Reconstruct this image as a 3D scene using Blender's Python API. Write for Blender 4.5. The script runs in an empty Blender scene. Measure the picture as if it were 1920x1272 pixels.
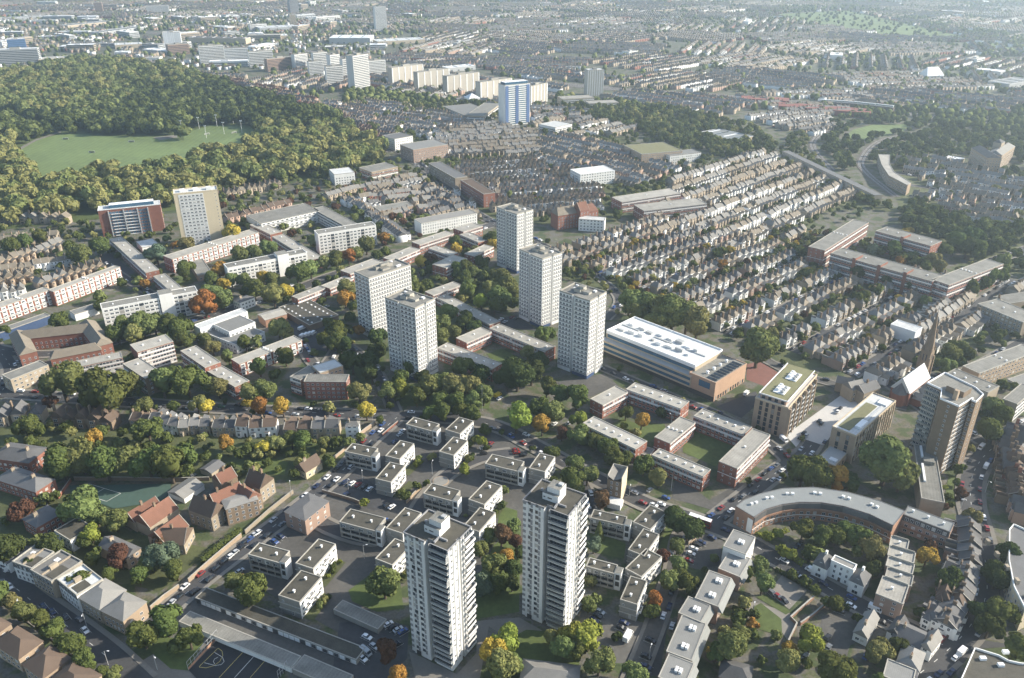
EXPOSURE = 1.12; HAZE_COL = (.68,.85,1.0); HAZE_D = .000145; HAZE_G = .5
import bpy, math, random
import numpy as np
from mathutils import Vector, Matrix
rnd = random.Random(11)
C = bpy.context.scene.collection
F, PITCH, H = 1516.0, math.radians(26.6), 250.0
CP, SP = math.cos(PITCH), math.sin(PITCH)
def U(x, y, z=0.0):                 # photo pixel (1920x1272) -> the point of the level plane z it looks at
    a = (x-960)/F; b = (636-y)/F
    d = (a, CP+b*SP, -SP+b*CP); t = (z-H)/d[2]
    return (d[0]*t, d[1]*t)
def PX(X, Y, Z=0.0):
    zz = Z-H; dep = Y*CP-zz*SP; up = Y*SP+zz*CP
    return (960+F*X/dep, 636-F*up/dep, dep)
CR = {1:(0,0),2:(640,0),3:(1280,0),4:(0,424),5:(640,424),6:(1280,424),7:(0,848),8:(640,848),9:(1280,848)}
def q(c, x, y):
    o = CR[c]; return (o[0]+x/3.0, o[1]+y/3.0)
def rot2(v, a):
    c, s = math.cos(a), math.sin(a); return (v[0]*c-v[1]*s, v[0]*s+v[1]*c)

# ------------------------------------------------------------------ materials
M = {}
def mat(name, col, rough=0.85, var=0.25, scale=0.25, obj=0.12, spec=0.3, metal=0.0, fine=2.2, leaf=False, hue=0.0, coord='Object', stripe=None, streak=False):
    m = bpy.data.materials.new(name); m.use_nodes = True; M[name] = m
    nt = m.node_tree; N = nt.nodes; L = nt.links; N.clear()
    out = N.new('ShaderNodeOutputMaterial')
    tc = N.new('ShaderNodeTexCoord'); oi = N.new('ShaderNodeObjectInfo')
    if coord == 'World':
        geo = N.new('ShaderNodeNewGeometry'); cs = geo.outputs['Position']
    else: cs = tc.outputs['Object']
    if streak:
        vm = N.new('ShaderNodeVectorMath'); vm.operation = 'MULTIPLY'; vm.inputs[1].default_value = (1,1,.12); L.new(cs, vm.inputs[0]); cs = vm.outputs[0]
    n1 = N.new('ShaderNodeTexNoise'); n1.inputs['Scale'].default_value = scale; n1.inputs['Detail'].default_value = 4; n1.inputs['Roughness'].default_value = 0.65
    L.new(cs, n1.inputs['Vector'])
    n2 = N.new('ShaderNodeTexNoise'); n2.inputs['Scale'].default_value = fine; n2.inputs['Detail'].default_value = 2
    L.new(cs, n2.inputs['Vector'])
    def mth(op, a, b):
        k = N.new('ShaderNodeMath'); k.operation = op
        for i, v in enumerate((a, b)):
            if isinstance(v, (int, float)): k.inputs[i].default_value = v
            else: L.new(v, k.inputs[i])
        return k.outputs[0]
    s = mth('ADD', mth('MULTIPLY', mth('SUBTRACT', n1.outputs['Fac'], .5), var*2.6), mth('MULTIPLY', mth('SUBTRACT', n2.outputs['Fac'], .5), var*1.6))
    s = mth('ADD', s, mth('MULTIPLY', mth('SUBTRACT', oi.outputs['Random'], .5), obj*2))
    if stripe:
        w = N.new('ShaderNodeTexWave'); w.bands_direction = stripe[0]; w.inputs['Scale'].default_value = stripe[1]; w.inputs['Distortion'].default_value = .3
        L.new(cs, w.inputs['Vector']); s = mth('ADD', s, mth('MULTIPLY', mth('SUBTRACT', w.outputs['Fac'], .5), stripe[2]))
    val = mth('ADD', s, 1.0)
    hs = N.new('ShaderNodeHueSaturation'); hs.inputs['Color'].default_value = (*col, 1)
    L.new(val, hs.inputs['Value'])
    if hue:
        L.new(mth('ADD', mth('MULTIPLY', mth('SUBTRACT', oi.outputs['Random'], .5), hue), .5), hs.inputs['Hue'])
    if leaf:
        d = N.new('ShaderNodeBsdfDiffuse'); t = N.new('ShaderNodeBsdfTranslucent'); mx = N.new('ShaderNodeMixShader'); mx.inputs[0].default_value = .22
        L.new(hs.outputs[0], d.inputs['Color']); L.new(hs.outputs[0], t.inputs['Color'])
        L.new(d.outputs[0], mx.inputs[1]); L.new(t.outputs[0], mx.inputs[2]); L.new(mx.outputs[0], out.inputs['Surface'])
    else:
        b = N.new('ShaderNodeBsdfPrincipled'); L.new(hs.outputs[0], b.inputs['Base Color'])
        b.inputs['Roughness'].default_value = rough; b.inputs['Specular IOR Level'].default_value = spec; b.inputs['Metallic'].default_value = metal
        L.new(b.outputs[0], out.inputs['Surface'])
    return m
mat('panel_white', (.64,.64,.625), var=.13, scale=.35, streak=True)
mat('panel_grey', (.24,.24,.245), var=.14, streak=True)
mat('concrete', (.34,.325,.285), var=.2, scale=.4, streak=True)
mat('concrete_dark', (.25,.24,.215), var=.2)
mat('render_white', (.70,.70,.675), var=.11, scale=.35, obj=.07, streak=True)
mat('render_cream', (.56,.48,.34), var=.08)
mat('brick_red', (.235,.105,.075), var=.2, fine=4)
mat('brick_orange', (.29,.17,.115), var=.18, fine=4)
mat('brick_tan', (.335,.258,.185), var=.17, fine=4)
mat('brick_brown', (.2,.15,.105), var=.2, fine=4)
mat('brick_stock', (.30,.252,.19), var=.22, fine=4, obj=.2)
mat('brick_pink', (.325,.23,.18), var=.15, fine=4)
mat('timber', (.41,.275,.19), var=.14, stripe=('X', 1.2, .15))
mat('panel_buff', (.47,.395,.29), var=.1)
mat('hoarding', (.045,.075,.15), var=.2)
mat('panel_pale', (.43,.40,.345), var=.1)
mat('panel_blue', (.10,.165,.32), var=.1)
mat('gravel', (.315,.30,.265), var=.38, scale=.14, stripe=('X', .25, .10))
mat('gravel_dark', (.075,.07,.056), var=.42, scale=.3)
mat('gravel_mid', (.19,.185,.165), var=.42, scale=.16, stripe=('X', .22, .12))
mat('membrane_grey', (.2,.2,.19), var=.14, stripe=('X', .5, .08))
mat('membrane_white', (.50,.51,.50), var=.28, scale=.18, stripe=('X', .2, .08))
mat('sedum', (.165,.16,.085), var=.25, scale=.4)
mat('slate', (.115,.115,.115), var=.22, obj=.3, fine=3)
mat('slate_pale', (.20,.194,.18), var=.2, obj=.25, fine=3)
mat('tile_tan', (.185,.16,.125), var=.2, obj=.25, fine=3)
mat('tile_red', (.165,.082,.056), var=.22, obj=.15, fine=3)
mat('tile_brown', (.105,.076,.057), var=.2, obj=.15, fine=3)
mat('metal_white', (.74,.75,.75), rough=.4, var=.05)
mat('balustrade_grey', (.24,.25,.255), rough=.5, var=.15)
mat('metal_grey', (.40,.41,.41), rough=.5, var=.08)
mat('zinc', (.20,.21,.205), rough=.55, var=.1, stripe=('X', .35, .06))
mat('dark_metal', (.05,.052,.055), rough=.5, var=.1)
mat('glass', (.03,.04,.05), rough=.12, var=.1, spec=.6, obj=.45)
mat('blind', (.36,.35,.32), rough=.4, var=.1, obj=.4)
mat('glass_blue', (.05,.12,.19), rough=.12, var=.1, spec=.6)
mat('recess', (.05,.05,.05), var=.15)  # near-black: the shade inside open decks and openings is put into the colour
mat('door_dark', (.09,.07,.06), var=.1, obj=.4)
mat('asphalt', (.060,.060,.062), var=.34, scale=.05, fine=.6, coord='World')
mat('asphalt_pale', (.093,.089,.081), var=.36, scale=.05, fine=.6, coord='World')
mat('pavement', (.185,.172,.15), var=.18, scale=.1, fine=1., coord='World')
mat('paving_pale', (.46,.45,.43), var=.12, scale=.1, fine=1., coord='World')
mat('block_paving', (.20,.125,.115), var=.15, coord='World')
mat('road_paint', (.62,.62,.58), var=.15)
mat('road_yellow', (.55,.45,.16), var=.15)
mat('grass', (.075,.10,.030), var=.45, scale=.045, fine=.5, coord='World')
mat('garden', (.075,.085,.035), var=.45, scale=.12, fine=.9, coord='World')
mat('meadow', (.115,.155,.055), var=.34, scale=.014, fine=.12, coord='World', stripe=('X', .045, .16))
mat('court_black', (.028,.03,.033), var=.25, coord='World')
mat('court_green', (.05,.085,.07), var=.2, coord='World')
mat('court_red', (.20,.095,.075), var=.15, coord='World')
mat('track_red', (.20,.075,.06), var=.25, coord='World')
mat('railway', (.11,.095,.08), var=.25, scale=.1, coord='World')
mat('bark', (.09,.07,.05), var=.2)
LEAF = dict(d=(.050,.066,.024), g=(.078,.095,.030), o=(.112,.130,.047), l=(.165,.185,.040), y=(.32,.24,.05), r=(.26,.145,.04), b=(.090,.050,.032), p=(.085,.115,.075), m=(.155,.153,.058))
LEAFN = dict(d='dark green', g='green', o='olive green', l='light green', y='yellow', r='orange', b='bronze brown', p='blue green', m='yellowish green')
for k, c in LEAF.items():
    mat('leaf_'+k, tuple(v*1.32 for v in c), var=.22, scale=.35, obj=.16, fine=1.5, leaf=True, hue=.05)
for k, c in dict(white=(.75,.75,.74), silver=(.42,.43,.44), black=(.022,.022,.025), grey=(.13,.135,.14), red=(.22,.03,.028), blue=(.04,.08,.22), dark_blue=(.02,.03,.075), green=(.05,.12,.07), yellow=(.6,.45,.04)).items():
    mat('paint_'+k, c, rough=.25, var=.03, obj=.05, spec=.6)
mat('tyre', (.02,.02,.02), var=.1)

# ------------------------------------------------------------------ mesh builder
class MB:
    def __init__(s): s.v = []; s.f = []; s.m = []
    def poly(s, pts, mi=0):
        n = len(s.v); s.v += [tuple(p) for p in pts]; s.f.append(tuple(range(n, n+len(pts)))); s.m.append(mi)
    def box(s, x0, x1, y0, y1, z0, z1, mi=0, top=None, bottom=False):
        n = len(s.v)
        s.v += [(x0,y0,z0),(x1,y0,z0),(x1,y1,z0),(x0,y1,z0),(x0,y0,z1),(x1,y0,z1),(x1,y1,z1),(x0,y1,z1)]
        fs = [(0,1,5,4),(1,2,6,5),(2,3,7,6),(3,0,4,7)]
        for a in fs: s.f.append(tuple(n+i for i in a)); s.m.append(mi)
        s.f.append((n+4,n+5,n+6,n+7)); s.m.append(mi if top is None else top)
        if bottom: s.f.append((n+3,n+2,n+1,n)); s.m.append(mi)
    def prism(s, pts, z0, z1, mi=0, top=None, bottom=False):    # pts counter-clockwise
        k = len(pts)
        for i in range(k):
            a = pts[i]; b = pts[(i+1)%k]
            s.poly([(a[0],a[1],z0),(b[0],b[1],z0),(b[0],b[1],z1),(a[0],a[1],z1)], mi)
        s.poly([(p[0],p[1],z1) for p in pts], mi if top is None else top)
        if bottom: s.poly([(p[0],p[1],z0) for p in reversed(pts)], mi)
    def cyl(s, x, y, z0, z1, r0, r1=None, n=8, mi=0, cap=True):
        r1 = r0 if r1 is None else r1
        a = [(x+r0*math.cos(2*math.pi*i/n), y+r0*math.sin(2*math.pi*i/n), z0) for i in range(n)]
        b = [(x+r1*math.cos(2*math.pi*i/n), y+r1*math.sin(2*math.pi*i/n), z1) for i in range(n)]
        for i in range(n):
            j = (i+1)%n; s.poly([a[i],a[j],b[j],b[i]], mi)
        if cap: s.poly(b, mi)
    def tube(s, p, r, q_, r2=None, n=6, mi=0):
        r2 = r if r2 is None else r2
        p = Vector(p); q_ = Vector(q_); d = (q_-p).normalized(); u = d.orthogonal().normalized(); w = d.cross(u)
        a = [p+(u*math.cos(2*math.pi*i/n)+w*math.sin(2*math.pi*i/n))*r for i in range(n)]
        b = [q_+(u*math.cos(2*math.pi*i/n)+w*math.sin(2*math.pi*i/n))*r2 for i in range(n)]
        for i in range(n):
            j = (i+1)%n; s.poly([a[i],a[j],b[j],b[i]], mi)
        s.poly(b, mi); s.poly(a[::-1], mi)
    def hip(s, x0, x1, y0, y1, z0, z1, ov=.3, mi=0, hip=1.0, axis='x', soffit=True):   # hip 0 = gable roof (ends left open for gable walls)
        x0 -= ov; x1 += ov; y0 -= ov; y1 += ov
        if axis == 'x':
            r = (y1-y0)/2*hip; ym = (y0+y1)/2; a = (x0+r, ym, z1); b = (x1-r, ym, z1)
            s.poly([(x0,y0,z0),(x1,y0,z0),b,a], mi); s.poly([(x1,y1,z0),(x0,y1,z0),a,b], mi)
            s.poly([(x1,y0,z0),(x1,y1,z0),b], mi); s.poly([(x0,y1,z0),(x0,y0,z0),a], mi)
        else:
            r = (x1-x0)/2*hip; xm = (x0+x1)/2; a = (xm, y0+r, z1); b = (xm, y1-r, z1)
            s.poly([(x1,y0,z0),(x1,y1,z0),b,a], mi); s.poly([(x0,y1,z0),(x0,y0,z0),a,b], mi)
            s.poly([(x0,y0,z0),(x1,y0,z0),a], mi); s.poly([(x1,y1,z0),(x0,y1,z0),b], mi)
    def add(s, o, f=None, mo=0):
        n = len(s.v); s.v += [f(p) if f else p for p in o.v]
        s.f += [tuple(i+n for i in a) for a in o.f]; s.m += [i+mo for i in o.m]
    def mesh(s, name, mats):
        me = bpy.data.meshes.new(name); me.from_pydata(s.v, [], s.f)
        for m in mats: me.materials.append(M[m])
        if len(mats) > 1: me.polygons.foreach_set('material_index', np.array(s.m, dtype=np.int32))
        me.update(); return me
    def build(s, name, mats, parent=None, loc=(0,0,0), rz=0.0):
        if isinstance(mats, str): mats = [mats]
        return put(name, s.mesh(name, mats), parent, loc, rz)
def put(name, me, parent=None, loc=(0,0,0), rz=0.0, sc=None):
    o = bpy.data.objects.new(name, me); C.objects.link(o); o.location = loc
    if rz: o.rotation_euler = (0,0,rz)
    if sc: o.scale = sc
    if parent: o.parent = parent
    return o
def bigmesh(name, V, Fq, mi, mats, tri=False):
    k = Fq.shape[1]; me = bpy.data.meshes.new(name); me.vertices.add(len(V)); me.vertices.foreach_set('co', V.astype(np.float32).ravel())
    me.loops.add(Fq.size); me.loops.foreach_set('vertex_index', Fq.astype(np.int32).ravel())
    me.polygons.add(len(Fq)); me.polygons.foreach_set('loop_start', np.arange(0, Fq.size, k, dtype=np.int32))
    for m in mats: me.materials.append(M[m])
    me.polygons.foreach_set('material_index', mi.astype(np.int32)); me.update(calc_edges=True); return me

# ------------------------------------------------------------------ things and labels
THINGS = []; MARKS = []
def thing(name, base, cat, loc, rz=0.0, group=None, label=None, ref=None, me=None, hz=0.0, sc=None, tail=None):
    o = put(name, me, None, loc, rz, sc)
    o['category'] = cat
    if group: o['group'] = group
    if label: o['label'] = label
    THINGS.append(dict(o=o, base=base, label=label, x=loc[0], y=loc[1], z=loc[2]+hz, tail=tail))
    if ref: MARKS.append((ref, loc[0], loc[1], loc[2]+hz))
    return o
ORD = ['first','second','third','fourth','fifth','sixth','seventh','eighth','ninth','tenth','eleventh','twelfth','thirteenth','fourteenth','fifteenth','sixteenth','seventeenth','eighteenth','nineteenth','twentieth']
def order_words(i, n):
    if n == 2: return ('left one of two', 'right one of two')[i]
    if i == 0: return 'leftmost of '+NUMW(n)
    if i == n-1: return 'rightmost of '+NUMW(n)
    if i <= (n-1)/2: return ORD[min(i,19)]+' from the left'
    return ORD[min(n-1-i,19)]+' from the right'
def NUMW(n): return ['','one','two','three','four','five','six','seven','eight','nine','ten','eleven','twelve'][n] if n < 13 else 'many'
def finish_labels():
    groups = {}
    for t in THINGS:
        if t['label']: continue
        px, py, dep = PX(t['x'], t['y'], t['z'])
        if t['tail']: key = t['base']+' '+t['tail']
        else:
            best = min(MARKS, key=lambda mk: (mk[1]-t['x'])**2+(mk[2]-t['y'])**2)
            bx, by, _ = PX(best[1], best[2], best[3]); dx, dy = px-bx, py-by
            rel = ('left of' if dx < 0 else 'right of') if abs(dx) > 1.1*abs(dy) else ('in front of' if dy > 0 else 'behind')
            key = t['base']+' '+rel+' '+best[0]
        groups.setdefault(key, []).append((px, py, t))
    for key, g in groups.items():
        g.sort(key=lambda k: k[0])
        for i, (_, _, t) in enumerate(g):
            t['o']['label'] = key if len(g) == 1 else key+', '+order_words(i, len(g))

# ------------------------------------------------------------------ windows, balconies, blocks
WC = {}
def window_mesh(w, h, fr='metal_white', gl='glass', n=2):
    k = (round(w,2), round(h,2), fr, gl, n)
    if k not in WC:
        b = MB(); t = .09; b.box(-w/2, w/2, -.05, .02, 0, h, 0, bottom=True); pw = (w-t)/n
        for i in range(n):
            a = -w/2+t+i*pw; b.poly([(a,-.056,t),(a+pw-t,-.056,t),(a+pw-t,-.056,h-t),(a,-.056,h-t)], 1)
        WC[k] = b.mesh('window', [fr, gl])
    return WC[k]
BL = {}; brnd = random.Random(8)
def blinds(me):                     # about one window in six has a pale blind drawn
    if brnd.random() > .17 or len(me.materials) < 2 or me.materials[1].name != 'glass': return me
    if me.name not in BL:
        c = me.copy(); c.materials[1] = M['blind']; BL[me.name] = c
    return BL[me.name]
def face_tf(face, L, W):
    # returns function (s along face as seen from outside left->right, out) -> (x,y), and rz
    if face == 'F': return (lambda s, o: (s, -o)), 0.0, L
    if face == 'R': return (lambda s, o: (L+o, s)), math.pi/2, W
    if face == 'B': return (lambda s, o: (L-s, W+o)), math.pi, L
    return (lambda s, o: (-o, W-s)), -math.pi/2, W
class Blk:
    """a rectangular building: roof front edge A-B given as photo pixels at the roof height, W metres deep"""
    def __init__(s, name, label, cat, A, B, W, h, ref=None, wall='brick_red', roof='gravel', fascia=None, para=.5, L=None, group=None, z0=0.0, world=False, cap=True):
        a = A if world else U(A[0], A[1], h); b = B if world else U(B[0], B[1], h)
        s.rz = math.atan2(b[1]-a[1], b[0]-a[0]); s.L = L or math.hypot(b[0]-a[0], b[1]-a[1])
        if isinstance(W, tuple):
            c = U(W[0], W[1], h); W = rot2((c[0]-a[0], c[1]-a[1]), -s.rz)[1]
        s.W = W; s.h = h
        s.a = a; s.wins = []
        s.root = thing(name, '', cat, (a[0], a[1], z0), s.rz, label=label, group=group)
        if ref:
            c = s.w(s.L/2, W/2); MARKS.append((ref, c[0], c[1], 0))
        s.wall = wall; s.fascia = fascia or 'concrete'
        m = MB(); m.box(0, s.L, 0, W, 0, h-.02); s.body = m.build('wall', wall, s.root)
        if cap:
            r = MB(); s.capto(r, 0, s.L, 0, W, h, para); s.roof = r.build('roof', [s.fascia, roof], s.root)
    @staticmethod
    def capto(r, x0, x1, y0, y1, h, para):
        t = .35; e = .06
        r.box(x0-e, x1+e, y0-e, y0+t, h, h+para, 0); r.box(x0-e, x1+e, y1-t, y1+e, h, h+para, 0)
        r.box(x0-e, x0+t, y0+t, y1-t, h, h+para, 0); r.box(x1-t, x1+e, y0+t, y1-t, h, h+para, 0)
        r.poly([(x0+t,y0+t,h+para*.35),(x1-t,y0+t,h+para*.35),(x1-t,y1-t,h+para*.35),(x0+t,y1-t,h+para*.35)], 1)
    def w(s, x, y):
        v = rot2((x, y), s.rz); return (s.a[0]+v[0], s.a[1]+v[1])
    def row(s, face, z, n, w, h, fr='metal_white', gl='glass', m0=.8, m1=.8, panes=2, pick=None, out=0.0):
        f, rz, ln = face_tf(face, s.L, s.W); st = (ln-m0-m1)/n
        for i in range(n):
            if pick and not pick(i): continue
            x, y = f(m0+st*(i+.5), out); s.wins.append((window_mesh(min(w, st*.97), h, fr, gl, panes), (x, y, z), rz))
    def grid(s, face, floors, fh, z0, n, w, h, **k):
        for i in range(floors): s.row(face, z0+i*fh, n, w, h, **k)
    def band(s, face, z, h, out, mt, name='spandrel_band', a=0.0, b=None):
        f, rz, ln = face_tf(face, s.L, s.W); b = ln if b is None else b
        m = MB(); m.box(0, b-a, -out, .02, 0, h, bottom=True); x, y = f(a, 0)
        return m.build(name, mt, s.root, (x, y, z), rz)
    def balcony(s, face, c, z, w, d=1.4, mt='metal_white', bh=1.0, slab='concrete', mesh=None):
        f, rz, ln = face_tf(face, s.L, s.W)
        key = ('balc', round(w,2), d, mt, slab, bh)
        if key not in WC:
            m = MB(); m.box(-w/2, w/2, -d, .02, -.2, 0, 1, bottom=True); m.box(-w/2, w/2, -d, -d+.08, 0, bh, 0)
            m.box(-w/2, -w/2+.08, -d+.08, 0, 0, bh, 0); m.box(w/2-.08, w/2, -d+.08, 0, 0, bh, 0)
            WC[key] = m.mesh('balcony', [mt, slab])
        x, y = f(c, 0); return put('balcony', WC[key], s.root, (x, y, z), rz)
    def box(s, name, x0, x1, y0, y1, z0, z1, mt, top=None, parent=None):
        m = MB(); m.box(0, x1-x0, 0, y1-y0, 0, z1-z0, 0, top=1 if top else None, bottom=True)
        return m.build(name, [mt, top] if top else mt, parent or s.root, (x0, y0, z0))
    def vents(s, n, seed=0, hh=1.1, mt='metal_white', rows=1):
        r = random.Random(seed+n); m = MB(); m.box(-.35,.35,-.35,.35,0,hh,0); m.box(-.5,.5,-.5,.5,hh,hh+.18,0,bottom=True); me = m.mesh('roof_vent', [mt])
        for i in range(n):
            for j in range(rows):
                put('roof_vent', me, s.root, (s.L*(i+.5)/n+r.uniform(-.4,.4), s.W*(j+.5)/rows+r.uniform(-.6,.6), s.h+.15))
    def done(s, limit=100):
        lim = s.wins[:limit]; rest = s.wins[limit:]
        for me, loc, rz in lim: put('window', blinds(me), s.root, loc, rz)
        if rest:
            keys = {}; b = MB(); mats = []
            for me, loc, rz in rest:
                mm = [x.name for x in me.materials]
                for x in mm:
                    if x not in mats: mats.append(x)
                ix = [mats.index(x) for x in mm]; c, sn = math.cos(rz), math.sin(rz)
                n = len(b.v); b.v += [(v.co.x*c-v.co.y*sn+loc[0], v.co.x*sn+v.co.y*c+loc[1], v.co.z+loc[2]) for v in me.vertices]
                for p in me.polygons:
                    b.f.append(tuple(n+i for i in p.vertices)); b.m.append(ix[p.material_index])
            o = b.build('window', mats, s.root); o['kind'] = 'stuff'
        return s
# ------------------------------------------------------------------ camera, light, air
cam = bpy.data.cameras.new('camera'); co = bpy.data.objects.new('camera', cam); C.objects.link(co)
co.location = (0,0,H); co.rotation_euler = (math.pi/2-PITCH, 0, 0)
cam.sensor_width = 36; cam.lens = F/1920*36; cam.clip_start = 1; cam.clip_end = 30000
bpy.context.scene.camera = co
SUN_AZ, SUN_EL = math.radians(8), math.radians(28)
w = bpy.data.worlds.new('World'); bpy.context.scene.world = w; w.use_nodes = True
nt = w.node_tree; nt.nodes.clear(); sk = nt.nodes.new('ShaderNodeTexSky'); sk.sky_type = 'NISHITA'; sk.sun_disc = False
sk.sun_elevation = SUN_EL; sk.sun_rotation = math.pi/2-SUN_AZ; sk.altitude = 200; sk.air_density = 1.2; sk.dust_density = 1.5
bg = nt.nodes.new('ShaderNodeBackground'); bg.inputs['Strength'].default_value = .11; ow = nt.nodes.new('ShaderNodeOutputWorld')
nt.links.new(sk.outputs[0], bg.inputs[0]); nt.links.new(bg.outputs[0], ow.inputs[0])
sl = bpy.data.lights.new('sun', 'SUN'); sl.energy = 4.6; sl.angle = math.radians(.5); sl.color = (1,.915,.78)
so = bpy.data.objects.new('sun', sl); C.objects.link(so)
sd = Vector((math.cos(SUN_EL)*math.cos(SUN_AZ), math.cos(SUN_EL)*math.sin(SUN_AZ), math.sin(SUN_EL)))
so.rotation_euler = sd.to_track_quat('Z', 'Y').to_euler(); so.location = (300,100,600)
sc = bpy.context.scene
sc.view_settings.view_transform = 'Standard'; sc.view_settings.look = 'None'; sc.view_settings.gamma = 1; sc.view_settings.exposure = EXPOSURE
sc.cycles.use_denoising = True; sc.cycles.max_bounces = 5; sc.cycles.diffuse_bounces = 3; sc.cycles.glossy_bounces = 2; sc.cycles.transmission_bounces = 2; sc.cycles.volume_bounces = 0
sc.cycles.sample_clamp_indirect = 4; sc.cycles.use_adaptive_sampling = True; sc.cycles.adaptive_threshold = .02
# the air
hm = bpy.data.materials.new('haze'); hm.use_nodes = True; nt = hm.node_tree; nt.nodes.clear()
pv = nt.nodes.new('ShaderNodeVolumePrincipled'); pv.inputs['Color'].default_value = (*HAZE_COL, 1); pv.inputs['Density'].default_value = HAZE_D; pv.inputs['Anisotropy'].default_value = HAZE_G
om = nt.nodes.new('ShaderNodeOutputMaterial'); nt.links.new(pv.outputs[0], om.inputs['Volume']); M['haze'] = hm
b = MB(); b.box(-9000, 9000, -1500, 9500, -1.2, 275, bottom=True); hz = b.build('haze', 'haze'); hz['kind'] = 'stuff'
# ------------------------------------------------------------------ the towers
def front_tower(A, B, label, ref):
    h = 58.0; fl = 21; fh = 2.72
    t = Blk('tower_block', label, 'tower block', A, B, 16.5, h, ref=ref, L=20.4, cap=False)
    bpy.data.objects.remove(t.body)
    plan = [(0,1.6),(1.6,1.6),(1.6,1.2),(9.4,1.2),(9.4,3.4),(11.8,3.4),(11.8,1.3),(19.4,1.3),(19.4,8.0),(18.2,8.0),(18.2,9.4),(19.4,9.4),(19.4,16.5),(0,16.5)]
    m = MB(); m.prism(plan, 0, h, 0)
    for x0, x1 in ((1.7,2.6),(4.7,5.6),(8.0,9.3)): m.box(x0, x1, 1.0, 1.25, 2.5, h)         # white piers
    for y0, y1 in ((1.4,2.3),(4.3,5.2),(7.0,7.9)): m.box(19.35, 19.65, y0, y1, 2.5, h)
    g = MB()
    for i in range(fl):                                                                     # grey infill panels
        z = 2.2+i*fh
        g.box(0.05, 1.55, 1.54, 1.6, z, z+1.35, bottom=True); g.box(3.55, 4.5, 1.14, 1.2, z-.1, z+2.1, bottom=True)
        g.box(7.0, 7.9, 1.14, 1.2, z, z+2.0, bottom=True); g.box(9.42, 11.78, 3.3, 3.4, z-.6, z+2.1, bottom=True)
        g.box(18.2, 18.26, 8.05, 9.35, z, z+1.6, bottom=True); g.box(-.06, 0, 2.2, 16, z, z+1.2, bottom=True)
        g.box(19.4, 19.46, 10.0, 10.9, z, z+1.9, bottom=True)
    m.add(g, mo=1); t.body = m.build('wall', ['panel_white','panel_grey'], t.root)
    r = MB(); r.prism([(p[0],p[1]) for p in plan], h, h+.25, 0, top=1)
    for x0,x1,y0,y1 in ((0,9.4,1.2,1.5),(11.8,19.4,1.3,1.6),(19.1,19.4,1.6,8.0),(19.1,19.4,9.4,16.5),(0,19.1,16.2,16.5),(0,.3,1.6,16.2)): r.box(x0-.05,x1+.05,y0-.05,y1+.05,h+.25,h+.75,0)
    k = r; k.box(12.4,13.0,2.6,6.0,h+.25,h+1.0,0); k.box(13.0,16.2,5.4,6.0,h+.25,h+1.0,0); k.box(3,4,10,11,h+.25,h+1.1,0)
    r.build('roof', ['panel_grey','gravel_dark'], t.root)
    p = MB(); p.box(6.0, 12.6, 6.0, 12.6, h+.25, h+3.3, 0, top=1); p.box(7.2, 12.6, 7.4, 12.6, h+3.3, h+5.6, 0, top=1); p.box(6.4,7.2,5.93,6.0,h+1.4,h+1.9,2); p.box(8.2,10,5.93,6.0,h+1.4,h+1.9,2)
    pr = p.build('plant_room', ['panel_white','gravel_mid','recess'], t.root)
    v = MB(); v.box(10.5,12.2,10,11.6,h+5.6,h+6.3); v.build('roof_vent', 'metal_grey', pr)
    v = MB(); v.cyl(9.5,8.5,h+5.6,h+8,.07,n=5); v.build('mast', 'metal_grey', pr)
    for i in range(fl):
        z = 2.2+i*fh; big = i % 4 == 3
        # left volume: narrow windows, each fourth floor one wide dark one
        if big: t.wins.append((window_mesh(3.6,1.5,'dark_metal','glass',3), (4.9,1.14,z+.6), 0))
        else:
            for x in (3.0,6.3): t.wins.append((window_mesh(1.35,1.5,'panel_grey'), (x,1.2,z+.85), 0))
        m = MB()
    for i in range(fl):
        z = 2.2+i*fh; big = i % 4 == 3
        t.wins.append((window_mesh(7.0,1.9,'panel_grey','glass',5), (15.6,1.3,z+.3), 0))
        t.wins.append((window_mesh(1.1,1.2), (19.4,3.3,z+.8), math.pi/2)); t.wins.append((window_mesh(.9,1.2), (19.4,6.1,z+.8), math.pi/2))
        t.wins.append((window_mesh(4.6,1.7,'metal_white','glass',3), (19.4,13.7,z+.3), math.pi/2))
        key = ('tb', big)
        if key not in WC:
            m = MB(); d = 1.5 if big else 1.0
            m.box(-3.9,3.9,-d,.02,-.22,0,1,top=3,bottom=True); m.box(-3.9,3.9,-d,-d+.09,0,.95,0); m.box(-3.9,-3.8,-d+.09,0,0,2.4,2); m.box(3.8,3.9,-d+.09,0,0,.95 if not big else 2.4,0)
            WC[key] = m.mesh('balcony', ['balustrade_grey','panel_white','panel_grey','concrete_dark'])
            m = MB(); d = 1.7 if big else 1.1
            m.box(-2.9,2.9,-d,.02,-.2,0,0,top=1,bottom=True); m.box(-2.9,2.9,-d,-d+.09,0,.95,0); m.box(-2.9,-2.8,-d+.09,0,0,.95,0); m.box(2.8,2.9,-d+.09,0,0,.95,0)
            WC[('tb2',big)] = m.mesh('balcony', ['panel_white','concrete_dark'])
        put('balcony', WC[key], t.root, (15.6,1.3,z)); put('balcony', WC[('tb2',big)], t.root, (19.4,13.3,z), math.pi/2)
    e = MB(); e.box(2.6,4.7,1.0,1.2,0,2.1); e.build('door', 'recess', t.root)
    t.done()
front_tower(q(8,335,470), q(8,596,583), 'white tower block with stacked balconies, left of the foreground pair', 'the left foreground tower')
front_tower(q(8,1010,285), q(8,1275,382), 'white tower block with stacked balconies, right of the foreground pair', 'the right foreground tower')

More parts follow.
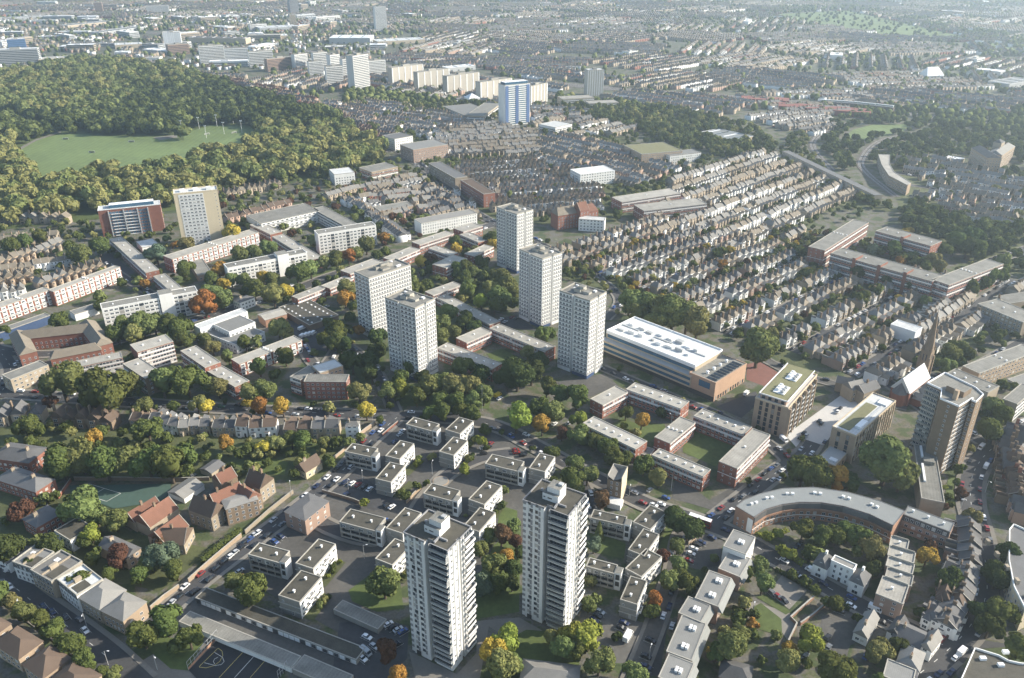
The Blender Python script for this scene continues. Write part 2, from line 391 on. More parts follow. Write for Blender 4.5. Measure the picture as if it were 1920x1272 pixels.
def panel_tower(A, B, W, h, fl, label, ref, nf, nr, L=None, notch=True, blue=None):
    t = Blk('tower_block', label, 'tower block', A, B, W, h, ref=ref, wall='panel_white', roof='gravel_mid', L=L, cap=False)
    bpy.data.objects.remove(t.body); L = t.L; fh = (h-2.5)/fl
    if notch: plan = [(0,.9),(L*.42,.9),(L*.42,2.2),(L*.52,2.2),(L*.52,0),(L,0),(L,W*.45),(L-1.2,W*.45),(L-1.2,W*.55),(L,W*.55),(L,W),(L*.55,W),(L*.55,W-1.2),(L*.45,W-1.2),(L*.45,W),(0,W)]
    else: plan = [(0,0),(L,0),(L,W),(0,W)]
    m = MB(); m.prism(plan, 0, h)
    r = MB(); r.prism([(p[0], p[1]) for p in plan], h, h+.3, 0, top=1)
    y0 = .9 if notch else 0
    for a in ((0,L*.42 if notch else L,y0,y0+.35),(0,.35,y0+.35,W),(L-.35,L,.35,W*.45 if notch else W)): r.box(a[0]-.06,a[1]+.06,a[2]-.06,a[3],h+.3,h+1.1,0)
    if notch: r.box(L*.52,L+.06,-.06,.35,h+.3,h+1.1,0); r.box(L-.35,L+.06,W*.55,W,h+.3,h+1.1,0)
    r.box(.35,L-.35,W-.35,W+.06,h+.3,h+1.1,0)
    r.build('roof', ['concrete','gravel_mid'], t.root)
    p = MB(); p.box(L*.3,L*.5,W*.35,W*.75,h+.3,h+2.6,0,top=1); p.box(L*.5,L*.74,W*.42,W*.6,h+.3,h+1.7,0,top=1); p.box(L*.4,L*.55,W*.45,W*.65,h+2.6,h+4.0,0,top=1)
    pr = p.build('plant_room', ['concrete','gravel_mid'], t.root)
    for a in ((.2,.26,.5,.6,1.4),(.7,.78,.75,.85,1.3),(.12,.2,.8,.86,1.2)):
        v = MB(); v.box(L*a[0],L*a[1],W*a[2],W*a[3],h+.3,h+a[4]); v.build('roof_vent', 'metal_white', pr)
    v = MB(); v.cyl(L*.5,W*.5,h+4,h+7,.07,n=5); v.build('mast', 'metal_grey', pr)
    b = MB(); s = MB()
    for i in range(fl):                     # sills, spandrels of each storey
        z = 2.5+i*fh
        for x0, x1, y in ((0,L*.42,.9),(L*.52,L,0)) if notch else ((0,L,0),):
            b.box(x0,x1,y-.1,y,z,z+.16,bottom=True); s.box(x0+.2,x1-.2,y-.05,y,z+.25,z+.85,bottom=True)
        for y0_, y1_ in ((0,W*.45),(W*.55,W)) if notch else ((0,W),):
            b.box(L,L+.1,y0_,y1_,z,z+.16,bottom=True); s.box(L,L+.05,y0_+.2,y1_-.2,z+.25,z+.85,bottom=True)
        b.box(-.1,0,y0,W,z,z+.16,bottom=True)
    m.add(b, mo=1); m.add(s, mo=2); m.build('wall', ['panel_white','concrete',blue or 'panel_grey'], t.root)
    for i in range(fl):
        z = 2.5+i*fh+.9; wh = fh*.46
        if notch:
            k = nf//2
            for j in range(k): t.wins.append((window_mesh(L*.42/k*.6,wh), (L*.42*(j+.5)/k,.9,z), 0)); t.wins.append((window_mesh(L*.48/k*.6,wh), (L*.52+L*.48*(j+.5)/k,0,z), 0))
            k = nr//2
            for j in range(k):
                for o in (0,.55): t.wins.append((window_mesh(W*.45/k*.6,wh), (L,W*(o+.45*(j+.5)/k),z), math.pi/2))
        else:
            t.row('F', z, nf, L/nf*.6, wh, m0=.2, m1=.2); t.row('R', z, nr, W/nr*.6, wh, m0=.2, m1=.2)
    if notch:
        e = MB(); e.box(L*.52,L+.12,-.12,0,0,2.3); e.box(L,L+.12,0,W*.45,0,2.3); e.build('hoarding', 'hoarding', t.root)
    t.done(); return t
panel_tower(q(5,72,262), q(5,155,300), 35, 45, 15, 'broad white tower slab with a gravel roof, left of five white towers', 'the broad white slab', 4, 16, notch=False)
panel_tower(q(5,240,412), q(5,415,470), 18, 50, 17, 'white panelled tower above dark trees, nearest the road junction', 'the white tower by the junction', 8, 8)
panel_tower(q(2,868,1172), q(2,988,1212), 18, 50, 17, 'tallest-looking white panelled tower, furthest back of the cluster', 'the rearmost white tower', 8, 8)
panel_tower(q(5,995,137), q(5,1132,192), 18.5, 52, 18, 'white panelled tower between the rearmost one and the school one', 'the middle white tower', 8, 8)
panel_tower(q(5,1222,372), q(5,1400,428), 17.5, 53, 18, 'white panelled tower beside the long timber-banded school', 'the white tower beside the school', 8, 8)
# ------------------------------------------------------------------ facades
def fac(t, face, style, fl, fh=2.8, z0=.3):
    ln = t.L if face in 'FB' else t.W
    if style == 'win':
        t.grid(face, fl, fh, z0+.9, max(1, round(ln/3.3)), 1.5, 1.35)
    elif style == 'sparse':
        t.grid(face, fl, fh, z0+.9, max(1, round(ln/6)), 1.3, 1.3)
    elif style == 'end':                         # gable end with a pair of small windows
        t.grid(face, fl, fh, z0+1., max(1, round(ln/5)), .9, 1.0, panes=1)
        t.band(face, z0+fh*(fl//2)-.15, .35, .06, 'panel_white', 'ledge')
    elif style == 'maison':                      # red brick, white window groups, access decks
        for i in range(fl):
            t.row(face, z0+i*fh+.75, max(1, round(ln/2.7)), 1.75, 1.45)
            if i and i % 2 == 0 or i == fl-1 and fl % 2 == 0: t.band(face, z0+i*fh-.35, .9, .35, 'panel_white', 'deck_balustrade')
        t.band(face, t.h-.45, .4, .12, 'panel_white', 'eaves_band')
    elif style == 'rw':                          # white panel bays between red brick piers
        n = max(1, round(ln/4.6)); st = ln/n
        f, rz, _ = face_tf(face, t.L, t.W); k = ('bay', round(st,1), fl, round(fh,1))
        if k not in WC:
            m = MB(); m.box(-st*.32, st*.36, -.09, .02, 0, fl*fh-.3, 0, bottom=True); WC[k] = m.mesh('panel_bay', ['render_white'])
        for i in range(n):
            x, y = f(st*(i+.5), 0); put('panel_bay', WC[k], t.root, (x, y, z0+.2), rz)
        for i in range(fl): t.row(face, z0+i*fh+.8, n, st*.5, 1.35, m0=0, m1=0, panes=3, out=.09)
        for i in range(1, fl, 2): t.band(face, z0+i*fh-.1, .75, .6, 'metal_grey', 'balcony_rail')
    elif style == 'slab':                        # white rendered slab, window strips and balcony recesses
        n = max(2, round(ln/3.4))
        for i in range(fl):
            t.row(face, z0+i*fh+.85, n, 2.3, 1.35, pick=lambda j: j % 4 != 3)
            t.row(face, z0+i*fh+.3, n, 3.0, 2.1, fr='panel_grey', pick=lambda j: j % 4 == 3, panes=3)
        for i in range(1, fl): t.band(face, z0+i*fh-.2, .2, .1, 'concrete', 'ledge')
    elif style == 'strip':                       # ribbon windows
        for i in range(fl):
            t.row(face, z0+i*fh+.95, max(1, round(ln/1.9)), 1.8, 1.4, m0=.3, m1=.3, panes=1)
            t.band(face, z0+i*fh-.1, .95, .12, 'panel_white', 'spandrel_band')
    elif style == 'redstrip':
        for i in range(fl):
            t.row(face, z0+i*fh+.9, max(1, round(ln/2.4)), 2.0, 1.3, m0=.3, m1=.3, panes=2)
            t.band(face, z0+i*fh-.1, .9, .14, 'render_white' if i % 2 else 'brick_red', 'spandrel_band')
    elif style == 'pier':                        # tan brick, full height dark window slots
        n = max(2, round(ln/4.2)); st = ln/n
        f, rz, _ = face_tf(face, t.L, t.W)
        for i in range(fl): t.row(face, z0+i*fh+.2, n, 1.25, fh*.86, fr='dark_metal', m0=0, m1=0, panes=1)
    elif style == 'georg':
        for i in range(fl): t.row(face, z0+i*fh+.8, max(1, round(ln/2.6)), 1.1, 1.7 if i < fl-1 else 1.3)
def blk(name, label, cat, A, B, W, fl, sf=None, sr=None, sl=None, ref=None, fh=2.8, h=None, vents=0, limit=100, **k):
    h = h or fl*fh+.5
    t = Blk(name, label, cat, A, B, W, h, ref=ref, **k)
    for f_, s_ in (('F', sf), ('R', sr), ('L', sl)):
        if s_: fac(t, f_, s_, fl, fh)
    if vents: t.vents(vents, hh=.7)
    t.limit = limit
    return t
def Z(ox, oy, s):
    return lambda x, y: (ox+x/s, oy+y/s)

# ------------------------------------------------------------------ concrete maisonettes round the two towers
def deck_house(A, B, W, label):                    # long block: dark open lower decks, stair box at the right end
    t = Blk('concrete_maisonettes', label, 'maisonette block', A, B, W, 8.6, wall='concrete_dark', roof='gravel_dark', fascia='concrete', para=.45, group='concrete maisonettes round the two towers')
    L = t.L; bpy.data.objects.remove(t.body)
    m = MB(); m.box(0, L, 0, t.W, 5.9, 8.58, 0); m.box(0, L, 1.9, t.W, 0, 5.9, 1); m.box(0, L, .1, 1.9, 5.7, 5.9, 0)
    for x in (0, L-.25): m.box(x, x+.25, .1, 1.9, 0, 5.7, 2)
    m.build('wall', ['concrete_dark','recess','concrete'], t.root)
    n = 4
    for i in range(n):
        p = MB(); p.box(-.18, .18, 0, .3, 0, 5.7); p.build('pier', 'concrete', t.root, (L*(i+.15)/n, .25, 0))
        t.wins.append((window_mesh(1.5,1.2), (L*(i+.5)/n, 0, 6.6), 0)); t.wins.append((window_mesh(1.0,2.0,'render_white'), (L*(i+.25)/n, 0, 6.1), 0))
        t.wins.append((window_mesh(2.4,1.5), (L*(i+.55)/n, 1.9, 3.6), 0)); t.wins.append((window_mesh(2.4,1.6), (L*(i+.55)/n, 1.9, .6), 0))
    for z in (2.75, .0): t.box('deck_balustrade', .25, L-.25, 0, .14, z, z+1.05, 'concrete')
    t.box('deck_slab', .25, L-.25, .14, 1.9, 2.5, 2.75, 'concrete_dark')
    t.row('R', 6.7, 2, 1.3, 1.2); t.row('R', 3.7, 2, 1.3, 1.2)
    s = t.box('stair_tower', L+.02, L+2.8, .4, 4.6, 0, 9.3, 'render_white', top='gravel_mid')
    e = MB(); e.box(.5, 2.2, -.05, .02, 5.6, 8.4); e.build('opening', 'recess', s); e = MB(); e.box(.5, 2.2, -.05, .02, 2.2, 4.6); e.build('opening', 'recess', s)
    t.vents(2, 1); return t.done()
def square_house(A, B, W, label):                  # cube of concrete panels, white balcony side to the right
    t = Blk('concrete_maisonettes', label, 'maisonette block', A, B, W, 8.8, wall='concrete_dark', roof='gravel_dark', fascia='concrete', para=.45, group='concrete maisonettes round the two towers')
    L, Wd = t.L, t.W
    for z in (2.7, 5.6): t.band('F', z, .3, .35, 'concrete', 'ledge', -.3, L); t.band('R', z, .3, .2, 'render_white', 'ledge')
    m = MB(); m.box(0, Wd, -.06, .02, 0, 8.5, bottom=True); m.build('side_panel', 'panel_white', t.root, (L, 0, 0), math.pi/2)
    for z in (.8, 3.6, 6.5):
        for i, x in enumerate((.12,.3,.5,.68,.88)): t.wins.append((window_mesh(1.3 if i % 2 else 1.8, 1.3), (L+.06, Wd*x, z), math.pi/2))
    t.wins.append((window_mesh(.9,1.9,'render_white'), (L*.62, 0, .5), 0)); t.wins.append((window_mesh(.9,1.0), (L*.2, 0, 6.4), 0))
    t.balcony('R', Wd*.25, 3.0, 3.4, 1.3, 'render_white'); t.balcony('R', Wd*.72, 3.0, 3.4, 1.3, 'render_white'); t.balcony('R', Wd*.5, 5.9, 4.0, 1.0, 'render_white')
    t.vents(1, 2, rows=2); return t.done()
Zq = Z(600,780,6.36)
CM = [('d',Zq(1025,105),Zq(1335,190),Zq(1430,105),'nearest the tree belt, beside the pale access road'),
('s',Zq(1495,170),Zq(1670,222),Zq(1835,70),'furthest back, under the dark tree belt'),
('s',Zq(1420,430),Zq(1595,480),Zq(1772,305),'above a round planter in the paved yard'),
('d',Zq(293,432),Zq(605,497),Zq(718,400),'above the shaded car park of the concrete estate'),
('s',Zq(780,482),Zq(950,525),Zq(1150,345),'between two deck blocks and the small golden tree'),
('s',Zq(660,755),Zq(845,800),Zq(1052,608),'at the end of the row of parked cars'),
('d',Zq(1230,932),Zq(1575,1025),Zq(1685,900),'just below the round planter'),
('d',q(8,808,68),q(8,992,112),q(8,1045,60),'behind the top of the right foreground tower'),
('s',q(8,1055,92),q(8,1145,115),q(8,1212,32),'with bushes to its right behind the right tower'),
('s',q(8,715,268),q(8,805,300),q(8,890,188),'between both foreground towers, upper of two'),
('s',q(8,685,420),q(8,775,452),q(8,862,342),'between both foreground towers, lower of two'),
('d',q(8,-12,395),q(8,190,448),q(8,240,370),'left of the left tower, below the parked blue car'),
('s',q(8,250,430),q(8,345,462),q(8,452,345),'partly hidden behind the left tower roof'),
('s',q(8,190,602),q(8,287,640),q(8,385,520),'touching the left edge of the left tower'),
('d',q(8,1400,372),q(8,1590,415),q(8,1630,372),'right of the right tower, below the wedge building'),
('s',q(8,1640,395),q(8,1738,440),q(8,1777,318),'facing the red bus stop, right of the right tower'),
('s',q(8,1612,552),q(8,1703,588),q(8,1765,458),'second down in the stepped line right of the tower'),
('s',q(8,1596,657),q(8,1688,707),q(8,1742,560),'third down in the stepped line right of the tower'),
('d',q(8,1375,645),q(8,1535,688),q(8,1563,640),'with white stair box beside the right tower trees'),
('s',q(8,1568,832),q(8,1665,862),q(8,1728,730),'lowest of the stepped line, beside the white van'),
('d',q(7,1395,578),q(7,1570,627),q(7,1640,562),'left of a yellowing tree near the garages'),
('s',q(7,1662,628),q(7,1762,660),q(7,1882,518),'upper right of the three nearest the garages'),
('s',q(7,1565,808),q(7,1685,848),q(7,1805,703),'nearest the long garage row'),]
for k_, A_, B_, C_, l_ in CM:
    (deck_house if k_ == 'd' else square_house)(A_, B_, C_, ('concrete deck maisonettes ' if k_ == 'd' else 'square concrete maisonettes ')+l_)
for r_, x_, y_ in (('the concrete car park', 690, 900), ('the round planter', 815, 910), ('the stepped concrete blocks', 1195, 1060), ('the garage rows', 520, 1170)):
    u_ = U(x_, y_); MARKS.append((r_, u_[0], u_[1], 0))

# ------------------------------------------------------------------ red brick maisonettes, right of centre
Zr = Z(1080,560,3.742); G1 = 'red brick maisonette blocks round the green courts'
T = []
def mb(label, A, B, C, fl=3, sf='maison', sr='end', ref=None, **k):
    t = blk('maisonette_block', label, 'maisonette block', A, B, C, fl, sf, sr, ref=ref, vents=k.pop('vents', 4), wall=k.pop('wall', 'brick_red'), roof=k.pop('roof', 'gravel'), **k); T.append(t); return t
mb('long red brick maisonettes with shaded front behind dark round trees', Zr(42,882), Zr(418,1062), Zr(495,1003), ref='the long brick maisonettes', vents=7)
mb('red brick maisonettes with bright end wall above the pale road corner', Zr(530,1102), Zr(893,1255), Zr(972,1215), vents=6, ref='the brick block at the corner')
mb('broad red brick maisonettes with white sunlit side beside parked cars', Zr(1002,1146), Zr(1130,1198), Zr(1410,978), 4, 'end', 'maison', ref='the broad brick maisonettes', vents=1)
mb('red brick maisonettes dividing the two green courts', Zr(550,976), Zr(660,1022), Zr(858,882), 3, 'end', 'maison')
mb('red brick maisonettes along the school road, right of the pair', Zr(825,828), Zr(1175,962), Zr(1245,908), vents=6)
mb('red brick maisonettes along the school road, left of the pair', Zr(350,640), Zr(735,778), Zr(802,728), vents=6, ref='the maisonettes by the school road')
mb('red brick maisonettes with blank end wall left of the green court', Zr(100,707), Zr(188,752), Zr(345,650), 3, 'end', 'maison', vents=1)
mb('low concrete link building between red brick maisonettes', Zr(415,1082), Zr(515,1112), Zr(575,1068), 1, None, None, vents=0, roof='gravel_mid')
# middle courtyard beside the white towers
mb('courtyard maisonettes with long shaded front below the small green', q(5,540,688), q(5,848,808), q(5,912,778), ref='the courtyard maisonettes', vents=7)
mb('short red brick maisonettes closing the left of the courtyard', q(5,645,632), q(5,705,660), q(5,832,592), 3, 'end', 'maison', vents=1)
mb('red brick maisonettes along the top of the courtyard', q(5,832,578), q(5,1148,708), q(5,1208,680), vents=7)
mb('low brick maisonettes under trees behind the courtyard', q(5,520,398), q(5,835,560), q(5,888,535), 2, vents=6)
mb('red brick maisonettes with pale roof between two white towers', q(5,470,372), q(5,515,392), q(5,662,328), 3, 'end', 'maison', vents=1)
# the group behind
mb('dark brick maisonettes with wide roof near the tall white tower', q(5,512,218), q(5,590,240), q(5,725,190), 4, 'end', 'maison', vents=1)
mb('red brick maisonettes left of the rearmost white tower', q(5,692,158), q(5,745,172), q(5,868,122), 3, 'end', 'maison', vents=1)
mb('short brick maisonettes facing left near an orange tree', q(5,490,128), q(5,610,170), q(5,660,155), 3, vents=2)
mb('brick maisonettes behind a golden tree by the rearmost tower', q(5,665,50), q(5,770,95), q(5,818,78), 3, vents=2)
mb('small brick maisonettes at the very back of their group', q(5,630,15), q(5,685,35), q(5,790,0), 3, 'end', 'maison', vents=1)
mb('brick maisonettes with long sunlit side beside a garden square', q(5,395,92), q(5,440,108), q(5,622,40), 3, 'end', 'maison', vents=1)
mb('brick maisonettes reaching down toward the bare orange tree', q(5,235,182), q(5,290,198), q(5,432,130), 3, 'end', 'maison', vents=1)
mb('brick maisonettes left of the broad white slab, upper', q(5,-5,252), q(5,50,272), q(5,215,198), 3, 'end', 'maison', vents=1)
mb('brick maisonettes left of the broad white slab, lower', q(4,1805,338), q(4,1855,355), q(5,75,300), 2, 'end', 'maison', vents=1)
mb('flat roofed brick maisonettes beside the planted boulevard', q(4,1640,398), q(4,1675,412), q(4,1812,345), 3, 'end', 'maison', vents=1)
# left centre
mb('stepped brick flats, upper half, beside the white slab', q(4,1015,705), q(4,1152,800), q(4,1237,765), 4, 'redstrip', 'end', ref='the stepped brick flats')
mb('stepped brick flats, lower half, above orange trees', q(4,1162,818), q(4,1320,908), q(4,1408,875), 3, 'redstrip', 'end')
mb('long pale roofed brick maisonettes with sunny side beside a big tree', q(4,1300,752), q(4,1345,780), q(4,1702,645), 3, 'end', 'rw', ref='the long pale roofed maisonettes')
mb('thin brick maisonette wing running down from the glass apartment house', q(4,615,75), q(4,820,265), q(4,892,245), 3, 'maison', 'end', vents=6, ref='the thin brick wing')
mb('brick maisonette wing joining the white slab flats', q(4,862,285), q(4,955,365), q(4,1020,345), 3, 'maison', None, vents=3)
mb('red and white maisonettes with gridded sunny front, left group top', q(4,268,362), q(4,300,372), q(4,768,258), 4, None, 'rw', wall='brick_red', ref='the red and white maisonettes')
mb('red and white maisonettes running out of the left edge', q(4,-80,460), q(4,-40,475), q(4,345,380), 4, None, 'rw')
mb('red and white four storey maisonettes below the cream tower', q(4,918,170), q(4,968,190), q(4,1535,65), 4, 'end', 'rw', ref='the maisonettes below the cream tower')
mb('brick maisonette wing running down behind the white slab flats', q(4,1530,62), q(4,1745,195), q(4,1810,175), 3, 'maison', None, vents=6)
mb('brick maisonette wing beside the cream tower car park', q(4,1405,-5), q(4,1520,50), q(4,1580,30), 3, 'maison', None)
for t in T: t.done()
# ------------------------------------------------------------------ free plans, pitched roofs
class PolyB(Blk):
    def __init__(s, name, label, cat, pts, h, ref=None, wall='brick_red', roof='gravel', fascia='concrete', para=.5, group=None, world=False):
        P = pts if world else [U(x, y, h) for x, y in pts]
        s.a = P[0]; s.rz = 0.0; s.h = h; s.wins = []; s.limit = 100
        s.P = [(p[0]-P[0][0], p[1]-P[0][1]) for p in P]; P = s.P
        s.root = thing(name, '', cat, (s.a[0], s.a[1], 0), 0, label=label, group=group)
        cx = sum(p[0] for p in P)/len(P); cy = sum(p[1] for p in P)/len(P)
        if ref: MARKS.append((ref, s.a[0]+cx, s.a[1]+cy, 0))
        s.L = max(p[0] for p in P); s.W = max(p[1] for p in P)
        m = MB(); m.prism(P, 0, h-.02); s.body = m.build('wall', wall, s.root)
        r = MB(); r.prism([(p[0], p[1]) for p in P], h, h+.12, 0, top=1)
        for i in range(len(P)):
            a, b = Vector((*P[i], h)), Vector((*P[(i+1)%len(P)], h)); d = (b-a).normalized(); n = Vector((-d.y, d.x, 0))*.35; o = -n*.15; u = Vector((0,0,para))
            r.poly([a+o, b+o, b+o+u, a+o+u], 0); r.poly([b+n, a+n, a+n+u, b+n+u], 0); r.poly([a+o+u, b+o+u, b+n+u, a+n+u], 0)
        s.roof = r.build('roof', [fascia, roof], s.root)
    def e(s, i):
        a, b = s.P[i], s.P[(i+1)%len(s.P)]; d = (b[0]-a[0], b[1]-a[1]); ln = math.hypot(*d); return a, (d[0]/ln, d[1]/ln), ln, math.atan2(d[1], d[0])
    def er(s, i, z, n, w, h, fr='metal_white', gl='glass', panes=2, m0=.5, m1=.5):
        a, d, ln, rz = s.e(i); st = (ln-m0-m1)/n
        for j in range(n):
            k = m0+st*(j+.5); s.wins.append((window_mesh(min(w, st*.95), h, fr, gl, panes), (a[0]+d[0]*k, a[1]+d[1]*k, z), rz))
    def eb(s, i, z, h, out, mt, name='spandrel_band'):
        a, d, ln, rz = s.e(i); m = MB(); m.box(0, ln, -out, .02, 0, h, bottom=True); return m.build(name, mt, s.root, (a[0], a[1], z), rz)
    def ebal(s, i, c, z, w, d_=1.4, mt='metal_white', slab='concrete'):
        a, d, ln, rz = s.e(i); key = ('pbalc', round(w,1), d_, mt)
        if key not in WC:
            m = MB(); m.box(-w/2, w/2, -d_, .02, -.2, 0, 1, bottom=True); m.box(-w/2, w/2, -d_, -d_+.08, 0, 1.0, 0); m.box(-w/2, -w/2+.08, -d_+.08, 0, 0, 1.0, 0); m.box(w/2-.08, w/2, -d_+.08, 0, 0, 1.0, 0)
            WC[key] = m.mesh('balcony', [mt, slab])
        put('balcony', WC[key], s.root, (a[0]+d[0]*c, a[1]+d[1]*c, z), rz)
def gable_wing(root, a0, P, Q, wd, eave, ridge, wall, roof, hip=0.0, parapet=None, wins=0, chim=0):
    """one pitched wing: P, Q = ends of its ridge in the thing's frame"""
    ln = math.hypot(Q[0]-P[0], Q[1]-P[1]); rz = math.atan2(Q[1]-P[1], Q[0]-P[0])
    m = MB(); m.box(0, ln, -wd/2, wd/2, 0, eave)
    if hip == 0:
        for x in (0, ln): m.poly([(x,-wd/2,eave),(x,wd/2,eave),(x,0,ridge-.15)] if x else [(x,wd/2,eave),(x,-wd/2,eave),(x,0,ridge-.15)])
    wl = m.build('wall', wall, root, (P[0], P[1], 0), rz)
    r = MB(); r.hip(0, ln, -wd/2, wd/2, eave+.02, ridge, ov=.3 if hip else .15, hip=hip)
    if parapet:
        for x in (-.2, ln-.05): 
            r.poly([(x,-wd/2-.2,eave+.1),(x,0,ridge+.25),(x+.25,0,ridge+.25),(x+.25,-wd/2-.2,eave+.1)],1); r.poly([(x+.25,wd/2+.2,eave+.1),(x+.25,0,ridge+.25),(x,0,ridge+.25),(x,wd/2+.2,eave+.1)],1)
    ro = r.build('roof', [roof, parapet or 'concrete'], root, (P[0], P[1], 0), rz)
    for i in range(chim):
        x = ln*(i+.5)/chim; c = MB(); c.box(x-.5, x+.5, -.5, .5, eave, ridge+1.6); c.box(x-.6, x+.6, -.6, .6, ridge+1.6, ridge+1.85, 0, bottom=True)
        for k in (-.25, .25): c.cyl(x+k, 0, ridge+1.85, ridge+2.4, .14, n=6, mi=1)
        c.build('chimney', ['brick_brown', 'brick_orange'], ro)
    fl = max(1, int(eave/3.1)); c_, s_ = math.cos(rz), math.sin(rz)
    def tr(x, y, z): return (P[0]+x*c_-y*s_, P[1]+x*s_+y*c_, z)
    if wins:
        n = max(1, int(ln/3.0))
        for f in range(fl):
            for i in range(n):
                put('window', window_mesh(1.2,1.7), root, tr(ln*(i+.5)/n, -wd/2, 1+f*3.1), rz)
            for i in range(max(1, int(wd/3))):
                put('window', window_mesh(1.2,1.7), root, tr(ln, -wd/2+wd*(i+.5)/max(1,int(wd/3)), 1+f*3.1), rz+math.pi/2)
    return wl, ro
def winged(name, label, cat, px, wings, ref=None, group=None):
    """wings: (P pixel, Q pixel of the ridge at its height, width, eave, ridge, wall, roof, hip, wins, chimneys)"""
    o = U(px[0], px[1]); root = thing(name, '', cat, (o[0], o[1], 0), label=label, group=group)
    if ref: MARKS.append((ref, o[0], o[1], 0))
    for P, Q, wd, ea, ri, wl, ro, hp, wn, ch in wings:
        p = U(P[0], P[1], ri); k = U(Q[0], Q[1], ri)
        gable_wing(root, o, (p[0]-o[0], p[1]-o[1]), (k[0]-o[0], k[1]-o[1]), wd, ea, ri, wl, ro, hp, 'concrete' if hp == 0 else None, wn, ch)
    return root
def hiphouse(name, label, cat, A, B, Cc, eave, ridge, wall, roof, ref=None, sf='win', sr='win', fl=2, hip=1.0, axis=None, chim=1, white_hips=True, group=None):
    t = Blk(name, label, cat, A, B, Cc, eave, ref=ref, wall=wall, cap=False, group=group)
    ax = axis or ('x' if t.L > t.W else 'y')
    r = MB(); r.hip(0, t.L, 0, t.W, eave, ridge, ov=.35, hip=hip, axis=ax); ro = r.build('roof', roof, t.root)
    if hip == 0:
        g = MB()
        if ax == 'x':
            for x in (0, t.L): g.poly([(x,0,eave-.1),(x,t.W,eave-.1),(x,t.W/2,ridge-.15)])
        else:
            for y in (0, t.W): g.poly([(0,y,eave-.1),(t.L,y,eave-.1),(t.L/2,y,ridge-.15)])
        g.build('gable', wall, t.root)
    for i in range(chim):
        c = MB(); x = t.L*(.25+.5*i) if ax == 'x' else t.L/2; y = t.W/2 if ax == 'x' else t.W*(.3+.4*i)
        c.box(x-.45,x+.45,y-.9,y+.9,eave,ridge+1.3); c.cyl(x,y-.4,ridge+1.3,ridge+1.9,.16,n=6,mi=1); c.cyl(x,y+.4,ridge+1.3,ridge+1.9,.16,n=6,mi=1); c.build('chimney', ['brick_stock','brick_orange'], ro)
    for f_, s_ in (('F',sf),('R',sr)):
        if s_: fac(t, f_, s_, fl, 2.9)
    return t.done()

# ------------------------------------------------------------------ the long school with the timber hall
t = Blk('school_building', 'long modern school with buff bands, blue glass and cluttered white roof', 'school', Zr(215,232), Zr(838,482), Zr(1035,372), 15.5, ref='the timber-banded school', wall='panel_buff', roof='membrane_white', fascia='metal_white', para=1.3)
L, W = t.L, t.W
m = MB(); m.box(-1, L+.5, -4.5, -.02, 3.2, 11.2, 0, top=1); m.build('lower_storeys', ['panel_buff','metal_grey'], t.root)
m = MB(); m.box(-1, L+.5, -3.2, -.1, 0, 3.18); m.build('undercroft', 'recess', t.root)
def strip(t, x0, x1, y, z, h, n, gl='glass_blue'):
    for i in range(n): t.wins.append((window_mesh((x1-x0)/n, h, 'dark_metal', gl, 2), (x0+(x1-x0)*(i+.5)/n, y, z), 0))
strip(t, 1, L-1, 0, 12.0, 2.2, 22); strip(t, 0, L, -4.5, 8.0, 1.9, 24); strip(t, 0, L, -4.5, 4.4, 1.9, 24)
t.band('F', 14.5, .9, .25, 'metal_white', 'fascia_band')
rr = random.Random(3)
for i in range(16):
    x = L*(.1+.85*(i//2)/8)+rr.uniform(-1,1); y = W*(.3 if i % 2 else .62)+rr.uniform(-1.5,1.5); a, c, h = rr.uniform(2,5.5), rr.uniform(1.2,3.2), rr.uniform(.8,2.2)
    t.box('roof_plant', x-a/2, x+a/2, y-c/2, y+c/2, 15.9, 15.9+h, ('metal_white','metal_grey','panel_white')[i%3])
for x in (L*.12, L*.5, L*.86): t.box('duct', x-7, x+7, W*.48, W*.52, 16.0, 16.5, 'metal_grey')
t.done()
t = Blk('school_hall', 'timber-clad school hall with solar panels and four white roof cowls', 'school hall', Zr(795,522), Zr(980,598), Zr(1203,463), 12.5, ref='the timber school hall', wall='timber', roof='gravel_mid', fascia='timber', para=.6)
L, W = t.L, t.W
t.wins.append((window_mesh(L*.42,4.2,'dark_metal','glass_blue',4), (L*.6,0,7.0), 0))
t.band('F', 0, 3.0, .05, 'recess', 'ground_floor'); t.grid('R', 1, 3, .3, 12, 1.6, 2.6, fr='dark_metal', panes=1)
for i in range(4):
    m = MB(); m.cyl(0,0,0,1.5,.9,.75,n=10); m.cyl(0,0,1.5,1.9,1.1,.3,n=10); m.build('roof_cowl', 'metal_white', t.root, (L*.45, W*(.2+.2*i), 12.7))
sp = MB(); sp.poly([(-1.6,-.8,.25),(1.6,-.8,.25),(1.6,.8,.75),(-1.6,.8,.75)]); sp.poly([(-1.6,.8,0),(-1.6,.8,.75),(1.6,.8,.75),(1.6,.8,0)]); sp = sp.mesh('solar_panel', ['glass'])
for i in range(9):
    for j in range(2): put('solar_panel', sp, t.root, (L*(.68+.17*j), W*(.08+.098*i), 12.7))
t.done()

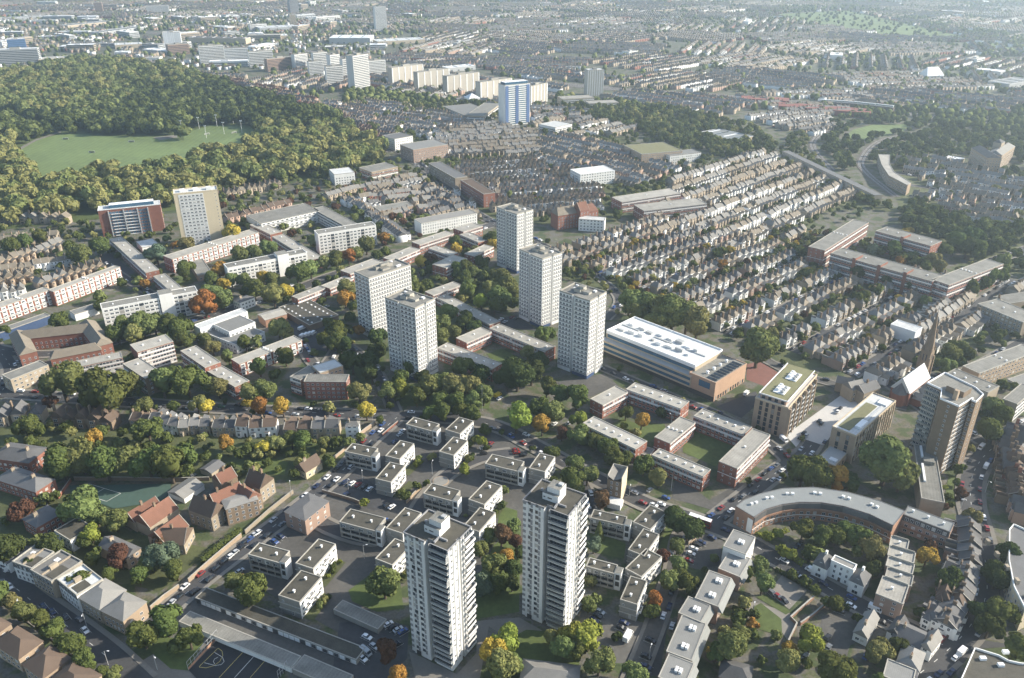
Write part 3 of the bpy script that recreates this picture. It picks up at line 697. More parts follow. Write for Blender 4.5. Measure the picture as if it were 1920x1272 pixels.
# ------------------------------------------------------------------ two new tan brick blocks
t = Blk('apartment_block', 'new tan brick apartment block with a planted roof and set-back penthouse floor', 'apartment block', Zr(1258,700), Zr(1490,775), Zr(1830,582), 19.0, ref='the tan block with balconies', wall='brick_tan', roof='paving_pale', fascia='panel_buff', para=.9)
L, W = t.L, t.W
for i in range(6): t.row('F', .4+i*3.1, 4, 1.7, 2.6, fr='dark_metal', m0=2, m1=3, panes=1)
for i in range(6):
    t.row('R', .4+i*3.1, 11, 2.6, 2.4, fr='dark_metal', m0=1, m1=1)
    for k in range(1, 11, 2): t.balcony('R', W*(k+.1)/11, .35+i*3.1, 3.2, 1.6, 'metal_grey', slab='concrete')
for k in range(0, 12, 2): t.box('pier', L, L+1.7, W*k/11.2, W*k/11.2+.9, 0, 18.9, 'brick_tan')
p = t.box('penthouse', 2.0, L-2.2, 1.8, W-2.0, 19.05, 22.2, 'brick_pink', top='sedum')
c = t.box('cornice', 1.5, L-1.7, 1.3, 1.7, 21.9, 22.6, 'panel_white'); t.box('cornice', L-1.7, L-1.3, 1.3, W-1.5, 21.9, 22.6, 'panel_white'); t.box('cornice', 1.1, 1.5, 1.3, W-1.5, 21.9, 22.6, 'panel_white')
for i in range(4): put('window', window_mesh(1.8,2.2,'dark_metal'), p, ((L-4.2)*(i+.5)/4, 0, .5))
for y in (W*.26, W*.66):
    k = t.box('plant_enclosure', L*.36, L*.7, y-5, y+5, 22.2, 22.7, 'metal_white')
    for i in range(6):
        m = MB(); m.box(-.9,.9,-.7,.7,0,1.0+.3*(i%2)); m.cyl(0,0,1.0+.3*(i%2),1.5,.4,n=8); m.build('air_unit', ('metal_grey','metal_white')[i%2], k, (L*.17+(-1.6 if i%2 else 1.6), 1.6+i*1.4, .5))
t.done()
Z3 = Z(1500,600,4.24)
t = Blk('apartment_block', 'tan brick apartment block with a long sedum roof strip beside the parking court', 'apartment block', Z3(255,855), Z3(445,932), Z3(815,672), 16.5, ref='the sedum-roofed block', wall='brick_tan', roof='membrane_white', fascia='panel_buff', para=.9)
L, W = t.L, t.W
for i in range(5): t.row('F', .5+i*3.1, 2, 1.7, 2.7, fr='dark_metal', m0=1.5, m1=1.5, panes=1); t.row('R', .5+i*3.1, 14, 1.5, 2.6, fr='dark_metal', panes=1)
for k in range(15): t.box('pier', L, L+.45, W*k/14.3, W*k/14.3+.55, 0, 16.4, 'panel_buff')
t.box('sedum_bed', 2.0, L*.62, 3, W*.74, 16.6, 17.1, 'sedum'); t.box('plant_enclosure', L*.66, L*.9, W*.16, W*.34, 16.6, 18.0, 'metal_white'); t.box('plant_enclosure', L*.5, L*.9, W*.8, W*.94, 16.6, 17.8, 'metal_white')
t.box('duct', L*.72, L*.82, W*.36, W*.78, 16.7, 17.2, 'metal_grey')
t.done()
t = blk('annexe', 'low tan annexe with pale roof terrace in front of the sedum-roofed block', 'annexe', Z3(135,1108), Z3(278,1166), Z3(428,1025), 1, None, 'pier', h=5, wall='brick_tan', roof='paving_pale', fascia='panel_buff'); t.box('plant_enclosure', t.L*.5, t.L*.9, 3, 6, 5.2, 5.9, 'metal_white'); t.done()

# ------------------------------------------------------------------ brown brick tower, its slab, the church
t = PolyB('tower_block', 'brown brick tower with white window columns and a stack of balconies', 'tower block', [Z3(1112,632),Z3(1262,695),Z3(1372,628),Z3(1362,645),Z3(1398,660),Z3(1458,600),Z3(1395,545),Z3(1150,425),Z3(1008,508),Z3(1122,560)], 41, ref='the brown brick tower', wall='brick_brown', roof='gravel_mid', fascia='metal_white', para=.9)
for i in range(14):
    z = 1.5+i*2.8
    t.er(0, z+.5, 1, 1.0, 1.3); t.er(1, z+.4, 4, 1.9, 1.5); t.er(4, z+.5, 1, 1.0, 1.2, gl='glass'); t.er(3, z+.4, 1, 1.2, 1.5)
    t.er(8, z+.3, 4, 2.2, 1.8, panes=2); t.eb(8, z-.2, .95, 1.1, 'concrete', 'balcony')
    t.er(7, z+.5, 2, 1, 1.2)
    t.eb(1, z-.15, .45, .08, 'panel_white', 'spandrel_band')
a, d, ln, rz = t.e(0)
rb = MB(); rb.box(-5, 4, 9, 17, 0, 3.2, 0, top=1); pr = rb.build('plant_room', ['brick_brown','gravel_mid'], t.root, (d[0]*4, d[1]*4+2, 41.1), rz)
m = MB(); m.box(0,2,0,2,0,5.2); m.build('chimney', 'brick_tan', t.root, (d[0]*3.5-d[1]*5, d[1]*3.5+d[0]*5, 41.1), rz)
t.done()
t = blk('slab_block', 'low brown brick slab with white roof ducts at the foot of the brown tower', 'flats', q(9,1340,258), q(9,1472,290), q(9,1497,-8), 3, 'sparse', 'win', h=9, wall='brick_stock', roof='gravel_mid', ref='the low brick slab', W=None) if False else blk('slab_block', 'low brown brick slab with white roof ducts at the foot of the brown tower', 'flats', q(9,1342,262), q(9,1474,288), q(9,1497,-8), 3, None, 'win', h=9, wall='brick_stock', roof='gravel_mid', ref='the low brick slab')
t.box('duct', t.L*.2, t.L*.3, t.W*.3, t.W*.62, 9.2, 10.1, 'metal_white'); t.box('duct', t.L*.25, t.L*.35, t.W*.75, t.W*.97, 9.2, 10.1, 'metal_white'); t.box('lift_housing', t.L*.3, t.L*.8, t.W*.64, t.W*.72, 9.2, 11, 'gravel_mid'); t.done()
e0 = U(*Z3(872,588), 9.); e1 = U(*Z3(1035,462), 9.)
cz = math.atan2(e1[1]-e0[1], e1[0]-e0[0]); cl = math.hypot(e1[0]-e0[0], e1[1]-e0[1])
ch = thing('church', '', 'church', (e0[0], e0[1], 0), cz, label='red brick church with a tall spire and bright slate nave roof'); MARKS.append(('the church', e0[0], e0[1], 0))
m = MB(); m.box(0,cl,0,11,0,9); m.poly([(cl,0,9),(cl,11,9),(cl,5.5,17)]); m.poly([(0,11,9),(0,0,9),(0,5.5,17)]); m.build('nave', 'brick_red', ch)
r = MB(); r.hip(0,cl,0,11,9.05,17.2,ov=.3,hip=0); r.build('nave_roof', 'membrane_white', ch)  # slate roof coloured white: the sun's glare on it is put into the colour
m = MB(); ap = [(0,1)]+[(-4.8*math.sin(math.pi*i/5), 5.5-4.5*math.cos(math.pi*i/5)) for i in range(1,5)]+[(0,10)]
m.prism(ap[::-1] if False else [ap[0]]+ap[:0:-1] if False else list(reversed(ap)), 0, 8); m.build('apse', 'brick_red', ch)
r = MB()
for i in range(len(ap)-1): r.poly([(ap[i+1][0]*1.06,ap[i+1][1],8.05),(ap[i][0]*1.06,ap[i][1],8.05),(0,5.5,14.5)])
r.build('apse_roof', 'slate', ch)
m = MB(); m.box(4,cl-2,-5,-.02,0,4.5); m.build('aisle', 'brick_red', ch)
r = MB(); r.poly([(3.7,-5.3,4.5),(cl-1.7,-5.3,4.5),(cl-1.7,-.05,7.8),(3.7,-.05,7.8)]); r.poly([(cl-1.7,-5.3,4.5),(cl-1.7,-.05,4.5),(cl-1.7,-.05,7.8)]); r.build('aisle_roof', 'slate_pale', ch)
for x in (6, 13.):
    m = MB(); m.box(-2.6,2.6,-4,0,0,5); m.poly([(-2.6,-4,5),(2.6,-4,5),(0,-4,8.3)]); po = m.build('porch', 'brick_red', ch, (x,-5.02,0))
    r = MB(); r.hip(-2.6,2.6,-4,4,5.05,8.5,ov=.25,hip=0,axis='y'); r.build('porch_roof', 'slate_pale', po)
for i in range(6): put('window', window_mesh(.9,2.6,'brick_pink','glass',1), ch, (2.5+i*(cl-4)/6,0,5.2))
tw = U(*Z3(968,440), 4.0); dv = rot2((tw[0]-e0[0], tw[1]-e0[1]), -cz)
m = MB(); m.box(-3.0,3.0,-3.0,3.0,0,22)
for sx in (-1,1):
    for sy in (-1,1): m.box(sx*3.0-.6,sx*3.0+.6,sy*3.0-.6,sy*3.0+.6,0,18)
tow = m.build('tower', 'brick_brown', ch, (dv[0],dv[1],0))
m = MB(); k = 8; base = [(2.9/math.cos(math.pi/8)*math.cos(math.pi*(2*i+1)/8), 2.9/math.cos(math.pi/8)*math.sin(math.pi*(2*i+1)/8), 22.02) for i in range(8)]
for i in range(8): m.poly([base[i], base[(i+1)%8], (0,0,49)])
for sx in (-1,1):
    for sy in (-1,1): m.cyl(sx*2.6,sy*2.6,22.02,26,.7,.05,n=6)
m.build('spire', 'brick_brown', tow); m = MB(); m.box(-.08,.08,-.08,.08,48.6,51); m.box(-.6,.6,-.07,.07,49.9,50.1); m.build('cross', 'dark_metal', tow)
for rz_, (x, y) in ((0,(0,-3.0)),(math.pi/2,(3.0,0)),(-math.pi/2,(-3.0,0))):
    for s_ in (-.9,.9): put('belfry_opening', window_mesh(1.0,4.5,'brick_pink','recess',1), tow, (x+s_*(x==0), y+s_*(y==0), 15.5), rz_)
winged('brick_hall', 'stock brick parish hall with two gabled roofs behind the parking court', 'hall', Z3(470,640), [(Z3(385,495),Z3(490,470),9,8,11.5,'brick_stock','slate_pale',0,1,0),(Z3(470,520),Z3(600,475),9,8,11.5,'brick_stock','slate',0,1,1),(Z3(300,440),Z3(430,470),8,6,9,'brick_stock','slate',0,0,0)], ref='the parish hall')

# ------------------------------------------------------------------ the crescent and its neighbours
outer = [(298,305),(345,270),(430,236),(560,205),(740,198),(930,226),(1100,272),(1252,332)]; inner = [(402,368),(470,322),(560,296),(655,283),(780,285),(905,305),(1050,350),(1185,415)]
t = PolyB('crescent_terrace', 'curved brick terrace with a grey mansard roof facing an inner garden', 'terrace', [q(9,*p) for p in inner]+[q(9,*p) for p in reversed(outer)], 10.5, ref='the curved brick terrace', wall='brick_orange', roof='zinc', fascia='slate', para=.25)
for i in range(7):
    a, d, ln, rz = t.e(i)
    n = max(2, round(ln/3.4))
    for z in (.8, 3.7): t.er(i, z, n, 1.5, 1.5)
    t.er(i, 7.9, max(1, n//2), 1.6, 1.6)
    t.eb(i, 7.4, 2.9, .5, 'slate', 'mansard'); t.eb(i, 6.3, 1.0, .9, 'brick_orange', 'balustrade'); t.eb(i, 3.1, .35, .12, 'panel_white', 'ledge')
    ox = (t.P[i][0]*.45+t.P[15-i][0]*.55, t.P[i][1]*.45+t.P[15-i][1]*.55)
    if i:
        for k in (-1.3,1.3):
            m = MB(); m.box(-.6,.6,-.5,.5,0,.9); m.box(-.7,.7,-.6,.6,.9,1.05,bottom=True); m.build('roof_vent', 'metal_white', t.root, (ox[0]+k*d[0],ox[1]+k*d[1],10.6), rz)
m = MB(); a, d, ln, rz = t.e(15); m.box(0.2,ln*.3,-.1,.02,1,8.6,bottom=True); m.build('white_bay', 'render_white', t.root, (t.P[0][0]-d[0]*ln*.32,t.P[0][1]-d[1]*ln*.32,0), rz)
t.er(15, 4, 3, .9, 1.4); t.er(15, 1, 3, .9, 1.4); t.done()
t = blk('terrace_block', 'brick terrace with a dark mansard of white windows beside the curved terrace', 'terrace', q(9,1240,352), q(9,1505,452), q(9,1528,400), 3, 'win', None, h=9.8, wall='brick_pink', roof='zinc', fascia='slate', para=.3, ref='the mansard terrace'); t.band('F', 6.8, 2.9, .1, 'slate', 'mansard'); t.row('F', 7.2, 8, 1.5, 1.8, out=.1); t.band('F', 3.2, .9, .7, 'brick_orange', 'balcony_rail'); t.vents(3, 5); t.done()
for i, (A, B, Cc, l) in enumerate([((1085,800),(1238,860),(1302,768),'brown brick end wall toward the lane'),((1135,708),(1286,760),(1312,705),'second from the lane'),((1140,642),(1292,694),(1318,643),'third from the lane'),((1150,582),(1300,630),(1326,578),'fourth from the lane'),((1160,530),(1262,562),(1322,520),'furthest from the lane')]):
    t = blk('town_house', 'pale flat roofed brick house in a staggered row, '+l, 'town house', q(9,*A), q(9,*B), q(9,*Cc), 3, 'sparse', 'sparse', h=8.6-.25*i, wall='brick_pink', roof='gravel', fascia='concrete', para=.6, group='staggered pale roofed houses'); t.vents(1, i, rows=1); 
    t.box('party_wall', t.L*.1, t.L*.95, t.W-.35, t.W-.05, t.h+.4, t.h+1.3, 'concrete'); t.done()
MARKS.append(('the staggered brick houses', *U(*q(9,1220,800)), 0))
# white villa: centre and two wings
t = Blk('villa', 'large white stucco villa with two projecting wings on the lane', 'villa', q(9,835,612), q(9,960,668), q(9,985,640), 9.0, ref='the white villa', wall='render_white', roof='slate_pale', fascia='render_white', para=.6)
for z in (.9, 3.7, 6.5): t.row('F', z, 3, 1.0, 1.6)
t.box('door', t.L*.44, t.L*.56, -.12, 0, 0, 2.4, 'door_dark')
for x0 in (-6.2, t.L+.02):
    m = MB(); m.box(0,6.1,-3.5,5.5,0,6.3); wg = m.build('wing', 'render_white', t.root, (x0,0,0)); r = MB(); r.hip(0,6.1,-3.5,5.5,6.35,9.6,ov=.25,hip=.7,axis='y'); rf = r.build('roof', 'slate', wg)
    c = MB(); c.box(2.6,3.5,2,3.4,7,11); c.build('chimney', 'render_white', rf)
    for z in (.8, 3.8): put('window', window_mesh(2.4 if z < 1 else 1.1,1.7), wg, (3.05,-3.5,z))
    put('window', window_mesh(1.0,1.3), wg, (6.1,0.5,3.8), math.pi/2)
    put('dormer', window_mesh(1.0,1.2), rf, (3.05,-2.6,6.9))
t.done()
hiphouse('cottage', 'small white gabled cottage standing alone in the parking yard', 'cottage', q(9,962,1012), q(9,1040,1050), q(9,1092,930), 4.2, 7.4, 'render_white', 'slate_pale', ref='the lone white cottage', hip=0, axis='y', fl=1)
hiphouse('cottage', 'white cottage with dark slate roof at the lane corner', 'cottage', q(9,1150,1005), q(9,1215,1040), q(9,1265,960), 5.2, 8.2, 'render_white', 'slate', hip=0, axis='y')
hiphouse('cottage', 'dark roofed cottage between two white gables near the lane corner', 'cottage', q(9,1180,1040), q(9,1330,1110), q(9,1385,1020), 5.2, 8.4, 'render_white', 'slate', ref='the dark roofed cottages', hip=0, axis='x')
hiphouse('cottage', 'narrow gabled cottage with white end wall beside the dark roofed cottages', 'cottage', q(9,1330,1085), q(9,1400,1125), q(9,1445,1040), 5.4, 8.6, 'render_white', 'slate_pale', hip=0, axis='y')
hiphouse('shop_house', 'white pitched roof shop house facing the bottom right junction', 'shop', q(9,1205,1180), q(9,1330,1235), q(9,1385,1140), 6, 8.4, 'render_white', 'slate_pale', hip=.6, axis='y')
t = blk('shop_house', 'flat grey roofed brick building at the bottom edge near the junction', 'shop', q(9,1125,1262), q(9,1290,1330), q(9,1340,1240), 2, None, 'win', h=6.5, wall='brick_pink', roof='membrane_grey'); t.done()
t = PolyB('corner_building', 'dark flat roofed corner building with white parapet at bottom right', 'corner building', [q(9,1560,1290), q(9,1990,1420), q(9,1990,1200), q(9,1900,1195), q(9,1830,1180), q(9,1775,1150), q(9,1640,1108)], 10, ref='the corner building', wall='render_white', roof='gravel_dark', fascia='render_white', para=1.0); t.er(6, 1, 5, 1.2, 1.7); t.er(6, 4.2, 5, 1.2, 1.7)
for i, (x, y) in enumerate(((12,9),(17,6),(22,12))): t.box('roof_plant', x, x+2.2, y, y+1.4, 10.2, 11.3, 'metal_white')
t.done()
MARKS.append(('the right edge terrace', *U(*q(9,1860,200)), 0))
t = PolyB('stucco_terrace', 'curved pale stucco terrace with slate roof behind street trees, right edge', 'terrace', [q(9,1925,890),q(9,1990,860),q(9,1990,470),q(9,1860,410),q(9,1835,440),q(9,1832,610),q(9,1860,760)], 11, ref='the pale curved terrace', wall='render_cream', roof='slate', fascia='render_white', para=.9)
for i in (4,5,6):
    for z in (.8,3.9,7.2): t.er(i, z, max(2, int(t.e(i)[2]/2.8)), 1.1, 1.8)
for k in range(5): t.box('chimney', 4+k*.2, 5.4+k*.2, 6+k*8, 8+k*8, 11.1, 13.2, 'brick_stock')
t.done()
# stepped modern terrace with grey roofs
for A, B, Cc, h, l, wl in [(q(9,228,530),q(9,355,578),q(9,386,472),10.5,'white boxed top end of the stepped modern terrace','render_white'),(q(9,200,655),q(9,322,705),q(9,358,590),8.0,'second house from the top of the stepped modern terrace','brick_pink'),(q(9,68,822),q(9,200,872),q(9,285,715),9.6,'widest middle house of the stepped modern terrace','brick_pink'),(q(9,-25,905),q(9,102,960),q(9,165,868),9.2,'fourth house down the stepped modern terrace','brick_pink'),((1249,1222),(1297,1240),(1318,1168),9.0,'fifth house down the stepped modern terrace','brick_pink'),((1234,1270),(1283,1290),(1297,1243),8.7,'lowest house of the stepped modern terrace, at the bottom edge','brick_pink')]:
    t = blk('modern_terrace_house', 'grey roofed '+l, 'terrace house', A, B, Cc, 3, None, 'win', h=h, wall=wl, roof='membrane_grey', fascia='concrete', para=.3, group='stepped modern terrace with grey roofs')
    if h < 10:
        m = MB(); m.poly([(t.L,0,h-2.6),(t.L+2.0,0,h-2.6),(t.L+2.0,t.W,h-2.6),(t.L,t.W,h-2.6)]); m.poly([(t.L+2,0,h-2.6),(t.L+2,t.W,h-2.6),(t.L+.1,t.W,h+.2),(t.L+.1,0,h+.2)]); m.poly([(t.L,0,h-2.6),(t.L+2,0,h-2.6),(t.L+.1,0,h+.2)]); m.poly([(t.L+2,t.W,h-2.6),(t.L,t.W,h-2.6),(t.L+.1,t.W,h+.2)]); m.build('roof_slope', 'zinc', t.root)
    for k in range(max(1, int(t.W/7))):
        for i in range(4): t.box('roof_vent', t.L*.45+1.5*(i%2), t.L*.45+1.1+1.5*(i%2), t.W*(k+.4)/max(1,int(t.W/7))+1.3*(i//2), t.W*(k+.4)/max(1,int(t.W/7))+1+1.3*(i//2), h+.1, h+1.1, 'metal_white')
    t.done()
MARKS.append(('the stepped modern terrace', *U(*q(9,150,820)), 0))
hiphouse('pavilion', 'low grey roofed pavilion with pale ridge at the bottom edge', 'pavilion', q(8,1005,1290), q(8,1330,1330), q(8,1320,1200), 3.6, 6, 'brick_brown', 'slate_pale', ref='the bottom edge pavilion', sf=None, sr=None, axis='x', hip=.9, chim=0)
hiphouse('bungalow', 'grey roofed low building below the lawn at the bottom edge', 'bungalow', q(9,205,1262), q(9,380,1310), q(9,470,1225), 4, 6.5, 'brick_brown', 'slate', ref='the low building below the lawn', sf=None, sr=None, hip=.8, chim=0)
# the wedge building
Zf = Z(1120,860,8.48)
t = Blk('wedge_house', 'tall narrow brick building with a V-shaped roof at the road fork', 'building', Zf(160,330), Zf(388,385), Zf(488,200), 12.5, ref='the V-roofed narrow building', wall='brick_brown', roof='slate', fascia='concrete', cap=False)
L, W = t.L, t.W
m = MB(); m.box(-.05, .3, 0, W, 12.5, 15.2); m.box(L-.3, L+.05, 0, W, 12.5, 15.2); m.box(.3, L-.3, W-.3, W, 12.5, 15.2); m.poly([(.3,0,14.6),(L*.45,0,12.7),(L*.45,W-.3,12.7),(.3,W-.3,14.6)],1); m.poly([(L*.45,0,12.7),(L-.3,0,14.6),(L-.3,W-.3,14.6),(L*.45,W-.3,12.7)],1); m.build('roof', ['concrete','slate_pale'], t.root)
m = MB(); m.box(0,W,-.06,.02,0,15,bottom=True); m.build('end_wall', 'render_cream', t.root, (L,0,0), math.pi/2)
for z in (1.2,4.2,7.4,10.2): t.row('F', z, 2, 1.0, 1.7)
t.box('annexe', L*.3, L+1.5, -5.5, -.02, 0, 3, 'render_white', top='membrane_white'); t.done()
# pink brick flats and the Victorian school
hiphouse('flats', 'square pink brick flats with shallow grey roof beside the school street', 'flats', q(7,1600,335), q(7,1715,385), q(7,1868,285), 8.8, 10.4, 'brick_pink', 'slate', ref='the square pink flats', fl=3, sf='sparse', sr='sparse', hip=.9, chim=0)
S7 = lambda x, y: q(7, x, y)
winged('victorian_school', 'Victorian school of many red tiled gables and brown brick chimneys', 'school', S7(1250,420), [
 (S7(1405,92),S7(1492,122),10,8.5,14.5,'brick_stock','tile_brown',0,1,2),(S7(1180,238),S7(1345,165),10,8,13,'brick_brown','tile_red',0,0,2),(S7(1330,170),S7(1420,225),9,8,12.5,'brick_brown','tile_red',0,1,1),
 (S7(1090,240),S7(1218,285),9.5,8,13.5,'brick_stock','tile_brown',0,1,1),(S7(1255,285),S7(1435,228),9,9.5,10.5,'brick_brown','slate_pale',.8,1,0),(S7(1210,125),S7(1300,80),9,7,11,'brick_brown','tile_red',0,0,1)], ref='the Victorian school')
winged('victorian_school', 'lower Victorian school wing of parallel red roofs beside the playground', 'school', S7(900,500), [
 (S7(715,340),S7(872,248),9,5.5,9.5,'brick_stock','tile_red',0,1,1),(S7(785,355),S7(948,248),11,6,11,'brick_stock','tile_red',0,1,1),(S7(868,448),S7(1005,350),11,6,10.5,'brick_stock','tile_red',0,1,0),(S7(880,425),S7(1050,425),12,5.5,10.5,'brick_stock','tile_brown',0,1,1)], ref='the lower school wing')
# terraces at lower left
GL = 'short Victorian terrace at lower left'
for A, B, Cc, h, wl, ro, l in [((70,622),(180,662),(300,565),9,'render_white','membrane_grey','white end house of the lower left terrace, with roof yard'),((172,668),(290,735),(428,600),9,'brick_stock','slate_pale','grey roofed pair in the lower left terrace, beside the white end'),((322,722),(432,812),(548,695),9,'panel_white','membrane_white','pale roofed house of the lower left terrace, before the hipped ones')]:
    t = blk('terrace_house', l, 'terrace house', S7(*A), S7(*B), S7(*Cc), 3, 'georg', None, h=h, wall=wl, roof=ro, fascia='concrete', para=.9); t.box('chimney', t.L*.45, t.L*.55, t.W*.3, t.W*.55, h, h+2.2, 'brick_stock'); t.box('party_wall', t.L*.48, t.L*.52, .5, t.W-.5, h+.1, h+1.0, 'brick_stock'); t.box('rooflight', t.L*.2, t.L*.35, t.W*.6, t.W*.75, h+.2, h+.5, 'metal_white'); t.box('roof_terrace', t.L*.6, t.L*.95, t.W*.1, t.W*.6, h+.15, h+.5, 'gravel_dark'); t.band('F', h-2.2, 2.3, .12, 'slate', 'mansard'); t.row('F', h-1.9, max(2, round(t.L/3)), 1.1, 1.5, out=.12); t.done()
hiphouse('terrace_house', 'hipped slate house with six rooflights ending the lower left terrace', 'terrace house', S7(440,815), S7(560,885), S7(705,775), 8, 11, 'brick_stock', 'slate_pale', ref='the hipped slate pair', fl=2, sf='georg', sr=None, hip=.9, chim=0)
hiphouse('terrace_house', 'hipped slate corner house with tan side wall by three round trees', 'terrace house', S7(568,890), S7(692,950), S7(842,852), 8, 11, 'brick_tan', 'slate_pale', fl=2, sf='georg', sr='sparse', hip=.9, chim=0)
for A, B, Cc, l in [((-140,985),(-40,1040),(50,960),'partly cut off by the left edge'),((-40,1075),(105,1165),(248,1070),'uppermost whole one in the bottom left corner'),((128,1195),(240,1275),(385,1150),'middle one in the bottom left corner'),((255,1300),(410,1390),(570,1255),'lowest one at the bottom edge')]:
    hiphouse('hipped_house', 'brown hip-roofed house with tan wall, '+l, 'house', S7(*A), S7(*B), S7(*Cc), 7, 10.5, 'brick_tan', 'tile_brown', sf='win', sr='sparse', chim=0, group='brown hipped houses in the bottom left corner')
MARKS.append(('the brown hipped houses', *U(*S7(180,1150)), 0))
t = blk('house', 'flat dark roofed white house among gardens behind the lower left terrace', 'house', S7(305,445), S7(395,500), S7(530,425), 2, 'win', None, h=6.5, wall='render_white', roof='gravel_dark', ref='the flat white house'); t.done()
hiphouse('house', 'dark slate house with one tan gable beside the school garden', 'house', S7(555,530), S7(710,600), S7(780,535), 6.2, 8.8, 'brick_tan', 'slate', ref='the dark slate house', hip=0, axis='x', fl=2, sf=None, sr='win')
hiphouse('house', 'dark brick house in deep shade left of the flat white house', 'house', S7(125,375), S7(205,425), S7(335,340), 7, 9.5, 'brick_red', 'slate', sf='win', sr='win', hip=.8)
hiphouse('house', 'wide slate roofed house in shade at the left edge', 'house', S7(-30,150), S7(200,225), S7(300,150), 7, 10.5, 'brick_red', 'slate', ref='the shaded slate house', sf='win', sr='win', chim=2)
hiphouse('house', 'long brick house with dark roof at the left edge, above the shaded one', 'house', S7(-60,30), S7(160,62), S7(300,-20), 8, 11, 'brick_red', 'slate', sf='win', sr='win', chim=3)
hiphouse('cottage', 'white gabled cottage with garden left of the school street', 'cottage', S7(1660,85), S7(1720,115), S7(1765,35), 4.5, 8.5, 'render_cream', 'tile_brown', ref='the gabled roadside cottage', hip=0, axis='y', fl=1)
hiphouse('outbuilding', 'low grey roofed shed between playground and school', 'outbuilding', S7(945,225), S7(1035,262), S7(1100,165), 3, 5, 'render_white', 'slate_pale', hip=0, axis='y', fl=1, sf=None, sr=None, chim=0)
hiphouse('outbuilding', 'low brown shed above the school beside a white van', 'outbuilding', S7(1125,95), S7(1190,120), S7(1240,60), 3, 4.6, 'brick_stock', 'slate', hip=0, axis='y', fl=1, sf=None, sr=None, chim=0)
hiphouse('house', 'dark roofed terrace end house beside the pale access road', 'house', Z(600,780,6.36)(300,130), Z(600,780,6.36)(460,125), Z(600,780,6.36)(580,60), 8, 10, 'render_white', 'slate_pale', ref='the white end house', fl=3, hip=.5, chim=1)
# garages
t = Blk('garage_row', 'long row of lock-up garages with white and black doors', 'garages', Z(330,1080,6.19)(225,250), q(8,228,1003), Z(330,1080,6.19)(300,160), 2.6, ref='the long garage row', wall='concrete_dark', roof='gravel_mid', fascia='concrete', para=.12) if False else Blk('garage_row', 'long row of lock-up garages with white and black doors', 'garages', Z(330,1080,6.19)(225,255), (668,1238), 6.5, 2.6, ref='the long garage row', wall='concrete_dark', roof='gravel_dark', fascia='concrete', para=.15)
n = int(t.L/2.6)
for i in range(n): t.wins.append((window_mesh(2.3,2.1, 'render_white' if (i*7) % 5 else 'dark_metal', 'render_white' if (i*7+i//3) % 5 > 1 else 'dark_metal', 1), (t.L*(i+.5)/n, 0, .05), 0))
for me, loc, rz in t.wins: put('garage_door', me, t.root, loc, rz)
Zg = Z(330,1080,6.19)
t = Blk('garage_row', 'second garage row with a pale rear wall along the ball court', 'garages', Zg(30,530), Zg(1335,1072), 6.2, 2.6, ref='the garage row by the court', wall='render_white', roof='gravel_mid', fascia='concrete', para=.12)
t = Blk('garage_row', 'grey roofed garages continuing the court row to the bottom edge', 'garages', Zg(1345,1080), Zg(1920,1330), 7.5, 2.6, wall='concrete_dark', roof='gravel_mid', fascia='concrete', para=.12)
t = Blk('garage_row', 'short garage row with a sloped pale end between lawn and parked cars', 'garages', q(8,-45,885), q(8,205,997), 6, 2.6, wall='concrete_dark', roof='gravel_mid', fascia='concrete', para=.12)
# ------------------------------------------------------------------ left and centre, middle distance
def B_(label, A, B, Cc, fl, sf, sr=None, ref=None, name='apartment_block', cat='apartment block', fin=True, **k):
    t = blk(name, label, cat, A, B, Cc, fl, sf, sr, ref=ref, **k)
    return t.done(t.limit) if fin else t
t = B_('long white six storey slab with raised stair tower, left of the park of trees', q(4,572,470), q(4,1112,368), 11, 6, 'slab', 'sparse', ref='the long white slab', wall='render_white', roof='gravel_mid', fascia='render_white', h=17.5, fin=False, name='slab_block', cat='flats', vents=4)
t.box('stair_tower', t.L*.59, t.L*.73, -.8, t.W*.8, 0, 20.5, 'render_white', top='gravel_mid'); t.done()
t = B_('white five storey slab with balconies behind autumn trees', q(4,1278,240), q(4,1727,152), 11, 5, 'slab', 'sparse', ref='the white slab behind autumn trees', wall='render_white', roof='gravel_mid', fascia='render_white', h=15.5, fin=False, name='slab_block', cat='flats', vents=4)
t.box('stair_tower', t.L*.62, t.L*.76, -.8, t.W*.8, 0, 18.5, 'render_white', top='gravel_mid'); t.done()
B_('white slab at the top of the planted boulevard', q(4,1788,50), q(5,195,-2), 12, 6, 'slab', 'sparse', ref='the boulevard slab', wall='render_white', roof='gravel_mid', fascia='render_white', h=18, name='slab_block', cat='flats', vents=3)
B_('white and red striped five storey flats above the road trees', q(4,772,712), q(4,975,652), q(4,932,612), 5, 'strip', 'sparse', ref='the striped flats', wall='brick_red', h=14.5, roof='gravel', vents=2)
B_('white and red striped four storey flats beside a big round tree', q(4,418,800), q(4,690,742), q(4,640,718), 4, 'strip', 'sparse', wall='brick_red', h=11.5, roof='gravel', vents=2)
B_('grey decked flats with shaded front between striped flats and trees', q(4,690,778), q(4,815,862), q(4,882,805), 4, 'redstrip', 'sparse', wall='brick_brown', h=12, roof='gravel', vents=2)
B_('dark brick four storey flats with white windows beside the tan stepped flats', q(4,1708,878), q(5,28,880), 9, 4, 'win', 'win', ref='the dark brick flats', wall='brick_red', h=12, roof='gravel_mid')
B_('tan stepped flats with white roof behind the dark brick flats, upper part', q(4,1755,790), q(4,1800,830), q(4,1895,760), 4, 'redstrip', 'win', wall='brick_tan', h=12.5, roof='membrane_white', ref='the tan stepped flats')
B_('tan stepped flats with dark roof beside the dark brick flats, lower part', q(4,1630,850), q(4,1690,870), q(4,1750,790), 4, 'redstrip', 'win', wall='brick_orange', h=11, roof='gravel_mid')
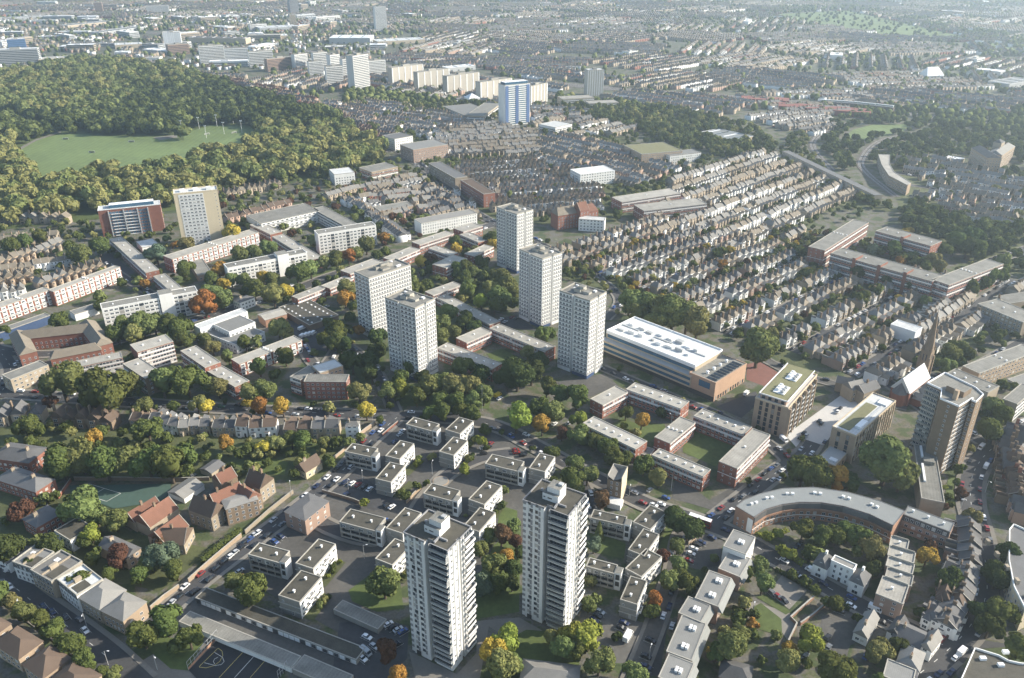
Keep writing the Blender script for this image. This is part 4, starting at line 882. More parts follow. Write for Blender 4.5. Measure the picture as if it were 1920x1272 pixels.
t = B_('white stepped modern building with grey roofs, long back wing', q(4,1088,560), q(4,1125,580), q(4,1375,475), 3, None, 'win', name='civic_building', cat='public building', wall='render_white', h=10.5, roof='membrane_white', fascia='render_white', ref='the white stepped building')
B_('white stepped modern building with grey roofs, low front part', q(4,1105,585), q(4,1330,672), q(4,1495,600), 2, 'win', 'win', name='civic_building', cat='public building', wall='render_white', h=6.5, roof='membrane_grey', fascia='render_white')
B_('white stepped modern building with grey roofs, raised middle part', q(4,1175,545), q(4,1290,600), q(4,1385,520), 3, 'win', 'win', name='civic_building', cat='public building', wall='render_white', h=10, roof='membrane_grey', fascia='render_white')
hiphouse('brick_hall', 'windowless tan brick hall beside the yard of white vans', 'hall', q(4,1450,497), q(4,1492,530), q(4,1590,478), 6, 7.5, 'brick_orange', 'gravel', ref='the windowless brick hall', hip=0, axis='y', sf=None, sr=None, chim=0)
t = B_('low dark flat roofed depot with many white rooflights', q(4,1565,460), q(4,1740,560), q(4,1880,490), 1, None, None, name='depot', cat='depot', wall='brick_brown', h=4.5, roof='gravel_dark', fin=False, ref='the depot')
for i in range(8):
    for j in range(3): t.box('rooflight', t.L*(i+.4)/8, t.L*(i+.4)/8+1.2, t.W*(j+.4)/3, t.W*(j+.4)/3+1.0, 4.6, 5.1, 'metal_white')
t.done()
hiphouse('house', 'white balconied villa beside the planted boulevard', 'villa', q(4,1310,415), q(4,1350,432), q(4,1410,392), 7, 8.5, 'render_white', 'slate', ref='the boulevard villa', sf='win', sr='win', hip=.8)
o_ = S7
winged('horseshoe_building', 'brick horseshoe building with tan hipped roofs and a white dormer row', 'public building', q(4,330,720), [
 (q(4,100,590),q(4,515,545),12,9,13,'brick_red','tile_tan',.6,1,0),(q(4,478,515),q(4,575,640),11,9,13,'brick_red','tile_tan',.6,1,0),(q(4,275,705),q(4,560,650),11,8,11.5,'brick_red','tile_tan',.6,1,0),(q(4,90,575),q(4,150,690),10,9,12.5,'brick_red','tile_tan',.6,1,0)], ref='the brick horseshoe building')
B_('corner row of shops with grey roofs at the left edge', q(4,10,840), q(4,60,868), q(4,300,798), 3, 'sparse', 'win', name='shop_row', cat='shops', wall='brick_stock', h=9, roof='gravel_mid', ref='the corner shops')
B_('low building wrapped in blue hoarding at the left edge', q(4,-60,600), q(4,-30,615), q(4,330,525), 2, None, None, name='building_site', cat='building site', wall='hoarding', h=6, roof='membrane_grey', ref='the blue hoarding')
B_('pale flat roofed garage hall behind the long white slab', q(4,390,480), q(4,420,500), q(4,545,455), 1, None, None, name='garage_hall', cat='garage', wall='render_white', h=5, roof='membrane_grey')
B_('low white pavilion among trees left of the cream tower', q(4,765,90), q(4,800,125), q(4,890,100), 1, None, 'win', name='pavilion', cat='pavilion', wall='render_white', h=4.5, roof='membrane_white')
B_('low brick nursery with a yellow front below the maisonette row', q(4,1060,200), q(4,1110,280), q(4,1180,245), 1, None, 'win', name='nursery', cat='nursery', wall='brick_tan', h=5, roof='gravel_mid')
# cream tower, glass and brick apartment house
t = Blk('tower_block', 'cream tower block with white window grid and blank cream right side', 'tower block', (325,366), (408,358), 15, 49, ref='the cream tower', wall='render_cream', roof='membrane_white', fascia='render_cream', para=1.2)
L = t.L; m = MB(); m.box(L*.1,L*.66,-.12,.02,1,48.5,bottom=True); m.build('window_wall', 'render_white', t.root)
for i in range(16):
    z = 1.6+i*2.93
    for j in range(6): t.wins.append((window_mesh(2.1,1.25), (L*(.12+.54*(j+.5)/6),-.12,z+.5), 0))
    t.wins.append((window_mesh(.8,1.0,n=1), (L*.93,0,z+.6), 0)); t.band('F', z-.1, .3, .3, 'metal_grey', 'ledge', L*.1, L*.66)
for x in (.2,.5,.8): t.box('roof_plant', L*x-2, L*x+2, 5, 9, 49.3, 51.5, 'metal_white')
t.done()
t = B_('brick and glass apartment house with curved pale penthouse beside the park', (183,396), (300,384), 14, 8, None, 'win', ref='the glass apartment house', wall='brick_red', roof='membrane_white', fascia='metal_white', h=25, fin=False)
for i in range(8):
    t.row('F', .5+i*2.9, 12, 2.4, 2.1, fr='metal_grey', gl='glass_blue', m0=t.L*.16, m1=t.L*.2, panes=2); t.band('F', .3+i*2.9, .3, 1.2, 'metal_white', 'balcony', t.L*.2, t.L*.62)
for x in (.16,.4,.62,.79): t.box('pier', t.L*x-.4, t.L*x+.4, -1.4, .02, 0, 24, 'metal_grey')
t.box('penthouse', t.L*.18, t.L*.9, 3, 11, 25.1, 28.2, 'glass_blue', top='metal_white'); t.done()
# red estate on the right
def estate(label, A, B, Cc, sf='redstrip', sr='end', ref=None):
    t = blk('estate_block', label, 'flats', A, B, Cc, 6, sf, sr, ref=ref, h=17, wall='brick_red', roof='gravel_mid', fascia='concrete', group='red brick estate slabs', vents=5)
    k = int(t.L/18)
    for i in range(1, k): t.box('stair_tower', t.L*i/k-1.2, t.L*i/k+1.2, -1.0, t.W*.6, 0, 19, 'brick_red', top='gravel_mid')
    t.done(90)
estate('longest slab of the red brick estate, white decks facing the houses', q(6,832,155), q(6,1405,315), q(6,1450,275), ref='the long red estate slab')
estate('slab of the red brick estate running up its left side', q(6,708,118), q(6,800,140), q(6,1082,-10), 'end', 'redstrip', ref='the left estate slab')
estate('inner slab of the red brick estate behind its garden trees', q(6,1085,30), q(6,1395,115), q(6,1440,82))
estate('nearest slab of the red brick estate, with striped end toward the camera', q(6,1400,302), q(6,1498,335), q(6,1718,190), 'redstrip', 'redstrip', ref='the nearest red estate slab')
B_('long tan flats with roof penthouse right of the church spire', q(6,1575,790), q(6,1668,832), q(6,1898,665), 4, None, 'win', ref='the tan flats', wall='brick_tan', h=11, roof='gravel_mid', vents=3)
B_('brown brick flats directly behind the brown tower', q(6,1470,838), q(6,1718,940), q(6,1785,905), 5, 'win', None, wall='brick_stock', h=14.5, roof='gravel_mid', vents=4)
B_('stock brick flats with patterned front at the right edge below a garden', q(6,1800,975), q(6,1882,1005), q(6,2010,925), 4, None, 'strip', wall='brick_stock', h=11.5, roof='gravel_mid', ref='the right edge flats')
B_('white garages row beside the tan flats', q(6,1825,865), q(6,1900,900), q(6,1960,850), 1, 'win', None, name='garage_row', cat='garages', wall='render_white', h=3, roof='membrane_grey')
B_('long low stock brick flats near the right edge beyond the spire', q(6,1660,440), q(6,1915,545), q(6,1990,500), 4, 'win', None, wall='brick_stock', h=11, roof='gravel_mid', ref='the far right flats', vents=4)
B_('wide low hall with pale flat roof at the right edge beyond the estate', q(6,1745,400), q(6,1830,440), q(6,1990,320), 1, None, None, name='hall', cat='hall', wall='brick_stock', h=6, roof='gravel_mid')
t = B_('house wrapped in white scaffold sheeting on a bend of terraces', q(6,1170,555), q(6,1310,600), q(6,1338,570), 2, None, None, name='wrapped_house', cat='building site', wall='metal_white', h=9, roof='membrane_white', fascia='metal_white', ref='the wrapped house')
# centre, beyond the rearmost tower
winged('brick_school', 'tall red brick school with steep tan gables behind the rearmost tower', 'school', q(2,1300,1240), [
 (q(2,1200,1170),q(2,1330,1150),14,14,20,'brick_red','tile_tan',.4,1,2),(q(2,1325,1140),q(2,1375,1130),12,17,24,'brick_red','tile_red',0,1,2),(q(2,1370,1150),q(2,1425,1140),13,14,20,'brick_red','tile_red',.4,1,1)], ref='the gabled brick school')
B_('white cubic building beside the gabled brick school', q(2,1335,1235), q(2,1480,1245), q(2,1500,1225), 4, 'win', None, wall='render_white', h=11, roof='membrane_white', ref='the white cube')
B_('decked brick flats near the terraces, front one of two', q(2,1645,1155), q(2,1702,1190), q(2,1935,1085), 4, 'end', 'redstrip', ref='the decked brick flats', wall='brick_red', h=11, roof='gravel', vents=1)
B_('decked brick flats near the terraces, rear one of two', q(2,1520,1112), q(2,1578,1140), q(2,1795,1040), 4, 'end', 'redstrip', wall='brick_red', h=11, roof='gravel', vents=1)
B_('white roofed stepped flats in the middle of the terraces', q(2,1288,955), q(2,1345,985), q(2,1462,925), 5, 'win', 'win', ref='the white roofed flats', wall='render_white', h=14, roof='membrane_white', fascia='render_white')
B_('red and white mansion block at the park corner', q(2,330,815), q(2,405,845), q(2,560,800), 5, 'win', 'win', ref='the park corner mansions', wall='brick_pink', h=16, roof='membrane_grey', name='mansion_block', cat='mansion block')
B_('white turreted mansion block left of the park corner', q(2,230,765), q(2,300,785), q(2,325,745), 5, 'win', 'win', wall='render_white', h=15, roof='slate', name='mansion_block', cat='mansion block')
B_('red brick mansions with dark sloping roof along the long avenue', q(2,670,1015), q(2,800,1095), q(2,855,1080), 4, 'win', 'sparse', ref='the avenue mansions', wall='brick_red', h=14, roof='tile_brown', name='mansion_block', cat='mansion block')
B_('stock brick mansions along the upper long avenue', q(2,490,920), q(2,640,1005), q(2,690,985), 4, 'win', None, wall='brick_stock', h=13, roof='slate', name='mansion_block', cat='mansion block')
B_('tan sheltered flats with brick banding near the park edge', q(2,100,945), q(2,170,970), q(2,290,930), 3, 'redstrip', 'redstrip', wall='brick_tan', h=10, roof='gravel_mid')
B_('long low tan office with gravel roof among garden terraces', q(2,180,1165), q(2,215,1190), q(2,390,1150), 2, None, 'strip', wall='brick_tan', h=8, roof='gravel_mid')
B_('white slab flats with many balconies at the bend of terraces', q(2,410,1235), q(2,450,1260), q(2,695,1165), 4, None, 'georg', wall='render_white', h=11, roof='slate_pale', ref='the white terrace flats')
B_('grey roofed white office above the garden streets near the park', q(1,1850,955), q(1,1880,985), q(1,1960,940), 3, 'win', 'win', wall='render_white', h=12, roof='membrane_white', ref='the white park side office')
B_('white L-shaped council flats, left arm', q(1,1385,1215), q(1,1470,1262), q(1,1775,1175), 4, None, 'rw', wall='render_white', h=11, roof='gravel_mid', ref='the white council flats')
B_('white L-shaped council flats, right arm running down', q(1,1755,1175), q(1,1985,1300), q(1,2035,1275), 4, 'strip', None, wall='render_white', h=11, roof='gravel_mid')
B_('tan modern flats with planted roof near the right terraces', q(2,1590,820), q(2,1690,870), q(2,1808,800), 5, 'win', 'win', ref='the planted roof flats', wall='brick_tan', h=13, roof='sedum')
B_('white flats by the railway viaduct', q(2,1800,860), q(2,1850,880), q(2,1985,845), 4, 'win', 'win', wall='render_white', h=10, roof='membrane_grey')
# ------------------------------------------------------------------ landmarks in the distance
def far(label, A, B, W, fl, h, wall='render_white', roof='gravel_mid', ref=None, name='slab_block', cat='flats', strips=True, ribs=None, fasc='concrete', gl='glass'):
    t = Blk(name, label, cat, A, B, W, h, ref=ref, wall=wall, roof=roof, fascia=fasc, para=.8)
    fh = (h-2)/fl
    if strips:
        for f_ in 'FR':
            ln = t.L if f_ == 'F' else t.W
            for i in range(fl): t.band(f_, 1.6+i*fh, fh*.42, .1, gl, 'window_band', .6, ln-.6)
    if ribs:
        n = ribs[0]
        for f_ in 'FR':
            ln = t.L if f_ == 'F' else t.W
            k = max(2, int(n*ln/t.L))
            for i in range(k+1):
                a = min(ln-.9, ln*i/k); f, rz, _ = face_tf(f_, t.L, t.W); x, y = f(a, 0); m = MB(); m.box(0,ribs[2],-.4,.02,0,h-.3,bottom=True); m.build('rib', ribs[1], t.root, (x,y,0), rz)
    t.box('plant_room', t.L*.4, t.L*.62, t.W*.3, t.W*.75, h+.1, h+3.0, 'concrete', top='gravel_mid')
    return t
t = far('white and blue tower block standing alone beyond the terraces', q(2,920,483), q(2,1062,470), 20, 19, 57, 'render_white', 'membrane_white', 'the blue and white tower', 'tower_block', 'tower block', gl='glass_blue')
t.box('blue_panel', t.L+.0, t.L+.45, t.W*.1, t.W*.9, 2, 56, 'panel_blue')
for x in (.02,.42,.86): t.box('blue_panel', t.L*x, t.L*(x+.12), -.3, 0, 2, 56, 'panel_blue')
t.box('roof_crown', 2, t.L-2, 3, t.W-3, 57.1, 60.5, 'glass_blue', top='metal_white')
BUFF = 'buff slab block with white balcony columns, one of a stepped line'
for i, (A, B, l) in enumerate([(q(2,283,385),q(2,457,362),'leftmost in the line'),(q(2,428,410),q(2,604,388),'second from the left'),(q(2,594,432),q(2,772,408),'middle of the line'),(q(2,782,465),q(2,957,440),'left of the blue tower'),(q(2,1066,488),q(2,1157,468),'right of the blue tower')]):
    far('buff slab block with pale balcony columns, '+l, A, B, 13, 11, 30, 'panel_pale', 'gravel_mid', name='slab_block', ribs=(5,'render_white',2.2), strips=False)
MARKS.append(('the stepped buff slabs', *U(*q(2,520,480)), 0))
far('slim pale grey tower left of the stepped buff slabs', q(2,63,318), q(2,150,305), 17, 20, 60, 'panel_white', 'gravel_mid', 'the slim grey tower', 'tower_block', 'tower block')
far('ribbed cream tower beside the allotments', q(2,1388,398), q(2,1478,395), 20, 14, 42, 'panel_pale', 'membrane_white', 'the ribbed cream tower', 'tower_block', 'tower block', ribs=(7,'render_white',1.2), strips=False)
far('slim white tower far beyond, top centre', q(2,187,40), q(2,250,38), 22, 22, 66, 'render_white', name='tower_block', cat='tower block', ref='the far white tower')
far('tower at the top edge near the centre left', q(1,1625,-20), q(1,1672,-22), 20, 18, 60, 'panel_grey', name='tower_block', cat='tower block')
far('pale tower below the top edge, smaller of two', q(1,1628,85), q(1,1662,84), 18, 12, 36, 'panel_buff', name='tower_block', cat='tower block')
far('white slab block in the left background, longest of a bent row', q(1,1115,262), q(1,1255,255), 14, 11, 36, ref='the bent row of white slabs')
far('white slab block in the left background, middle of a bent row', q(1,1258,275), q(1,1392,270), 14, 10, 33)
far('white slab block in the left background, lower right of a bent row', q(1,1395,295), q(1,1532,288), 13, 9, 30)
for i, (A, B, h, l) in enumerate([(q(1,1735,350),q(1,1815,345),30,'front left one'),(q(1,1832,378),q(1,1925,372),32,'front right one'),(q(1,1760,300),q(1,1840,294),34,'rear left one'),(q(2,-65,312),q(2,-10,306),34,'rear middle one'),(q(2,150,345),q(2,248,338),30,'right of the slim grey tower'),(q(1,1655,310),q(1,1728,302),30,'leftmost one'),(q(2,5,335),q(2,62,330),36,'touching the slim grey tower')]):
    far('white block in the cluster by the slim grey tower, '+l, A, B, 13, 10, h, 'render_white')
far('reddish brick slab in the left background before the white cluster', q(1,1500,335), q(1,1655,320), 13, 8, 24, 'brick_pink')
t = far('white ribbed building with a bright fluted top, left background', q(1,912,185), q(1,1010,182), 24, 10, 42, 'metal_white', 'membrane_white', 'the fluted white building', 'office_building', 'office', ribs=(10,'metal_white',1.2), strips=False)
far('brown office block attached to the fluted white building', q(1,942,255), q(1,1060,247), 22, 6, 22, 'brick_pink', name='office_building', cat='office')
far('long glassy office at the left edge behind the woodland', q(1,-60,285), q(1,208,275), 26, 8, 30, 'metal_grey', 'metal_white', 'the left edge glass office', 'office_building', 'office')
far('bright blue glass office at the left edge background', q(1,35,225), q(1,138,220), 24, 8, 34, 'panel_blue', 'metal_white', name='office_building', cat='office', gl='glass_blue')
far('pale long office block near the top left edge', q(1,820,35), q(1,945,32), 20, 7, 26, name='office_building', cat='office')
far('low white office block beside the far sheds', q(1,1405,140), q(1,1500,135), 20, 4, 16, name='office_building', cat='office')
far('blue grey apartment block near the top left corner', q(1,525,15), q(1,570,14), 20, 9, 32, 'brick_pink', name='apartment_block', cat='flats')
# sheds
for i, (A, B, W, h, l, rf) in enumerate([
 (q(1,645,255),q(1,800,248),40,9,'long pale industrial shed near the fluted white building','membrane_white'),(q(1,800,278),q(1,940,290),36,8,'bright white shed in front of the fluted white building','metal_white'),(q(1,1060,212),q(1,1380,218),30,14,'long brown roofed warehouse beyond the bent white slabs','tile_brown'),
 (q(1,1460,160),q(1,1675,150),60,10,'broad pale roofed warehouse in the left background','membrane_white'),(q(1,1490,205),q(1,1620,200),40,9,'low white works building below the broad warehouse','metal_white'),(q(1,1850,215),q(2,160,215),70,14,'large white factory hall near the top centre','metal_white'),
 (q(2,205,235),q(2,470,222),50,8,'very long low white shed in the centre background','membrane_white'),(q(2,600,385),q(2,755,370),26,8,'white shed behind the middle buff slab','metal_white'),(q(1,215,335),q(1,480,318),30,9,'low cream sheds behind the woodland edge','gravel'),
 (q(1,0,105),q(1,300,90),40,7,'long grey train shed in the top left','membrane_grey'),(q(1,380,145),q(1,640,120),40,7,'second long grey train shed in the top left','membrane_grey'),(q(1,560,185),q(1,830,150),40,7,'lowest long grey train shed in the top left','membrane_grey'),
 (q(2,440,345),q(2,590,335),20,6,'low cream shed row behind the buff slabs','panel_buff'),(q(3,1840,475),q(3,1990,450),40,8,'pale flat shed at the far right edge','membrane_grey'),(q(3,95,745),q(3,290,790),40,5,'low dark roofed depot left of the railway loop','zinc'),(q(3,1650,390),q(3,1790,405),25,8,'flat roofed white school in the right haze','metal_white'),
 (q(3,1470,890),q(3,1560,905),16,5,'small bright white roofed hall beside the gothic school','metal_white')]):
    t = Blk('industrial_shed', l, 'shed', A, B, W, h, wall='metal_grey' if i % 2 else 'panel_buff', roof=rf, fascia='metal_white', para=.4)
    n = max(3, int(t.L/14))
    for k in range(n): t.box('rooflight', t.L*(k+.4)/n, t.L*(k+.55)/n, t.W*.15, t.W*.85, h+.15, h+.55, 'glass' if k % 2 else 'metal_white')
    t.row('F', 1, n, 4, 2.6, fr='metal_grey', panes=3); t.done()
# other mid-distance public buildings
B_('flat roofed school with a white glass pyramid before the blue tower', q(2,570,600), q(2,690,650), q(2,770,600), 3, 'strip', 'strip', name='school_building', cat='school', wall='concrete', h=10, roof='membrane_grey', ref='the pyramid school')
B_('long brown school wing beside the blue tower', q(2,700,650), q(2,800,655), q(2,920,585), 4, 'strip', 'strip', name='school_building', cat='school', wall='brick_stock', h=13, roof='gravel_mid')
B_('low white clinic at the foot of the blue tower', q(2,1110,700), q(2,1205,720), q(2,1275,695), 3, 'strip', 'strip', name='clinic', cat='clinic', wall='render_white', h=11, roof='membrane_white', ref='the white clinic')
B_('pale flats between allotments and blue tower, left one', q(2,1215,545), q(2,1245,560), q(2,1335,510), 4, 'win', 'strip', wall='panel_buff', h=12, roof='gravel')
B_('pale flats at the foot of the ribbed cream tower', q(2,1370,570), q(2,1395,585), q(2,1482,535), 3, 'win', 'strip', wall='panel_buff', h=9, roof='gravel')
winged('gothic_school', 'large stock brick gothic school with corner turrets, right of the railway loop', 'school', q(3,1750,850), [
 (q(3,1668,815),q(3,1760,870),16,18,22,'brick_tan','slate',.3,1,1),(q(3,1760,850),q(3,1835,800),16,18,22,'brick_tan','slate_pale',.3,1,2),(q(3,1775,790),q(3,1795,780),9,26,29,'brick_stock','slate',.9,0,0)], ref='the gothic school')
o = U(*q(3,1395,440)); r0 = thing('tent_church', '', 'church', (o[0],o[1],0), .2, label='large bright white pyramid-roofed hall in the right haze'); MARKS.append(('the white pyramid hall', o[0], o[1], 0))
m = MB(); m.box(-18,18,-13,13,0,6); m.build('wall', 'metal_white', r0); m = MB(); m.hip(-18,18,-13,13,6.05,21,ov=.6,hip=.5); m.build('roof', 'metal_white', r0)
o = U(*q(2,735,585)); r0 = thing('glass_pyramid', '', 'roof', (o[0],o[1],8), .5, label='white glass pyramid on the flat roofed school'); m = MB(); m.hip(-10,10,-10,10,2.5,9,hip=1.0); m.box(-10,10,-10,10,0,2.5); m.build('glazing', 'metal_white', r0)
t = PolyB('curved_flats', 'curved brown flats hugging the inside of the railway loop', 'flats', [q(3,1100,870),q(3,1120,930),q(3,1160,990),q(3,1265,1045),q(3,1285,1030),q(3,1190,970),q(3,1165,925),q(3,1165,872)], 11, ref='the curved flats', wall='brick_tan', roof='gravel')
for i in range(3):
    for z in (1,4,7): t.er(i, z, max(2,int(t.e(i)[2]/3)), 1.6, 1.5)
t.done()
B_('long dark roofed railway side terrace along the embankment', q(3,560,850), q(3,1080,1100), 9, 3, 'georg', None, name='terrace_block', cat='terrace', wall='brick_stock', h=9, roof='slate', fascia='slate', para=.15)
# ------------------------------------------------------------------ terraced and semi-detached houses
FOOT = []                                            # footprints of what already stands: (x, y, rz, L, W)
def collect_foot():
    dg = bpy.context.evaluated_depsgraph_get()
    for o in list(C.objects):
        if o.parent is None and o.get('category') and o.type == 'EMPTY':
            xs = []; ys = []
            for ch_ in o.children:
                if ch_.name.split('.')[0] in ('wall','tower','nave','lower_storeys'):
                    mt = ch_.matrix_basis
                    for v in ch_.data.vertices:
                        p = mt @ v.co; xs.append(p.x); ys.append(p.y)
            if xs: FOOT.append((o.location.x, o.location.y, o.rotation_euler.z, min(xs), max(xs), min(ys), max(ys)))
collect_foot()
def blocked(x, y, m=4.0):
    for fx, fy, rz, x0, x1, y0, y1 in FOOT:
        dx, dy = x-fx, y-fy
        if abs(dx) > 160 or abs(dy) > 160: continue
        a, b = rot2((dx, dy), -rz)
        if x0-m < a < x1+m and y0-m < b < y1+m: return True
    return False
def inpoly(x, y, P):
    c = False; n = len(P)
    for i in range(n):
        x0, y0 = P[i]; x1, y1 = P[i-1]
        if (y0 > y) != (y1 > y) and x < (x1-x0)*(y-y0)/(y1-y0)+x0: c = not c
    return c
HC = {}
def house_parts(kind, wall, roof):
    k = (kind, wall, roof)
    if k in HC: return HC[k]
    W_, D = 6.0, 9.0; e = 6.3; r = 9.3 if kind != 'gable' else 10.2
    w = MB(); w.box(0, W_, 0, D, 0, e); ro = MB(); b = MB()
    if kind == 'terr':
        w.poly([(0,D,e),(0,0,e),(0,D/2,r-.1)]); w.poly([(W_,0,e),(W_,D,e),(W_,D/2,r-.1)])
        ro.hip(0, W_, 0, D, e+.02, r, ov=0.02, hip=0); ro.v = [(x, y-.25 if y < 0 else (y+.25 if y > D else y), z) for x, y, z in ro.v]
        w.poly([(-.06,-.2,e+.2),(.24,-.2,e+.2),(.24,D/2,r+.35),(-.06,D/2,r+.35)],1); w.poly([(.24,-.2,e+.2),(.24,-.2,e),(.24,D/2,r),(.24,D/2,r+.35)],1); w.poly([(-.06,D/2,r+.35),(.24,D/2,r+.35),(.24,D+.2,e+.2),(-.06,D+.2,e+.2)],1)
        b.prism([(.5,0),(1.0,-1.0),(2.6,-1.0),(3.1,0)], 0, 3.4, 0, top=1)
    elif kind == 'hip':
        ro.hip(.15, W_-.15, 0, D, e+.02, r, ov=.3, hip=.8, axis='y')
        b.box(.3, 3.3, -1.3, 0, 0, 6.0); b.poly([(.1,-1.5,6.0),(3.5,-1.5,6.0),(1.8,.6,8.0)],1); b.poly([(3.5,-1.5,6.0),(3.5,1.5,6.0),(1.8,1.5,8.0),(1.8,.6,8.0)],1); b.poly([(.1,1.5,6.0),(.1,-1.5,6.0),(1.8,.6,8.0),(1.8,1.5,8.0)],1)
    else:
        for y in (0, D): w.poly([(0,y,e),(W_,y,e),(W_/2,y,r-.1)])
        ro.hip(0, W_, 0, D, e+.02, r, ov=.2, hip=0, axis='y')
        b.prism([(.8,0),(1.3,-1.0),(4.2,-1.0),(4.7,0)], 0, 6.2, 0, top=1)
    w.box(.3, 3.3, D, D+4.6, 0, 5.0)                                                # rear wing
    w.poly([(3.3,D+4.6,5.0),(.3,D+4.6,5.0),(.3,D+4.6,6.4)])
    ro.poly([(3.5,D-.0,4.95),(3.5,D+4.8,4.95),(.15,D+4.8,6.5),(.15,D-.0,6.5)]); ro.poly([(.15,D,6.5),(.15,D+4.8,6.5),(.15,D+4.8,5),(.15,D,5)])
    c = MB(); c.box(-.32, .32, D*.43, D*.6, e+.5, r+1.2); c.box(-.38,.38,D*.42,D*.61,r+1.2,r+1.4,0,bottom=True)
    for q_ in (.45,.5,.55,.59): c.cyl(0, D*q_, r+1.4, r+1.9, .13, .1, n=5, mi=1)
    P = dict(wall=w.mesh('wall', [wall,'concrete']), roof=ro.mesh('roof', [roof]), bay=b.mesh('bay', [wall, roof]), chimney=c.mesh('chimney', ['brick_brown' if wall != 'brick_red' else 'brick_red','brick_tan']))
    fw = window_mesh(1.1, 1.7)
    if kind == 'terr': P['w'] = [(window_mesh(1.3,1.7), (1.8,-1.0,1.0),0), (fw,(1.7,0,4.1),0), (fw,(4.4,0,4.1),0)]
    elif kind == 'hip': P['w'] = [(window_mesh(1.9,1.8), (1.8,-1.3,.9),0), (window_mesh(1.9,1.6),(1.8,-1.3,3.9),0), (fw,(4.6,0,4.0),0)]
    else: P['w'] = [(window_mesh(1.9,1.8),(2.75,-1.0,.9),0), (window_mesh(1.9,1.6),(2.75,-1.0,3.9),0), (fw,(3,0,7.0),0)]
    P['w'] += [(window_mesh(1.0,1.5),(1.8,D+4.6,3.0),math.pi), (window_mesh(1.0,1.5),(4.6,D,3.9),math.pi), (window_mesh(.9,1.3),(3.3,D+2.4,2.9),math.pi/2)]
    P['door'] = (window_mesh(1.0,2.2,'door_dark','door_dark',1), (4.8,0,0), 0)
    a = MB(); a.add(w); nb = 2
    a.add(ro, mo=2); bb = MB(); bb.add(b); 
    for i, m_ in enumerate(bb.m): bb.m[i] = 0 if m_ == 0 else 2
    a.add(bb); cc = MB(); cc.box(-.32,.32,D*.43,D*.6,e+.5,r+1.5); a.add(cc, mo=3)
    P['merged'] = (a, [wall,'concrete',roof,'brick_brown'])
    HC[k] = P; return P
HOUSES = []                                          # (dist, x, y, rz, sx, kind, wall, roof, row phrase)
def add_house(x, y, rz, sx, kind, wall, roof, row, keep=False, sy=1.0):
    HOUSES.append((0 if keep else math.hypot(x, y), x, y, rz, sx, kind, wall, roof, row, rnd.uniform(.86,1.12), sy*rnd.uniform(.94,1.06)))
PALW = ['brick_stock','brick_stock','render_white','brick_pink','brick_stock']; PALR = ['slate_pale','tile_tan','slate_pale','slate','tile_tan']
def terrace(P, Q, w=5.6, kind='terr', wall=None, roof=None, row=None, gap=0.0, world=False, flip=False, skip=0.0, keep=False, walls=PALW, roofs=PALR, check=True, clump=5, sy=1.0):
    a = P if world else U(*P); b = Q if world else U(*Q)
    if flip: a, b = b, a
    L = math.hypot(b[0]-a[0], b[1]-a[1]); rz = math.atan2(b[1]-a[1], b[0]-a[0]); n = max(1, int(round(L/(w+gap)))); st = L/n
    d = ((b[0]-a[0])/L, (b[1]-a[1])/L); nn = (-d[1], d[0]); ww, rr_ = wall, roof
    for i in range(n):
        if i % clump == 0 or kind == 'hip' and i % 2 == 0:
            if not wall: ww = rnd.choice(walls)
            if not roof: rr_ = rnd.choice(roofs)
        if rnd.random() < skip: continue
        x, y = a[0]+d[0]*st*i, a[1]+d[1]*st*i
        if check and (blocked(x+nn[0]*5+d[0]*3, y+nn[1]*5+d[1]*3, 3.0)): continue
        jt = rnd.uniform(-.5,.5); x, y = x+nn[0]*jt, y+nn[1]*jt
        add_house(x, y, rz, (st-gap)/6.0, kind if rnd.random() < .88 else rnd.choice(('hip','terr','gable')), ww, rr_, row, keep, sy)
STREETS = []
def street(P, Q, w=6.4, kind='hip', row='the street', off=7.5, world=True, clip=None, **k):
    a = P if world else U(*P); b = Q if world else U(*Q)
    L = math.hypot(b[0]-a[0], b[1]-a[1]); d = ((b[0]-a[0])/L, (b[1]-a[1])/L); n = (-d[1], d[0])
    STREETS.append((a, b))
    terrace((a[0]+n[0]*off, a[1]+n[1]*off), (b[0]+n[0]*off, b[1]+n[1]*off), w, kind, row='far side, '+row, world=True, **k)
    terrace((b[0]-n[0]*off, b[1]-n[1]*off), (a[0]-n[0]*off, a[1]-n[1]*off), w, kind, row='near side, '+row, world=True, **k)
def sp(s, p, d=40.0):
    d = math.radians(d); return (s*math.cos(d)-p*math.sin(d), s*math.sin(d)+p*math.cos(d))
for p, s0, s1, ref in ((246.5,452,648,'spire side street'),(291.6,440,640,'second street beyond spire'),(336.7,448,618,'third street beyond spire'),(382,455,622,'fourth street beyond spire'),(427,452,618,'fifth street beyond spire'),(472,440,600,'street behind white towers')):
    street(sp(s0,p), sp(s1,p), 7.2, 'hip', ref, gap=.9, skip=.1, off=6.4, sy=.8, walls=['brick_stock','brick_stock','brick_pink','render_white','panel_white'], roofs=['slate_pale','tile_tan','slate_pale','tile_tan','slate'])
street(sp(452,205), sp(560,205), 6.3, 'hip', 'lane left of church', gap=.6, skip=.08)
street(sp(565,200), sp(700,203), 6.0, 'terr', 'street right of spire')
